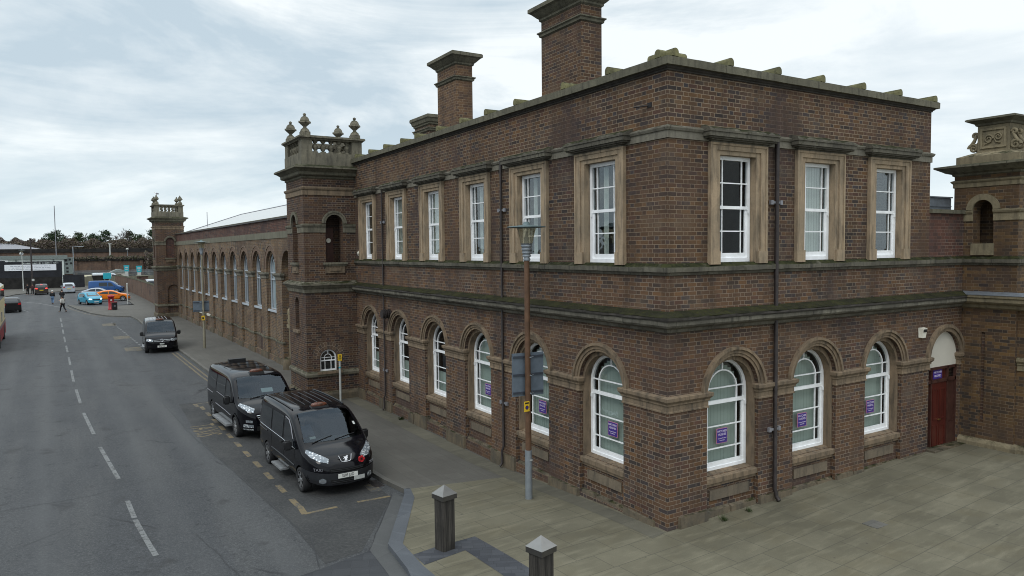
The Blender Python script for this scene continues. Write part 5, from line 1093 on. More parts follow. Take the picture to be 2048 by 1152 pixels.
def wheel(root, x, y, wr, sd, spokes=5, rim=None, w=.22):
    rim = rim or M['alloy']; b = MB(); seg = 28; prof = [(wr * .66, -w / 2), (wr * .95, -w / 2), (wr, -w * .36), (wr, w * .36), (wr * .95, w / 2), (wr * .70, w / 2), (wr * .66, w * .40)]
    V = [(x + r * cos(2 * pi * k / seg), y + sd * n, wr + r * sin(2 * pi * k / seg)) for r, n in prof for k in range(seg)]
    b.mesh(V, [(i * seg + k, i * seg + (k + 1) % seg, (i + 1) * seg + (k + 1) % seg, (i + 1) * seg + k) for i in range(len(prof) - 1) for k in range(seg)], M['tyre'], True)
    o = b.build('wheel', root); b = MB()
    pr = [(wr * .70, w * .46), (wr * .64, w * .40), (wr * .60, w * .10), (0.001, w * .05)]
    V = [(x + r * cos(2 * pi * k / seg), y + sd * n, wr + r * sin(2 * pi * k / seg)) for r, n in pr for k in range(seg)]
    b.mesh(V, [(i * seg + k, i * seg + (k + 1) % seg, (i + 1) * seg + (k + 1) % seg, (i + 1) * seg + k) for i in range(len(pr) - 1) for k in range(seg)], M['arch'], True)
    for k in range(spokes):
        a = 2 * pi * k / spokes + .3
        for da in (-.16, .16):
            p0 = (wr * .12, a); p1 = (wr * .64, a + da); q = lambda r, an, n: (x + r * cos(an), y + sd * n, wr + r * sin(an)); h = .10 if spokes > 5 else .13
            C = [q(p0[0], a - .9, w * .42), q(p0[0], a + .9, w * .42), q(p1[0], p1[1] + h, w * .46), q(p1[0], p1[1] - h, w * .46)]
            b.poly(C, rim)
    b.tube([(x, y + sd * w * .30, wr), (x, y + sd * w * .46, wr)], wr * .16, rim, 12)
    V = [(x + r * cos(2 * pi * k / seg), y + sd * w * .47, wr + r * sin(2 * pi * k / seg)) for r in (wr * .64, wr * .70) for k in range(seg)]
    b.mesh(V, [(k, (k + 1) % seg, seg + (k + 1) % seg, seg + k) for k in range(seg)], rim); b.build('rim', o)
def mirror(root, x, y, z, sd, mat, s=1.):
    b = MB(); m = bpy.data.meshes.new('wing_mirror'); bm = bmesh.new()
    bmesh.ops.create_cube(bm, size=1.); 
    for v in bm.verts: v.co = Vector((v.co.x * .13 * s * (1.2 if v.co.y * sd < 0 else .9), v.co.y * .21 * s, v.co.z * .27 * s))
    bmesh.ops.bevel(bm, geom=bm.edges[:], offset=.04 * s, segments=3, affect='EDGES')
    for v in bm.verts: v.co += Vector((x, y + sd * .15 * s, z))
    r = bmesh.ops.create_cube(bm, size=1.)
    for v in r['verts']: v.co = Vector((x + v.co.x * .07, y + v.co.y * .14, z - .09 + v.co.z * .05))
    for f in bm.faces: f.smooth = True
    bm.to_mesh(m); bm.free(); m.materials.append(mat); m.set_sharp_from_angle(angle=radians(40)); boxuv(m); o = bpy.data.objects.new('wing_mirror', m); COL.objects.link(o); o.parent = root
    return o
def plate(root, p, rz, body, w=.52, h=.112, mat=None, tilt=0.):
    o = MB(); o.box((-.006, -w / 2, -h / 2), (.006, w / 2, h / 2), mat or M['plate_w']); ob = o.build('number_plate', root)
    ob.matrix_local = Matrix.Translation(p) @ Matrix.Rotation(rz, 4, 'Z') @ Matrix.Rotation(tilt, 4, 'Y')
    if body: txt(body, h * .98, M['ink'], 'plate_lettering', ob, Matrix(((0, 0, 1, .008), (1, 0, 0, 0), (0, 1, 0, 0), (0, 0, 0, 1))), sx=.74, ext=.0015)
    return ob
def pbox(b, c, d, mat): b.box(tuple(c[i] - d[i] / 2 for i in range(3)), tuple(c[i] + d[i] / 2 for i in range(3)), mat)
def interior(B, xd, zd, xs, w):
    b = MB(); pbox(b, (xd, 0, zd), (.55, w * 1.9, .16), M['dash']); b.build('dashboard', B.root)
    for y in (-.42, .42):
        b = MB(); pbox(b, (xs, y, zd - .28), (.5, .5, .16), M['seat']); b.hexa([(xs - .30, y - .24, zd - .24), (xs - .16, y - .24, zd - .24), (xs - .16, y + .24, zd - .24), (xs - .30, y + .24, zd - .24), (xs - .42, y - .2, zd + .38), (xs - .32, y - .2, zd + .38), (xs - .32, y + .2, zd + .38), (xs - .42, y + .2, zd + .38)], M['seat']); pbox(b, (xs - .40, y, zd + .50), (.09, .26, .18), M['seat']); b.build('front_seat', B.root)
    b = MB(); c = Vector((xs + .42, -.42, zd + .07)); ax = Vector((-.75, 0, .66)); u_ = Vector((0, 1, 0)); v_ = ax.cross(u_)
    b.tube([c + (u_ * cos(k * pi / 12) + v_ * sin(k * pi / 12)) * .19 for k in range(25)], .017, M['dash'], 6, False); pbox(b, c, (.05, .16, .08), M['dash']); b.build('steering_wheel', B.root)
def surf_text(B, body, size, d, a, b_, mat, name):
    p = B.cast(d, a, b_, .022); n = (p - B.cast(d, a, b_, 0)).normalized(); x = Vector((0, 0, 1)).cross(n).normalized(); y = n.cross(x)
    m = Matrix((x, y, n)).transposed().to_4x4(); m.translation = p; txt(body, size, mat, name, B.root, m, sx=1.1)
def taxi_sign(B, x, z):
    b = MB(); m = Matrix.Identity(4); seg = 20; V = []
    for (k, zz_) in ((.92, 0), (1., .015), (.97, .05), (.78, .085), (.4, .10)):
        V += [(x + .11 * k * sin(2 * pi * i / seg), .235 * k * cos(2 * pi * i / seg), z + zz_) for i in range(seg)]
    b.mesh(V, [(j * seg + i, j * seg + (i + 1) % seg, (j + 1) * seg + (i + 1) % seg, (j + 1) * seg + i) for j in range(4) for i in range(seg)] + [tuple(range(4 * seg, 5 * seg))], M['amber'], True)
    o = b.build('taxi_sign', B.root); b = MB(); b.hexa([(x - .15, -.26, z - .05), (x + .14, -.26, z - .09), (x + .14, .26, z - .09), (x - .15, .26, z - .05), (x - .12, -.235, z + .01), (x + .11, -.235, z + .01), (x + .11, .235, z + .01), (x - .12, .235, z + .01)], M['black']); b.build('sign_base', o)
    txt('TAXI', .062, M['faint_yellow'], 'sign_lettering', o, Matrix(((0, 0, 1, x + .112), (1, 0, 0, 0), (0, 1, 0, z + .075), (0, 0, 0, 1))), sx=1.3, ext=.002)
def roof_ribs(B, xs, ys, z, r=.012, mat=None):
    for y in ys: B.bead('roof_rib', 'T', [(xs[0], y), (xs[1], y)], r, mat or M['bumper'], .003, sub=10)

def van_place(name, label, cat, front_r, rear_r, off, wb, scale, group=None):
    """front_r / rear_r: contact points of the right-hand wheels; off: half track"""
    fr_, rr = Vector((*front_r, 0)), Vector((*rear_r, 0)); d = (fr_ - rr).normalized(); lft = Vector((-d.y, d.x, 0)); c = (fr_ + rr) / 2 + lft * off
    v = thing(name, label, cat, (c.x, c.y, gz(c.x, c.y) - .12), math.atan2(d.y, d.x), group); v.scale = (scale,) * 3; return v

# --- nearest taxi van (light front overhang, steep one-box nose)
v = van_place('taxi_van', 'nearest black taxi van with amber roof sign and a red poppy on its grille', 'taxi', (-5.43, 8.14), (-5.54, 11.33), .90, 3.12, 1.025, 'black taxi vans on the rank')
hw = [(-2.60, .80), (-2.52, .90), (-2.2, .945), (1.3, .95), (1.75, .93), (2.08, .86), (2.30, .72), (2.44, .50), (2.50, .30)]
tp = [(-2.60, 1.70), (-2.50, 1.88), (-2.2, 1.925), (-.8, 1.945), (.2, 1.93), (.55, 1.88), (.85, 1.74), (1.40, 1.36), (1.66, 1.17), (1.95, 1.08), (2.22, .97), (2.42, .84), (2.50, .68)]
B = Body(v, tp, hw, .27, 1.15, .13, M['blackpaint'], (1.56, -1.56), .325, .15)
B.open_screen((.66, 1.50, .70, .80))
B.patch('windscreen', 'T', [(.60, -.68), (.62, -.35), (.63, 0), (.62, .35), (.60, .68)], [(1.52, -.80), (1.60, -.42), (1.62, 0), (1.60, .42), (1.52, .80)], M['screen'], 8, .012)
for sd, k in (('R', -1), ('L', 1)):
    g = M['carglass']
    B.patch('front_door_window', sd, [(.20, 1.10), (.75, 1.09), (1.12, 1.08)], [(.16, 1.70), (.52, 1.66), (.72, 1.52)], g); B.patch('side_window', sd, [(-1.0, 1.13), (-.4, 1.13), (.05, 1.12)], [(-1.0, 1.70), (-.4, 1.72), (.03, 1.72)], g); B.patch('side_window', sd, [(-2.30, 1.14), (-1.7, 1.14), (-1.12, 1.14)], [(-2.22, 1.66), (-1.7, 1.69), (-1.12, 1.70)], g)
    B.patch('quarter_window', sd, [(1.16, 1.06), (1.34, 1.06)], [(.80, 1.50), (.90, 1.42)], g)
    B.patch('headlight', 'T', [(1.80, k * .86), (2.05, k * .80), (2.26, k * .66), (2.37, k * .46)], [(1.72, k * .82), (1.90, k * .72), (2.08, k * .60), (2.28, k * .42)], M['headlamp'], 5, .012, thick=.01)
    B.bead('sill_trim', sd, [(-2.3, 1.10), (-1.2, 1.10), (.0, 1.09), (1.2, 1.05)], .010, M['chrome']); B.bead('door_moulding', sd, [(-1.05, .62), (.2, .62), (1.10, .60)], .018, M['bumper']); B.bead('sliding_door_rail', sd, [(-2.4, 1.0), (-1.5, 1.0)], .014, M['bumper'])
    B.bead('door_gap', sd, [(.10, .40), (.10, 1.75)], .006, M['arch'], 0.); B.bead('door_gap', sd, [(1.10, .75), (1.14, 1.05)], .006, M['arch'], 0.); B.bead('door_gap', sd, [(-1.06, .40), (-1.06, 1.75)], .006, M['arch'], 0.)
    for x in (.24, -.04): B.patch('door_handle', sd, [(x - .09, .97), (x + .09, .97)], [(x - .09, 1.02), (x + .09, 1.02)], M['black'], 2, .03, thick=.01)
    b = MB(); b.box((-.80, k * .80 if k > 0 else -1.04, .22), (.12, k * 1.04 if k > 0 else -.80, .27), M['step']); b.build('side_step', v)
    mirror(v, .98, k * .93, 1.12, k, M['black']); B.bead('roof_rail', 'T', [(-2.3, k * .70), (-1, k * .72), (.3, k * .715)], .02, M['bumper'], .02)
    B.bead('door_visor', sd, [(.18, 1.725), (.5, 1.69), (.74, 1.55), (1.0, 1.27)], .016, M['bracket'])
    for wx in (1.56, -1.56): wheel(v, wx, k * .835, .325, k, 6)
    B.patch('fog_lamp', 'F', [(k * .68, .40), (k * .60, .37), (k * .53, .40)], [(k * .68, .47), (k * .60, .51), (k * .53, .47)], M['headlamp'], 3, .034)
    surf_text(B, 'TAXI', .105, 'F', k * .70, .715, M['bracket'], 'bumper_lettering')
B.patch('bumper', 'F', [(-.93, .40), (-.6, .32), (0, .30), (.6, .32), (.93, .40)], [(-.93, .66), (-.6, .62), (0, .60), (.6, .62), (.93, .66)], M['bumper'], 5, .02, thick=.02)
B.patch('grille', 'F', [(-.42, .64), (0, .625), (.42, .64)], [(-.46, .72), (0, .71), (.46, .72)], M['arch'], 3, .014)
B.patch('lower_grille', 'F', [(-.40, .34), (0, .335), (.40, .34)], [(-.44, .45), (0, .445), (.44, .45)], M['arch'], 3, .026)
for z in (.66, .695): B.bead('grille_bar', 'F', [(-.42, z), (0, z - .01), (.42, z)], .006, M['bumper'], .018)
for z in (.37, .41): B.bead('grille_bar', 'F', [(-.40, z), (0, z - .004), (.40, z)], .007, M['bumper'], .03)
plate(v, B.cast('F', 0, .53, .035), 0, 'SE08 JUD'); plate(v, B.cast('F', -.0 + .30, .425, .04), .12, '', .30, .10, M['offwhite'])
# shield badge with a small standing lion
fm = Matrix.Translation(B.cast('T', 2.36, 0, .02)) @ Matrix.Rotation(-.62, 4, 'Y') @ Matrix(((0, 0, 1, 0), (1, 0, 0, 0), (0, 1, 0, 0), (0, 0, 0, 1)))
def flat(name, P, mat, parent, m, th=.006, off=0.):
    b = MB(); n = len(P); b.mesh([m @ Vector((x, y, off)) for x, y in P] + [m @ Vector((x, y, off + th)) for x, y in P], [tuple(range(n))[::-1], tuple(range(n, 2 * n))] + [(i, (i + 1) % n, n + (i + 1) % n, n + i) for i in range(n)], mat); return b.build(name, parent)
flat('badge', [(-.16, .08), (.16, .08), (.12, -.06), (.08, -.085), (-.08, -.085), (-.12, -.06)], M['black'], v, fm)
bd = MB(); bd.tube([fm @ Vector(p) for p in [(-.17, .09, .01), (-.13, -.06, .01), (-.085, -.09, .01), (.085, -.09, .01), (.13, -.06, .01), (.17, .09, .01)]], .011, M['chrome'], 6); bd.build('badge_rim', v)
flat('lion_badge', [(-.015, -.07), (.035, -.065), (.03, -.02), (.06, .0), (.05, .03), (.075, .05), (.06, .07), (.02, .06), (.0, .04), (-.05, .05), (-.03, .02), (-.07, -.01), (-.02, .0), (-.01, -.03), (-.05, -.05)], M['chrome'], v, fm, .006, .007)
pc = B.cast('T', 2.40, .40, .03); b = MB()
for k in range(5): a = k * 2 * pi / 5; b.tube([pc + Vector((0, .045 * cos(a), .045 * sin(a))), pc + Vector((.02, .045 * cos(a), .045 * sin(a)))], .045, M['poppy'], 10)
b.tube([pc + Vector((.02, 0, 0)), pc + Vector((.03, 0, 0))], .022, M['black'], 8); b.build('poppy', v)
roof_ribs(B, (-1.9, .05), (-.48, -.29, -.10, .10, .29, .48), 1.95, .009)
taxi_sign(B, .36, 1.94)
for y0, y1 in ((-.62, -.05), (.0, .58)): B.bead('wiper', 'T', [(1.60, y0), (1.48, y1)], .011, M['black'], .02)
B.patch('windscreen_sticker', 'T', [(1.12, .66), (1.12, .72)], [(1.22, .66), (1.22, .72)], M['offwhite'], 1, .011); interior(B, 1.36, 1.02, .30, .8)
B.patch('permit_card', 'T', [(1.40, -.62), (1.40, -.46)], [(1.50, -.62), (1.50, -.46)], M['offwhite'], 1, -.02); B.patch('rear_window', 'B', [(-.62, 1.14), (.62, 1.14)], [(-.58, 1.68), (.58, 1.68)], M['carglass'])
for k in (-1, 1): B.patch('tail_lamp', 'B', [(k * .72, .95), (k * .84, .95)], [(k * .70, 1.25), (k * .80, 1.25)], M['redlens'], 2, .012)
plate(v, B.cast('B', 0, .85, .02), pi, 'SE08 JUD', mat=M['plate_y'])
van1 = v

# --- second taxi van (long wheelbase, big trapezoid grille)
v = van_place('taxi_van', 'second black taxi van with chrome slatted grille and silver side step', 'taxi', (-5.72, 15.20), (-5.90, 18.62), .935, 3.3, 1.035, 'black taxi vans on the rank')
hw = [(-2.78, .84), (-2.7, .95), (-2.4, .985), (1.5, .99), (1.95, .97), (2.25, .88), (2.46, .70), (2.56, .45)]
tp = [(-2.78, 1.72), (-2.7, 1.93), (-2.4, 1.975), (-.8, 1.99), (.55, 1.97), (.85, 1.90), (1.1, 1.76), (1.62, 1.32), (1.80, 1.20), (2.1, 1.12), (2.38, 1.0), (2.5, .90), (2.56, .74)]
B = Body(v, tp, hw, .26, 1.2, .15, M['blackpaint'], (1.60, -1.70), .34, .15)
B.open_screen((.98, 1.66, .74, .84))
B.patch('windscreen', 'T', [(.92, -.72), (.94, -.35), (.95, 0), (.94, .35), (.92, .72)], [(1.66, -.84), (1.73, -.42), (1.75, 0), (1.73, .42), (1.66, .84)], M['screen'], 8, .012)
for sd, k in (('R', -1), ('L', 1)):
    g = M['carglass']
    B.patch('front_door_window', sd, [(.42, 1.16), (.9, 1.15), (1.26, 1.12)], [(.40, 1.76), (.72, 1.73), (.92, 1.62)], g); B.patch('side_window', sd, [(-.95, 1.2), (-.3, 1.19), (.28, 1.18)], [(-.95, 1.76), (-.3, 1.78), (.26, 1.78)], g); B.patch('side_window', sd, [(-2.45, 1.22), (-1.8, 1.21), (-1.08, 1.2)], [(-2.3, 1.70), (-1.8, 1.74), (-1.08, 1.76)], g)
    B.patch('headlight', 'T', [(1.90, k * .93), (2.15, k * .86), (2.36, k * .74), (2.46, k * .58)], [(1.86, k * .86), (2.02, k * .78), (2.2, k * .66), (2.36, k * .52)], M['headlamp'], 5, .012, thick=.01)
    B.patch('wheel_arch_trim', sd, [(1.18, .45), (1.28, .64), (1.6, .77), (1.92, .64), (2.02, .45)], [(1.12, .45), (1.24, .68), (1.6, .82), (1.96, .68), (2.08, .45)], M['blackpaint'], 2, .02)
    B.bead('door_moulding', sd, [(-1.1, .70), (.3, .68), (1.1, .64)], .013, M['bracket']); B.bead('sliding_door_rail', sd, [(-2.5, 1.02), (-1.5, 1.02)], .012, M['bracket']); B.bead('waist_trim', sd, [(-.9, 1.15), (.3, 1.13), (1.2, 1.08)], .010, M['bracket'])
    b = MB(); b.box((-1.05, k * .84 if k > 0 else -1.13, .24), (.95, k * 1.13 if k > 0 else -.84, .31), M['step']); b.build('side_step', v)
    mirror(v, 1.22, k * .97, 1.20, k, M['black'], 1.1)
    for wx in (1.60, -1.70): wheel(v, wx, k * .87, .34, k, 7)
    for z0, z1, y0, y1 in ((.58, .66, .62, .80), (.42, .52, .60, .86), (.34, .38, .60, .86)): B.patch('bumper_lamp', 'F', [(k * y0, z0), (k * y1, z0 + .02)], [(k * y0, z1), (k * y1, z1 + .02)], M['headlamp'], 2, .014)
    for x in (.5, .2): B.patch('door_handle', sd, [(x - .1, 1.02), (x + .1, 1.02)], [(x - .1, 1.07), (x + .1, 1.07)], M['black'], 2, .03, thick=.01)
B.patch('grille', 'F', [(-.34, .54), (0, .52), (.34, .54)], [(-.50, .82), (0, .84), (.50, .82)], M['arch'], 5, .014)
for i in range(5): z = .57 + .06 * i; B.bead('grille_slat', 'F', [(-.36 - .033 * i, z), (0, z), (.36 + .033 * i, z)], .010, M['chrome'], .022)
B.bead('grille_surround', 'F', [(-.50, .80), (-.36, .55), (0, .52), (.36, .55), (.50, .80), (0, .855), (-.50, .80)], .016, M['chrome'], .02)
B.patch('lower_grille', 'F', [(-.5, .32), (0, .30), (.5, .32)], [(-.5, .46), (0, .45), (.5, .46)], M['arch'], 3, .016)
plate(v, B.cast('F', 0, .48, .035), 0, '')
taxi_sign(B, .72, 1.985); B.patch('paper_card', 'T', [(1.42, -.05), (1.42, .34)], [(1.56, -.05), (1.56, .34)], M['greenblind'], 2, -.015); interior(B, 1.56, 1.08, .55, .85)
for x in (-1.9, -1.1, -.25): B.bead('roof_rib', 'T', [(x, -.66), (x, .66)], .010, M['arch'], .004)
b = MB(); pbox(b, (-2.35, 0.1, 2.03), (.22, .62, .1), M['black']); b.build('roof_box', v)
for k in (-1, 1): B.patch('tail_lamp', 'B', [(k * .80, .9), (k * .90, .9)], [(k * .76, 1.5), (k * .84, 1.5)], M['redlens'], 2, .012)
B.patch('rear_window', 'B', [(-.66, 1.2), (.66, 1.2)], [(-.62, 1.72), (.62, 1.72)], M['carglass']); B.bead('wiper', 'T', [(1.76, -.5), (1.68, .1)], .011, M['black'], .02)

# --- third taxi van
v = thing('taxi_van', 'third black taxi van farther back with round silver badge and silver roof stripes', 'taxi', (-5.42, 42.65, gz(0, 40) - .12), radians(-92.5), 'black taxi vans on the rank'); v.scale = (1.02,) * 3
hw = [(-2.5, .84), (-2.42, .92), (-2.1, .95), (1.5, .95), (1.9, .93), (2.15, .87), (2.33, .72), (2.40, .5)]
tp = [(-2.5, 1.75), (-2.42, 1.92), (-2.1, 1.955), (-.8, 1.965), (.5, 1.95), (.78, 1.89), (1.0, 1.78), (1.52, 1.30), (1.66, 1.20), (2.0, 1.08), (2.2, .98), (2.34, .86), (2.40, .70)]
B = Body(v, tp, hw, .26, 1.15, .13, M['blackpaint'], (1.55, -1.45), .33, .13)
B.open_screen((.92, 1.52, .70, .80)); B.patch('windscreen', 'T', [(.85, -.70), (.87, 0), (.85, .70)], [(1.56, -.80), (1.62, 0), (1.56, .80)], M['screen'], 8, .012); interior(B, 1.42, 1.04, .4, .8)
for sd, k in (('R', -1), ('L', 1)):
    g = M['carglass']
    B.patch('front_door_window', sd, [(.35, 1.12), (.8, 1.11), (1.18, 1.08)], [(.33, 1.74), (.62, 1.72), (.84, 1.58)], g); B.patch('side_window', sd, [(-.9, 1.16), (.22, 1.14)], [(-.9, 1.74), (.2, 1.75)], g); B.patch('side_window', sd, [(-2.2, 1.17), (-1.02, 1.16)], [(-2.1, 1.70), (-1.02, 1.74)], g)
    B.patch('headlight', 'F', [(k * .50, .74), (k * .68, .74), (k * .86, .78)], [(k * .48, .86), (k * .68, .89), (k * .84, .92)], M['headlamp'], 4, .012, thick=.01)
    b = MB(); b.box((-.9, k * .80 if k > 0 else -1.02, .22), (.6, k * 1.02 if k > 0 else -.80, .27), M['step']); b.build('side_step', v); mirror(v, 1.14, k * .93, 1.16, k, M['black'])
    for wx in (1.55, -1.45): wheel(v, wx, k * .835, .33, k, 5)
    B.patch('bumper_lamp', 'F', [(k * .6, .40), (k * .78, .42)], [(k * .6, .46), (k * .78, .48)], M['arch'], 2, .012)
B.patch('grille', 'F', [(-.46, .73), (.46, .73)], [(-.46, .85), (.46, .85)], M['arch'], 3, .012)
for z in (.75, .835): B.bead('grille_bar', 'F', [(-.46, z), (0, z), (.46, z)], .009, M['chrome'], .016)
pc = B.cast('F', 0, .80, .03); b = MB(); b.tube([pc + Vector((0, .085 * cos(k * pi / 10), .085 * sin(k * pi / 10))) for k in range(21)], .012, M['chrome'], 6, False)
for P in ([(-.035, .07), (0, -.0), (.035, .07)], [(-.07, .03), (-.03, -.07), (0, -.005), (.03, -.07), (.07, .03)]): b.tube([pc + Vector((0, y, z)) for y, z in P], .009, M['chrome'], 5)
b.build('round_badge', v)
plate(v, B.cast('F', 0, .44, .03), 0, 'BG66 YNP'); plate(v, B.cast('F', 0, .60, .03), 0, '', .26, .08, M['offwhite']); taxi_sign(B, .62, 1.955)
for y in (-.55, -.35, -.15, .05, .25, .45): B.bead('roof_stripe', 'T', [(-2.0, y), (.35, y)], .018, M['bracket'], .0, sub=10)
B.patch('rear_window', 'B', [(-.62, 1.14), (.62, 1.14)], [(-.58, 1.7), (.58, 1.7)], M['carglass'])

# ------------------------------------------------------------------ cars further off
def car(name, label, cat, loc, rz, col, kind, group='cars parked and passing by the far bend', lit=None, scale=1., glass=None, plates=True):
    v = thing(name, label, cat, (*loc, gz(*loc) - .12), rz, group); v.scale = (scale,) * 3; P = paint(label[:18].replace(' ', '_'), col) if col else M['blackpaint']
    if kind == 'hatch':
        tp = [(-2.0, .95), (-1.95, 1.10), (-1.6, 1.40), (-1.0, 1.52), (-.2, 1.55), (.35, 1.48), (1.15, 1.05), (1.5, .98), (1.85, .86), (2.0, .72), (2.05, .58)]; hw = [(-2.0, .74), (-1.9, .84), (-1.4, .88), (1.2, .88), (1.65, .83), (1.9, .70), (2.05, .45)]; wb = (1.25, -1.28); wr_, belt, scr = .31, .92, (.40, 1.16)
        win = [([(-.30, .96), (.3, .95), (.95, .95)], [(-.28, 1.36), (.1, 1.36), (.42, 1.30)]), ([(-1.35, .99), (-.38, .96)], [(-1.1, 1.33), (-.36, 1.36)])]; rw = (1.02, 1.38)
    elif kind == 'coupe':
        tp = [(-2.15, .85), (-2.1, .98), (-1.6, 1.14), (-1.0, 1.34), (-.2, 1.42), (.3, 1.36), (1.1, .98), (1.6, .90), (2.0, .78), (2.15, .66), (2.2, .52)]; hw = [(-2.15, .72), (-2.05, .84), (-1.4, .89), (1.2, .88), (1.8, .82), (2.05, .70), (2.2, .45)]; wb = (1.35, -1.30); wr_, belt, scr = .33, .88, (.34, 1.10)
        win = [([(-.25, .92), (.3, .91), (.92, .90)], [(-.22, 1.27), (.1, 1.27), (.38, 1.20)]), ([(-1.35, .98), (-.33, .93)], [(-.95, 1.22), (-.31, 1.27)])]; rw = (1.0, 1.22)
    elif kind == 'suv':
        tp = [(-2.2, 1.0), (-2.15, 1.25), (-1.9, 1.58), (-1.2, 1.68), (-.2, 1.70), (.4, 1.62), (1.05, 1.15), (1.6, 1.06), (2.0, .96), (2.18, .82), (2.25, .62)]; hw = [(-2.2, .80), (-2.1, .90), (-1.5, .93), (1.3, .93), (1.85, .87), (2.1, .74), (2.25, .48)]; wb = (1.35, -1.32); wr_, belt, scr = .36, 1.02, (.44, 1.04)
        win = [([(-.25, 1.06), (.3, 1.05), (.88, 1.05)], [(-.23, 1.5), (.1, 1.5), (.46, 1.42)]), ([(-1.3, 1.08), (-.33, 1.06)], [(-1.25, 1.48), (-.31, 1.5)]), ([(-1.95, 1.12), (-1.38, 1.09)], [(-1.75, 1.44), (-1.34, 1.48)])]; rw = (1.14, 1.50)
    else:
        tp = [(-2.45, 1.7), (-2.4, 1.9), (-2.1, 1.95), (-.6, 1.96), (.5, 1.94), (.8, 1.86), (1.5, 1.30), (1.68, 1.16), (2.1, 1.04), (2.33, .86), (2.40, .66)]; hw = [(-2.45, .84), (-2.35, .92), (-2.0, .95), (1.5, .95), (2.0, .90), (2.25, .74), (2.40, .5)]; wb = (1.5, -1.5); wr_, belt, scr = .33, 1.15, (.84, 1.56)
        win = [([(.35, 1.10), (.8, 1.10), (1.2, 1.08)], [(.33, 1.68), (.6, 1.67), (.82, 1.56)]), ([(-.95, 1.12), (.22, 1.11)], [(-.95, 1.68), (.20, 1.70)])]; rw = (1.15, 1.65)
    B = Body(v, tp, hw, .22, belt, .22 if kind != 'van' else .13, P, wb, wr_, .10, 2)
    G = glass or M['carglass']; B.patch('windscreen', 'T', [(scr[0], -.58), (scr[0] + .03, 0), (scr[0], .58)], [(scr[1], -.70), (scr[1] + .05, 0), (scr[1], .70)], G, 6)
    B.patch('rear_window', 'B', [(-.60, rw[0]), (0, rw[0]), (.60, rw[0])], [(-.50, rw[1]), (0, rw[1]), (.50, rw[1])], G, 4, .012)
    zf = {'hatch': .66, 'coupe': .58, 'suv': .76, 'van': .80}[kind]; zr = {'hatch': .86, 'coupe': .80, 'suv': .98, 'van': 1.0}[kind]
    for sd, k in (('R', -1), ('L', 1)):
        for a, b_ in win: B.patch('side_window', sd, a, b_, G, 4)
        B.patch('headlight', 'F', [(k * .46, zf), (k * .64, zf), (k * .78, zf + .03)], [(k * .48, zf + .13), (k * .62, zf + .15), (k * .74, zf + .17)], M['lit_white'] if lit == 'front' else M['headlamp'], 4, .014)
        B.patch('tail_lamp', 'B', [(k * .52, zr - .06), (k * .80, zr - .04)], [(k * .54, zr + .10), (k * .78, zr + .14)], M['lit_red'] if lit == 'rear' else M['redlens'], 4, .016)
        mirror(v, win[0][0][-1][0] - .02, k * .86, win[0][0][-1][1] + .04, k, P, .75); B.bead('door_gap', sd, [(win[0][0][0][0] - .02, .40), (win[0][0][0][0] - .03, belt)], .007, M['arch'], 0.)
        for wx in wb: wheel(v, wx, k * (lerp_tab(hw, wx) - .11), wr_, k, 5)
    B.patch('grille', 'F', [(-.40, zf - .04), (0, zf - .05), (.40, zf - .04)], [(-.44, zf + .08), (0, zf + .07), (.44, zf + .08)], M['arch'], 3, .012)
    if plates: plate(v, B.cast('F', 0, .40, .02), 0, ''); plate(v, B.cast('B', 0, .74 if kind != 'hatch' else .62, .02), pi, '', mat=M['plate_y'])
    if lit == 'rear': B.patch('brake_light', 'B', [(-.16, rw[1] + .05), (.16, rw[1] + .05)], [(-.16, rw[1] + .09), (.16, rw[1] + .09)], M['lit_red'], 2, .016)
    return B
car('parked_car', 'brown family car seen from behind with red tail lights on', 'car', (-14.05, 128.7), radians(91), (.05, .042, .038), 'suv', lit='rear')
car('parked_car', 'silver car seen from behind, left of the blue van', 'car', (-10.35, 130.7), radians(92), (.42, .46, .50), 'suv')
car('panel_van', 'blue van parked side-on in front of the curved boundary wall', 'van', (-4.95, 124.5), radians(-14), (.035, .10, .27), 'van', scale=1.04)
car('parked_car', 'pale silver-blue car half hidden behind the turquoise and orange cars', 'car', (-6.6, 112.5), radians(-8), (.40, .44, .50), 'coupe')
car('parked_car', 'turquoise hatchback facing the viewer with its headlights on', 'car', (-8.1, 96.0), radians(-72), (.055, .29, .42), 'hatch', lit='front')
car('parked_car', 'bright orange hatchback parked side-on behind the red pillar box', 'car', (-5.45, 101.8), radians(-6), (.78, .20, .015), 'coupe', scale=1.05)
car('passing_car', 'dark grey car with sloping tail beside the bus, seen from behind', 'car', (-16.2, 88.2), radians(100), (.018, .017, .018), 'hatch', group=None, scale=1.08, plates=False)
# white vans in the yard behind the boundary wall
car('panel_van', 'white van behind the boundary wall beside the distant tower', 'van', (1.2, 121.5), radians(165), (.62, .66, .70), 'van', 'vans in the yard behind the wall', scale=1.1); car('panel_van', 'white van in the yard beneath the left teal totem', 'van', (-3.0, 163.0), radians(4), (.62, .66, .70), 'van', 'vans in the yard behind the wall', scale=1.25)
car('panel_van', 'cream van next to the black shed under the viaduct', 'van', (-6.0, 168.0), radians(2), (.62, .58, .42), 'van', 'vans in the yard behind the wall')

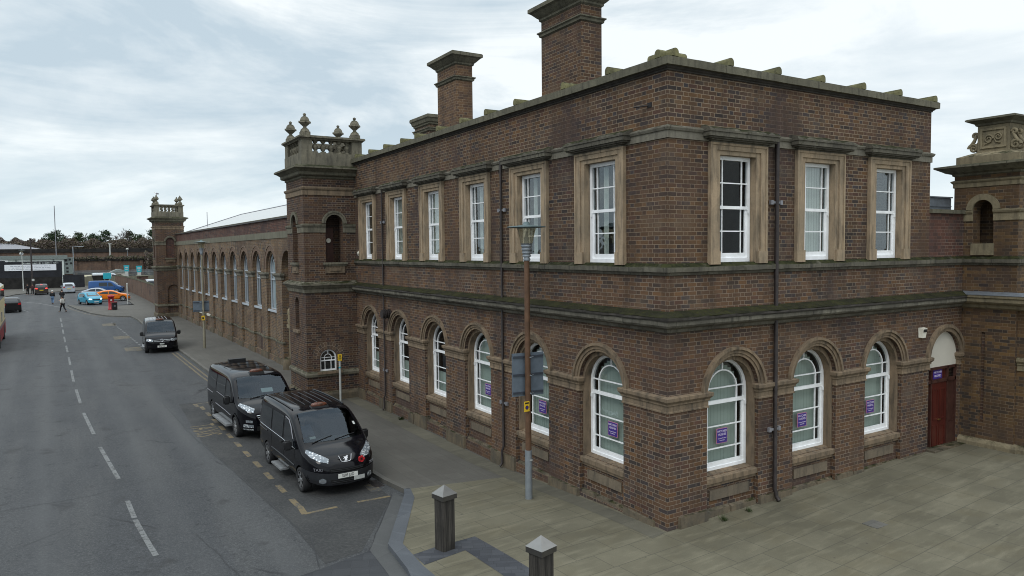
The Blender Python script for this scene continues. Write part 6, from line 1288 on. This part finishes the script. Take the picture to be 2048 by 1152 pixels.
# ------------------------------------------------------------------ double-decker bus cut by the left edge
M['cream_bus'] = simple('cream_bus_paint', (.50, .43, .25), .55, spec=.2); M['red_bus'] = simple('red_bus_paint', (.20, .010, .014), .5, spec=.2); M['pink_bus'] = simple('dusty_panel', (.16, .11, .115), .5)
bus = thing('bus', 'cream and red double-decker bus cut off by the left edge of the picture', 'bus', (-15.85, 46.8, -.42), radians(91.2))
b = MB(); Wb = 1.26; Lb = 12.2
def bus_ring(z0, z1, mat, x0=0., x1=Lb, g=0.): b.hexa([(x0, -Wb - g, z0), (x1, -Wb - g, z0), (x1, Wb + g, z0), (x0, Wb + g, z0), (x0, -Wb - g, z1), (x1, -Wb - g, z1), (x1, Wb + g, z1), (x0, Wb + g, z1)], mat)
bus_ring(.32, 1.15, M['red_bus']); bus_ring(1.151, 1.40, M['pink_bus']); bus_ring(1.401, 4.05, M['cream_bus'])
b.hexa([(0.05, -Wb + .03, 4.051), (Lb - .05, -Wb + .03, 4.051), (Lb - .05, Wb - .03, 4.051), (.05, Wb - .03, 4.051), (.25, -Wb + .25, 4.25), (Lb - .3, -Wb + .25, 4.25), (Lb - .3, Wb - .25, 4.25), (.25, Wb - .25, 4.25)], M['offwhite']); b.build('body', bus)
for zt0, zt1 in ((1.55, 2.25), (3.15, 3.85)):
    for sd in (-1, 1):
        for i in (range(8) if zt0 > 2 else (0, 4, 7)):
            b = MB(); x = .35 + i * 1.46; y = sd * (Wb + .012); b.box((x, min(y, sd * Wb), zt0), (x + 1.34, max(y, sd * Wb), zt1), M['carglass']); b.build('side_window', bus)
b = MB(); b.box((Lb, -1.1, 1.2), (Lb + .012, 1.1, 2.4), M['carglass']); b.build('windscreen', bus); b = MB(); b.box((Lb, -1.1, 2.95), (Lb + .012, 1.1, 3.8), M['carglass']); b.build('windscreen', bus)
b = MB(); b.box((-.012, -1.0, 2.95), (0, 1.0, 3.6), M['carglass']); b.build('rear_window', bus)
for sd in (-1, 1):
    for x in (2.9, 9.6): wheel(bus, x, sd * (Wb - .16), .48, sd, 6, M['bracket'], .3); b = MB(); b.lathe((0, 0, 0), [(.01, 0), (.6, 0), (.6, .01)], M['arch'], 20); a_ = b.build('wheel_arch', bus); a_.matrix_local = Matrix.Translation((x, sd * (Wb + .004), .52)) @ Matrix.Rotation(-sd * pi / 2, 4, 'X')
b = MB(); b.tube([(Lb - .05, Wb, 2.5), (Lb + .3, Wb + .25, 2.4), (Lb + .3, Wb + .28, 2.2)], .03, M['black'], 6); pbox(b, (Lb + .3, Wb + .28, 1.95), (.12, .25, .45), M['black']); b.build('wing_mirror', bus)
# ------------------------------------------------------------------ people
def skin_mesh(name, nodes, edges, mat, parent=None, sub=1, root=0):
    me = bpy.data.meshes.new(name); me.from_pydata([n[:3] for n in nodes], edges, []); o = bpy.data.objects.new(name, me); COL.objects.link(o)
    o.modifiers.new('sk', 'SKIN'); sv = me.skin_vertices[0].data
    for i, n in enumerate(nodes): r = n[3]; sv[i].radius = r if hasattr(r, '__len__') else (r, r); sv[i].use_root = i == root
    md = o.modifiers.new('ss', 'SUBSURF'); md.levels = md.render_levels = sub
    bpy.context.view_layer.update(); dg = bpy.context.evaluated_depsgraph_get(); m2 = bpy.data.meshes.new_from_object(o.evaluated_get(dg)); bpy.data.objects.remove(o); m2.name = name
    m2.materials.clear(); m2.materials.append(mat); m2.polygons.foreach_set('use_smooth', [True] * len(m2.polygons)); boxuv(m2)
    o = bpy.data.objects.new(name, m2); COL.objects.link(o)
    if parent: o.parent = parent
    return o
M['flesh'] = simple('flesh', (.42, .25, .18), .6, var=.1); M['hair_dark'] = simple('dark_hair', (.02, .016, .013), .8); M['hair_white'] = simple('white_hair', (.55, .54, .52), .8)
M['cloth_black'] = simple('black_cloth', (.012, .012, .014), .9); M['denim'] = simple('blue_denim', (.12, .19, .30), .9, var=.2); M['cloth_grey'] = simple('pale_grey_jacket', (.42, .41, .38), .9, var=.15); M['cloth_maroon'] = simple('dark_maroon_coat', (.05, .02, .022), .9); M['shirt_blue'] = simple('blue_shirt', (.10, .14, .22), .9)
def person(label, loc, rz, top, legs, hair, stride=.25, arms=((.05, .1), (-.05, .1)), bald=False, seated=False, group=None, hood=False, base=None):
    p = thing('person', label, 'person', (*loc, base if base is not None else gz(*loc) - .12), rz, group)
    # local: x forward, y left; joints
    hip = .93; N_ = []; E_ = []
    def add(v, r, par=None):
        N_.append((*v, r)); i = len(N_) - 1
        if par is not None: E_.append((par, i))
        return i
    pel = add((0, 0, hip), (.15, .11)); ch = add((.01, 0, 1.18), (.15, .10), pel); sh = add((.0, 0, 1.40), (.14, .09), ch); nk = add((.01, 0, 1.50), .055, sh); hd0 = add((.03, 0, 1.58), .08, nk); hd = add((.035, 0, 1.66), .095, hd0); add((.03, 0, 1.745), .07, hd)
    add((.14, 0, 1.625), .012, hd0); LEG = {}; ARM = {}
    for k, s_ in ((1, stride), (-1, -stride)):
        if seated: kn, an, toe = (.42, k * .12, hip - .06), (.50, k * .12, hip - .46), (.68, k * .12, hip - .5)
        else: kn = (s_ * .42 + .05, k * .10, .50); an = (s_ - (.10 if s_ < 0 else 0), k * .10, .09 if s_ >= 0 else .13); toe = (an[0] + .18, k * .11, .035)
        h = add((0, k * .10, hip - .06), .095, pel); a = add(kn, .062, h); b = add(an, .042, a); c = add(toe, .035, b); LEG[k] = [(0, k * .10, hip - .03), kn, an, toe]
        (fx, bend) = arms[0 if k > 0 else 1]
        if seated: el, wr_ = (.10, k * .27, 1.16), (.38, k * .17, 1.20)
        else: el = (-.03 + fx, k * .27, 1.14); wr_ = (fx * 2 + bend * 1.3, k * (.27 - bend * .3), .92 + bend * 1.1)
        s0 = add((0, k * .18, 1.40), .058, sh); e = add(el, .042, s0); w = add(wr_, .028, e); d = (Vector(wr_) - Vector(el)).normalized(); pm = Vector(wr_) + d * .06; m = add(pm, (.036, .018), w); ARM[k] = [(0, k * .19, 1.41), el, wr_]
        sd = Vector((0, 0, 1)).cross(d) if abs(d.z) < .8 else Vector((1, 0, 0))
        for f in range(4): q = pm + d * .05 + sd * (.03 - .02 * f); i1 = add(q, .009, m); add(q + d * (.04 - .006 * abs(f - 1)) + Vector((0, 0, -.012)), .008, i1)
        add(pm + sd * .055 + d * .02, .010, m)
    skin_mesh('body', N_, E_, M['flesh'], p, 2)
    # clothes follow the body
    J = [(0, 0, hip - .08, (.215, .165)), (.01, 0, 1.15, (.215, .165)), (.0, 0, 1.36, (.205, .145)), (.0, 0, 1.47, (.085, .085))]; JE = [(0, 1), (1, 2), (2, 3)]
    for k in (1, -1):
        i = len(J); a = ARM[k]; J += [(*a[0], .10), (*a[1], .08), (*(Vector(a[1]).lerp(Vector(a[2]), .93)), .05)]; JE += [(2, i), (i, i + 1), (i + 1, i + 2)]
    skin_mesh('jacket', J, JE, top, p, 2)
    T = [(0, 0, hip - .0, (.165, .13))]; TE = []
    for k in (1, -1):
        i = len(T); g = LEG[k]; T += [(*g[0], .115), (*g[1], .085), (*(Vector(g[1]).lerp(Vector(g[2]), .96)), .066)]; TE += [(0, i), (i, i + 1), (i + 1, i + 2)]
    skin_mesh('trousers', T, TE, legs, p, 2)
    for k in (1, -1):
        g = LEG[k]; skin_mesh('shoe', [(g[2][0] - .05, g[2][1], max(.05, g[3][2] + .012), .05), (g[2][0] + .06, g[2][1], g[3][2] + .015, .05), (g[3][0] + .03, g[3][1], g[3][2] + .008, .04)], [(0, 1), (1, 2)], M['cloth_black'], p, 1)
    b = MB(); prof = [(.108, -.05), (.112, .0), (.105, .06), (.07, .105), (0, .12)]; b.lathe((.01, 0, 1.69), prof, hair, 14); 
    b.lathe((-.045, 0, 1.60), [(.05, 0), (.085, .04), (.085, .10)], hair, 12); b.build('hood' if hood else 'hair', p)
    b = MB()
    for k in (-1, 1): b.tube([(.118, k * .034, 1.675), (.128, k * .034, 1.675)], .011, M['hair_dark'], 6)
    b.tube([(.126, -.03, 1.575), (.130, 0, 1.572), (.126, .03, 1.575)], .006, M['cloth_maroon'], 5)
    for k in (-1, 1): b.tube([(.03, k * .092, 1.67), (.03, k * .108, 1.66), (.03, k * .096, 1.62)], .012, M['flesh'], 5)
    b.build('face', p); return p
walkers = 'people walking across the road'
person('man with white hair, black jacket and pale jeans walking away across the road', (-12.2, 99.7), radians(75), M['cloth_black'], M['denim'], M['hair_white'], .16, ((.05, .12), (-.05, .12)), group=walkers)
person('person in a black top walking directly behind the man in the pale grey jacket', (-11.15, 101.4), radians(80), M['cloth_black'], M['cloth_black'], M['hair_dark'], .18, group=walkers)
person('man in pale grey jacket and black trousers striding on the white line', (-11.05, 83.6), radians(130), M['cloth_grey'], M['cloth_black'], M['hair_dark'], .30, ((-.06, .05), (.10, .30)), group=walkers)
pair = 'two people in dark coats by the kerb'
person('person in long black coat on the kerb left of the brown car', (-15.9, 127.6), radians(-60), M['cloth_black'], M['cloth_black'], M['hair_dark'], .05, group=pair)
person('person in dark maroon coat stepping off the kerb beside the brown car', (-15.2, 126.8), radians(-80), M['cloth_maroon'], M['cloth_black'], M['hair_dark'], .15, group=pair)
# driver of the nearest van: placed in world space from the van's seat
bpy.context.view_layer.update(); q = van1.matrix_world @ Vector((.12, -.42, 0.)); dz = van1.location.z
person('driver in a blue shirt at the wheel of the nearest taxi van', (q.x, q.y), van1.rotation_euler.z, M['shirt_blue'], M['cloth_black'], M['hair_dark'], 0, seated=True, base=dz - .05)
# ------------------------------------------------------------------ the far end of the street
bw = thing('boundary_wall', 'curving brown brick boundary wall running on from the distant tower', 'wall')
WP = [(-1.0, 70.6), (-1.05, 95), (-1.15, 111.3), (-1.45, 124), (-1.95, 135), (-2.5, 142)]
b = MB(); b.sweep(WP, [(0, -.6), (0, 1.98), (-.35, 1.98), (-.35, -.6)], M['brick_far'], False); b.build('brickwork', bw)
b = MB(); b.sweep(WP, [(.05, 1.981), (.05, 2.05), (-.17, 2.16), (-.40, 2.05), (-.40, 1.981), (.05, 1.981)], M['stone_cop']); b.build('coping', bw)
b = MB(); b.sweep(WP, [(.10, -.6), (.10, .05), (.06, .12), (.0, .14)], M['plinth']); b.build('plinth', bw)
for x, y in ((-1.12, 84), (-1.16, 104), (-1.5, 124)): b = MB(); b.box((x - .08, y - .3, -.5), (x + .2, y + .3, 2.2), M['brick_tower']); b.build('pier', bw)
# pub front: black boarding with a white banner, grey flats behind
M['boards'] = simple('black_boarding', (.012, .013, .018), .6, var=.4, nscale=.8); M['banner'] = simple('white_banner', (.74, .76, .80), .6, var=.03); M['flats'] = simple('pale_panel_wall', (.58, .63, .60), .6, var=.06, nscale=.4); M['fascia'] = simple('grey_fascia', (.17, .20, .19), .5); M['blackstone'] = simple('sooty_stone_wall', (.016, .015, .014), .9, var=.6, nscale=1.2)
pub = thing('boarded_fence', 'tall black boarded fence above a sooty wall carrying a long white banner', 'fence', (0, 150.3, 0))
b = MB(); x = -33.
while x < -11.25: b.box((x, 0, 1.75), (x + .20, .06 + .02 * (int(x * 5) % 2), 4.72 - .02 * (int(x * 7) % 2)), M['boards']); x += .21
b.box((-33, .08, 1.7), (-11.2, .14, 4.6), M['boards']); b.build('boarding', pub); b = MB(); b.box((-33, -.1, -.6), (-11.2, .3, 1.75), M['blackstone']); b.build('base_wall', pub)
b = MB(); b.box((-11.1, -.3, -.6), (-7.6, -.2, 2.1), M['boards'])
for i in range(15): b.box((-11.1 + .235 * i, -.33, -.5), (-10.9 + .235 * i, -.301, 2.1), M['boards'])
b.build('gate', pub)
bn = MB(); bn.box((-20.1, 150.18, 3.03), (-12.1, 150.22, 4.15), M['banner']); bo = tag(bn.build('banner'), 'long white banner with lines of small writing on the black boarded fence', 'banner')
M['greytext'] = simple('banner_print', (.22, .24, .28), .7)
b = MB()
for r, (z, h, n) in enumerate(((3.86, .10, 26), (3.56, .10, 24), (3.27, .07, 30))):
    x = -19.2 + (r == 1) * .3 - (r == 2) * .3
    while x < -12.9 - (r == 1) * .2:
        w = random.choice((.12, .2, .3, .38, .5)); k = 0
        while k < w: b.box((x + k, 150.165, z - h * random.uniform(.4, .5)), (x + k + .045, 150.179, z + h * random.uniform(.35, .6)), M['greytext']); k += .075
        x += w + .16
b.build('print', bo)
fb = MB(); fb.box((-17.4, 150.19, 4.24), (-11.6, 150.23, 4.56), M['boards'])
for i in range(30):
    x = -17.2 + i * .185
    if i % 9 != 6: fb.box((x, 150.17, 4.29), (x + random.uniform(.05, .12), 150.189, 4.29 + random.uniform(.14, .2)), M['flats'])
tag(fb.build('name_board'), 'dark name board with pale worn lettering along the top of the boarded fence', 'sign')
gb = MB(); gb.box((-24.0, 150.18, 3.0), (-20.9, 150.22, 4.1), M['flats']); tag(gb.build('banner'), 'pale green notice panel at the left edge beside the white banner', 'sign')
fl = thing('prefab_building', 'low pale green prefabricated building with grey fascia rising behind the boarded fence', 'building', (0, 166, 0))
b = MB(); b.box((-36, 0, -.5), (-10.9, 9, 5.0), M['flats']); b.build('wall', fl); b = MB(); b.box((-36, -.25, 5.0), (-10.2, 9.3, 5.75), M['fascia']); b.build('fascia', fl)
for x in (-29, -23, -19.2, -12.8): b = MB(); b.box((x, -.12, 3), (x + .25, -.005, 5.0), M['fascia']); b.build('downpipe', fl)
b = MB(); b.box((-22.2, -.06, 4.0), (-20.4, -.005, 4.95), M['white']); b.box((-21.9, -.08, 4.2), (-20.9, -.061, 4.75), M['carglass']); b.build('window', fl)
b = MB(); b.box((-10.9, .2, 1.9), (-9.3, 5, 5.3), M['fascia'])
for x, z in ((-10.7, 4.5), (-10.0, 4.7), (-10.6, 3.8), (-9.8, 3.9), (-10.5, 2.9), (-10.5, 2.2)): b.box((x, .15, z), (x + .4, .199, z + .4), M['black'])
b.build('gable_cladding', fl)
sd_ = MB(); sd_.lathe((-18.2, 166.3, 5.75), [(.03, 0), (.03, .3)], M['bracket'], 6); sd_.tube([(-18.2, 166.2, 6.15), (-18.0, 165.9, 6.2)], [.33, .28], M['offwhite'], 14); tag(sd_.build('satellite_dish'), 'white satellite dish on the roof edge of the prefabricated building', 'satellite dish')
# lower brick retaining wall, upper viaduct wall
vw = thing('retaining_wall', 'long red-brown brick retaining wall with dark stepped ledge behind the yard', 'wall', (0, 190, 0))
b = MB(); b.box((-60, 0, -1), (34, 1.2, 4.3), M['brick_far']); b.build('brickwork', vw); b = MB(); b.box((-60, -.25, 4.301), (34, 1.5, 4.75), M['blackstone']); b.box((-60, -.12, 1.3), (34, -.001, 1.6), M['blackstone']); b.build('ledge', vw)
for i in range(14): x = -58 + i * 7; b = MB(); b.box((x, -.35, -1), (x + .8, -.002, 4.3), M['brick_far']); b.build('buttress', vw)
vu = thing('viaduct_wall', 'upper brick wall with a dark parapet on top of the overgrown bank', 'wall', (0, 203, 0))
b = MB(); b.box((-70, 0, 3), (60, 1.5, 6.4), M['brick_far']); b.build('brickwork', vu); b = MB(); b.box((-70, -.2, 6.401), (60, 1.7, 6.75), M['blackstone']); b.build('string_course', vu); b = MB(); b.box((-70, .2, 6.751), (60, 1.2, 7.35), M['blackstone']); b.build('parapet', vu)
sheet('bank', [(-80, 191.3), (60, 191.3), (60, 420), (-80, 420)], 4.45, M['soil'], cuts=False)
rf = thing('low_roof_building', 'long low building with pale grey roof left of the viaduct', 'building', (0, 212, 0)); b = MB(); b.box((-60, 0, 4), (-16.5, 12, 7.2), M['flats']); b.build('wall', rf)
b = MB(); b.hexa([(-60, -.5, 7.2), (-14.8, -.5, 7.2), (-16.5, 13, 7.2), (-60, 13, 7.2), (-60, 5, 8.9), (-22.5, 5, 8.9), (-22.5, 7, 8.9), (-60, 7, 8.9)], M['bracket']); b.build('roof', rf)
# palisade fence along the yard
M['pal'] = simple('galvanised_pale', (.20, .215, .225), .5, .4)
pf = thing('palisade_fence', 'grey steel palisade fence along the yard under the brick wall', 'fence', (0, 176, -.4)); b = MB()
x = -9.2
while x < 16: b.box((x, 0, 0), (x + .09, .03, 2.75), M['pal']); x += .19
b.build('pale', pf); b = MB(); b.box((-9.2, .031, .5), (16, .08, .6), M['pal']); b.box((-9.2, .031, 2.2), (16, .08, 2.3), M['pal']); b.build('rail', pf)
# yard: ground platform, totems, teal sign, shed, bins
yw = MB(); yw.box((-7.6, 157, -.5), (9, 157.3, 1.4), M['concrete']); tag(yw.build('yard_wall'), 'pale concrete yard wall behind the blue van', 'wall')
def totem(x, y, label, white=True):
    s = thing('totem_sign', label, 'sign', (x, y, -.4), 0, 'teal totem signs in the yard'); b = MB(); b.hexa([(-.36, -.06, 2.9), (.36, -.06, 2.9), (.36, .06, 2.9), (-.36, .06, 2.9), (-.5, -.06, 4.1), (.5, -.06, 4.1), (.5, .06, 4.1), (-.5, .06, 4.1)], M['teal']); b.build('sign_head', s)
    b = MB(); b.box((-.28, -.075, 3.55), (.28, -.061, 3.8), M['offwhite']); b.box((-.2, -.08, 3.2), (.2, -.061, 3.35), M['offwhite']); b.build('lettering_panel', s); b = MB(); b.box((-.30, -.05, 0.9), (.30, .05, 2.9), M['offwhite']); b.build('sign_leg', s); b = MB(); b.tube([(0, 0, 0), (0, 0, .9)], .08, M['galv'], 8); b.build('post', s)
totem(-.45, 150, 'left teal totem sign above the boundary wall'); totem(1.05, 141, 'right teal totem sign above the boundary wall, nearer the tower')
ts = thing('site_board', 'square bright teal board standing behind the blue van', 'sign', (-3.95, 147, -.4)); b = MB(); b.box((-.66, -.05, 1.65), (.66, 0, 2.75), M['teal']); b.build('board', ts); b = MB(); b.tube([(-.4, .03, 0), (-.4, .03, 1.6)], .05, M['galv'], 6); b.tube([(.4, .03, 0), (.4, .03, 1.6)], .05, M['galv'], 6); b.build('leg', ts)
sk = thing('skip', 'dark open waste skip behind the teal board', 'skip', (-4.9, 150, -.4)); b = MB(); b.hexa([(-.9, -.8, .1), (.9, -.8, .1), (.9, .8, .1), (-.9, .8, .1), (-1.5, -.95, 2.2), (1.5, -.95, 2.2), (1.5, .95, 2.2), (-1.5, .95, 2.2)], M['blackstone']); b.build('body', sk); b = MB(); b.box((-1.55, -1.0, 2.2), (1.55, -.9, 2.3), M['pipe']); b.build('rim', sk)
shd = thing('shed', 'small cream timber shed with a shallow roof in the yard', 'shed', (-.9, 165, -.4)); b = MB(); b.box((-1.6, 0, 0), (1.6, 3, 2.4), M['render']); b.build('wall', shd); b = MB(); b.hexa([(-1.9, -.3, 2.4), (1.9, -.3, 2.4), (1.9, 3.3, 2.4), (-1.9, 3.3, 2.4), (-.4, -.3, 3.05), (.4, -.3, 3.05), (.4, 3.3, 3.05), (-.4, 3.3, 3.05)], M['fascia']); b.build('roof', shd); b = MB(); b.box((-.4, -.03, 0), (.4, -.001, 2.0), M['doordark']); b.build('door', shd)
bb = thing('brick_kiosk', 'small orange brick kiosk by the yard next to the white van', 'kiosk', (1.0, 133, -.4)); b = MB(); b.box((-.85, 0, 0), (.85, 1.6, 2.35), M['brick_red']); b.build('wall', bb); b = MB(); b.box((-1.0, -.15, 2.35), (1.0, 1.75, 2.48), M['concrete']); b.build('roof', bb)
# masts
ms = MB(); ms.tube([(-12.4, 195, 4.4), (-12.4, 195, 17.6)], [.11, .08], M['bracket'], 8); tag(ms.build('lighting_mast'), 'tall slim white mast rising above the trees', 'mast')
m2 = MB(); m2.tube([(-.9, 199, 4.4), (-.9, 199, 8.4)], .16, M['offwhite'], 8); m2.box((-1.3, 198.9, 8.4), (-.5, 199.1, 8.6), M['offwhite']); tag(m2.build('signal_post'), 'short white signal post on the upper wall', 'post')
g = MB(); g.tube([(-9.0, 185, -.4), (-9.0, 185, 7.7), (-6.9, 185, 7.7)], .09, M['galv'], 6); tag(g.build('gantry'), 'thin grey gantry post with an arm beside the brick retaining wall', 'gantry')
cc = MB(); cc.tube([(3.1, 201, 4.5), (3.1, 201, 6.9)], .06, M['galv'], 6); cc.lathe((3.1, 201, 6.9), [(.05, 0), (.3, .1), (.32, .3), (.2, .48), (0, .55)], M['offwhite'], 10); tag(cc.build('floodlight'), 'round white floodlight globe at the foot of the trees right of the white signal post', 'floodlight')

# ------------------------------------------------------------------ trees
def leafmat(name, a, bcol):
    t = NT(name); n = t.noise(t.coord(), .9, 4); oi = t.node('TexWhiteNoise', noise_dimensions='3D'); g = t.node('NewGeometry'); 
    c = t.mix(t.rng(n, .35, .65), a, bcol); t.bsdf(c, .8, 0, .2); return t.m
M['pine'] = leafmat('pine_needles', (.020, .038, .020), (.046, .072, .034)); M['pine2'] = leafmat('pine_needles_pale', (.022, .040, .016), (.055, .08, .03)); M['bark'] = simple('bark', (.07, .058, .048), .95, var=.3); M['twig'] = simple('bare_twigs', (.105, .085, .08), .95, var=.25); M['scrub'] = leafmat('brown_scrub', (.078, .060, .046), (.12, .092, .066)); M['scrub2'] = leafmat('olive_scrub', (.070, .068, .042), (.105, .094, .06)); M['bramble'] = leafmat('bramble', (.030, .038, .016), (.06, .068, .028))
def leafquad(b, p, s, mat):
    d = Vector((random.gauss(0, 1), random.gauss(0, 1), random.gauss(0, 1))).normalized(); e = d.cross(Vector((random.gauss(0, 1), random.gauss(0, 1), random.gauss(0, 1)))).normalized()
    b.poly([p - d * s - e * s * .5, p + d * s - e * s * .6, p + d * s * .8 + e * s * .5, p - d * s * .9 + e * s * .6], mat)
def conifer(x, y, z0, h, r, label, mat='pine', n=46, lean=0.):
    t = thing('pine_tree', label, 'tree', (x, y, z0), 0, 'pines on the skyline'); b = MB(); b.tube([(0, 0, 0), (lean * .4, 0, h * .5), (lean, 0, h * .97)], [.22, .15, .04], M['bark'], 7)
    c = MB()
    for i in range(n):
        f = (i + .5) / n; zz_ = h * (.10 + .90 * f); rr = 1.25 * r * (1 - f) ** .55 * random.uniform(.45, 1.1) + .25; a = random.uniform(0, 2 * pi); cx, cy = lean * f + rr * cos(a), rr * sin(a)
        if rr > .6: b.tube([(lean * f, 0, zz_ - .3), (cx, cy, zz_)], [.06, .02], M['bark'], 4)
        for k in range(28): leafquad(c, Vector((cx + random.gauss(0, .36), cy + random.gauss(0, .36), zz_ + random.gauss(0, .25))), random.uniform(.08, .2), M[mat])
        for k in range(5): g = random.random(); leafquad(c, Vector((lean * f + (cx - lean * f) * g, cy * g, zz_ - .2 + random.gauss(0, .2))), random.uniform(.1, .2), M[mat])
    b.build('trunk', t); c.build('crown', t)
def bare_tree(x, y, z0, h, label, sp=.5, seed=1):
    rnd = random.Random(seed); t = thing('bare_tree', label, 'tree', (x, y, z0), 0, 'bare winter trees on the skyline'); b = MB(); c = MB()
    def grow(p, d, L, r, lev):
        q = p + d * L; m = (p + q) / 2 + Vector((rnd.gauss(0, .05), rnd.gauss(0, .05), 0)) * L
        (b if lev < 2 else c).tube([p, m, q], [r, r * .88, r * .65], M['bark'] if lev < 2 else M['twig'], 5 if lev < 2 else 3, False)
        if lev < 7:
            for k in range(3 if lev < 3 else 2): v = (d + Vector((rnd.gauss(0, sp), rnd.gauss(0, sp), rnd.gauss(.12, .25)))).normalized(); grow(p + d * L * rnd.uniform(.6, 1.), v, L * rnd.uniform(.62, .82), max(r * .60, .036), lev + 1)
    grow(Vector((0, 0, 0)), Vector((0, 0, 1)), h * .27, h * .018, 0); b.build('trunk', t); c.build('crown', t)
zt = 4.4
for (px, y, h, r, m, lean, lab) in ((-14.6, 232, 6.8, 2.0, 'pine', .3, 'dark pine left of the white mast with a rounded top'), (-12.2, 226, 7.4, 2.2, 'pine', -.2, 'dark pine right behind the white mast'), (-7.4, 228, 7.0, 1.7, 'pine2', .2, 'paler pine standing alone right of the mast'), (-3.9, 231, 6.6, 2.3, 'pine', .3, 'broad pine below the small bare tree'), (-.2, 229, 7.7, 2.2, 'pine', -.3, 'tallest pine left of the big bare tree'), (5.6, 229, 7.4, 2.1, 'pine2', .2, 'pine just right of the big bare tree'), (8.8, 235, 6.6, 2.3, 'pine', .2, 'low dark pine between the big bare tree and the tower'), (11.8, 229, 8.0, 1.8, 'pine', -.2, 'slim pointed pine nearer the tower'), (15.0, 231, 7.4, 2.4, 'pine', .4, 'broad pine just left of the tower'), (17.8, 228, 9.0, 2.1, 'pine', .5, 'tall pine partly hidden by the tower')):
    conifer(px, y, zt, h + .5, r * 1.15, lab, m, 75, lean)
bare_tree(3.2, 228, zt, 11.4, 'largest bare tree with a wide fan of fine branches above the pines', .42, 5); bare_tree(-3.6, 234, zt, 9.3, 'small bare tree above the broad pine', .42, 8); bare_tree(-11.1, 234, zt, 9.4, 'bare tree just right of the white mast', .36, 11); bare_tree(-25.0, 232, zt, 8.2, 'bare tree at the left edge of the skyline', .45, 14); bare_tree(-.9, 237, zt, 9.0, 'thin bare tree behind the tallest pine', .40, 21)
def scrub(name, label, x0, x1, y0, y1, z, h, n, mats, s=(.10, .26), kind='stuff', cat='scrub'):
    b = MB(); k = max(8, int((x1 - x0) / 1.1)); hs = [random.uniform(.4, 1.0) if h < 3 else random.uniform(.74, .98) for _ in range(k + 1)]
    for i in range(n):
        u = random.random(); x = x0 + (x1 - x0) * u; y = random.uniform(y0, y1); q = u * k; j = int(q); hh = h * (hs[j] + (hs[min(j + 1, k)] - hs[j]) * (q - j)); f = random.random() ** .8
        leafquad(b, Vector((x, y, z + hh * f)), random.uniform(*s), M[random.choice(mats)])
    o = b.build(name); return tag(o, label, cat, kind=kind)
scrub('scrub_belt', 'belt of brown winter scrub filling the skyline below the pines', -46, 26, 216, 234, 4.3, 6.5, 70000, ('scrub', 'scrub', 'scrub2', 'twig'))
scrub('scrub_belt', 'rounded grey-brown scrub on the skyline left of the dark lamp post', -44, -17.5, 224, 232, 4.3, 7.0, 22000, ('scrub', 'scrub', 'twig', 'twig'), (.08, .22))
scrub('bramble_bank', 'dark green brambles trailing over the ledge of the brick retaining wall', -11, 26, 189.4, 199, 4.4, 1.3, 14000, ('bramble', 'scrub', 'scrub2', 'twig'), (.08, .2))
scrub('bramble_bank', 'brown bushes spilling down the brick retaining wall beside the tower', 6, 22, 183, 189, -.3, 7.2, 16000, ('scrub', 'scrub2', 'twig'), (.08, .22))
scrub('bramble_bank', 'low brambles at the foot of the palisade fence', -6.5, 9, 177, 181, -.4, 2.2, 2500, ('bramble', 'scrub2'), (.15, .3))
# open country closes the horizon
b = MB(); N_ = 60
V = [];
for i in range(N_ + 1):
    a = radians(-30 + 260 * i / N_); R = 700; hgt = 8 + 6 * sin(i * .7) + 4 * sin(i * 1.9); V += [(R * cos(a), R * sin(a), -2), (R * cos(a) * 1.1, R * sin(a) * 1.1, hgt), (R * cos(a) * 1.5, R * sin(a) * 1.5, hgt * .6)]
b.mesh(V, [(3 * i + j, 3 * i + 3 + j, 3 * i + 4 + j, 3 * i + 1 + j) for i in range(N_) for j in range(2)], M['soil']); tag(b.build('distant_hills'), kind='structure')
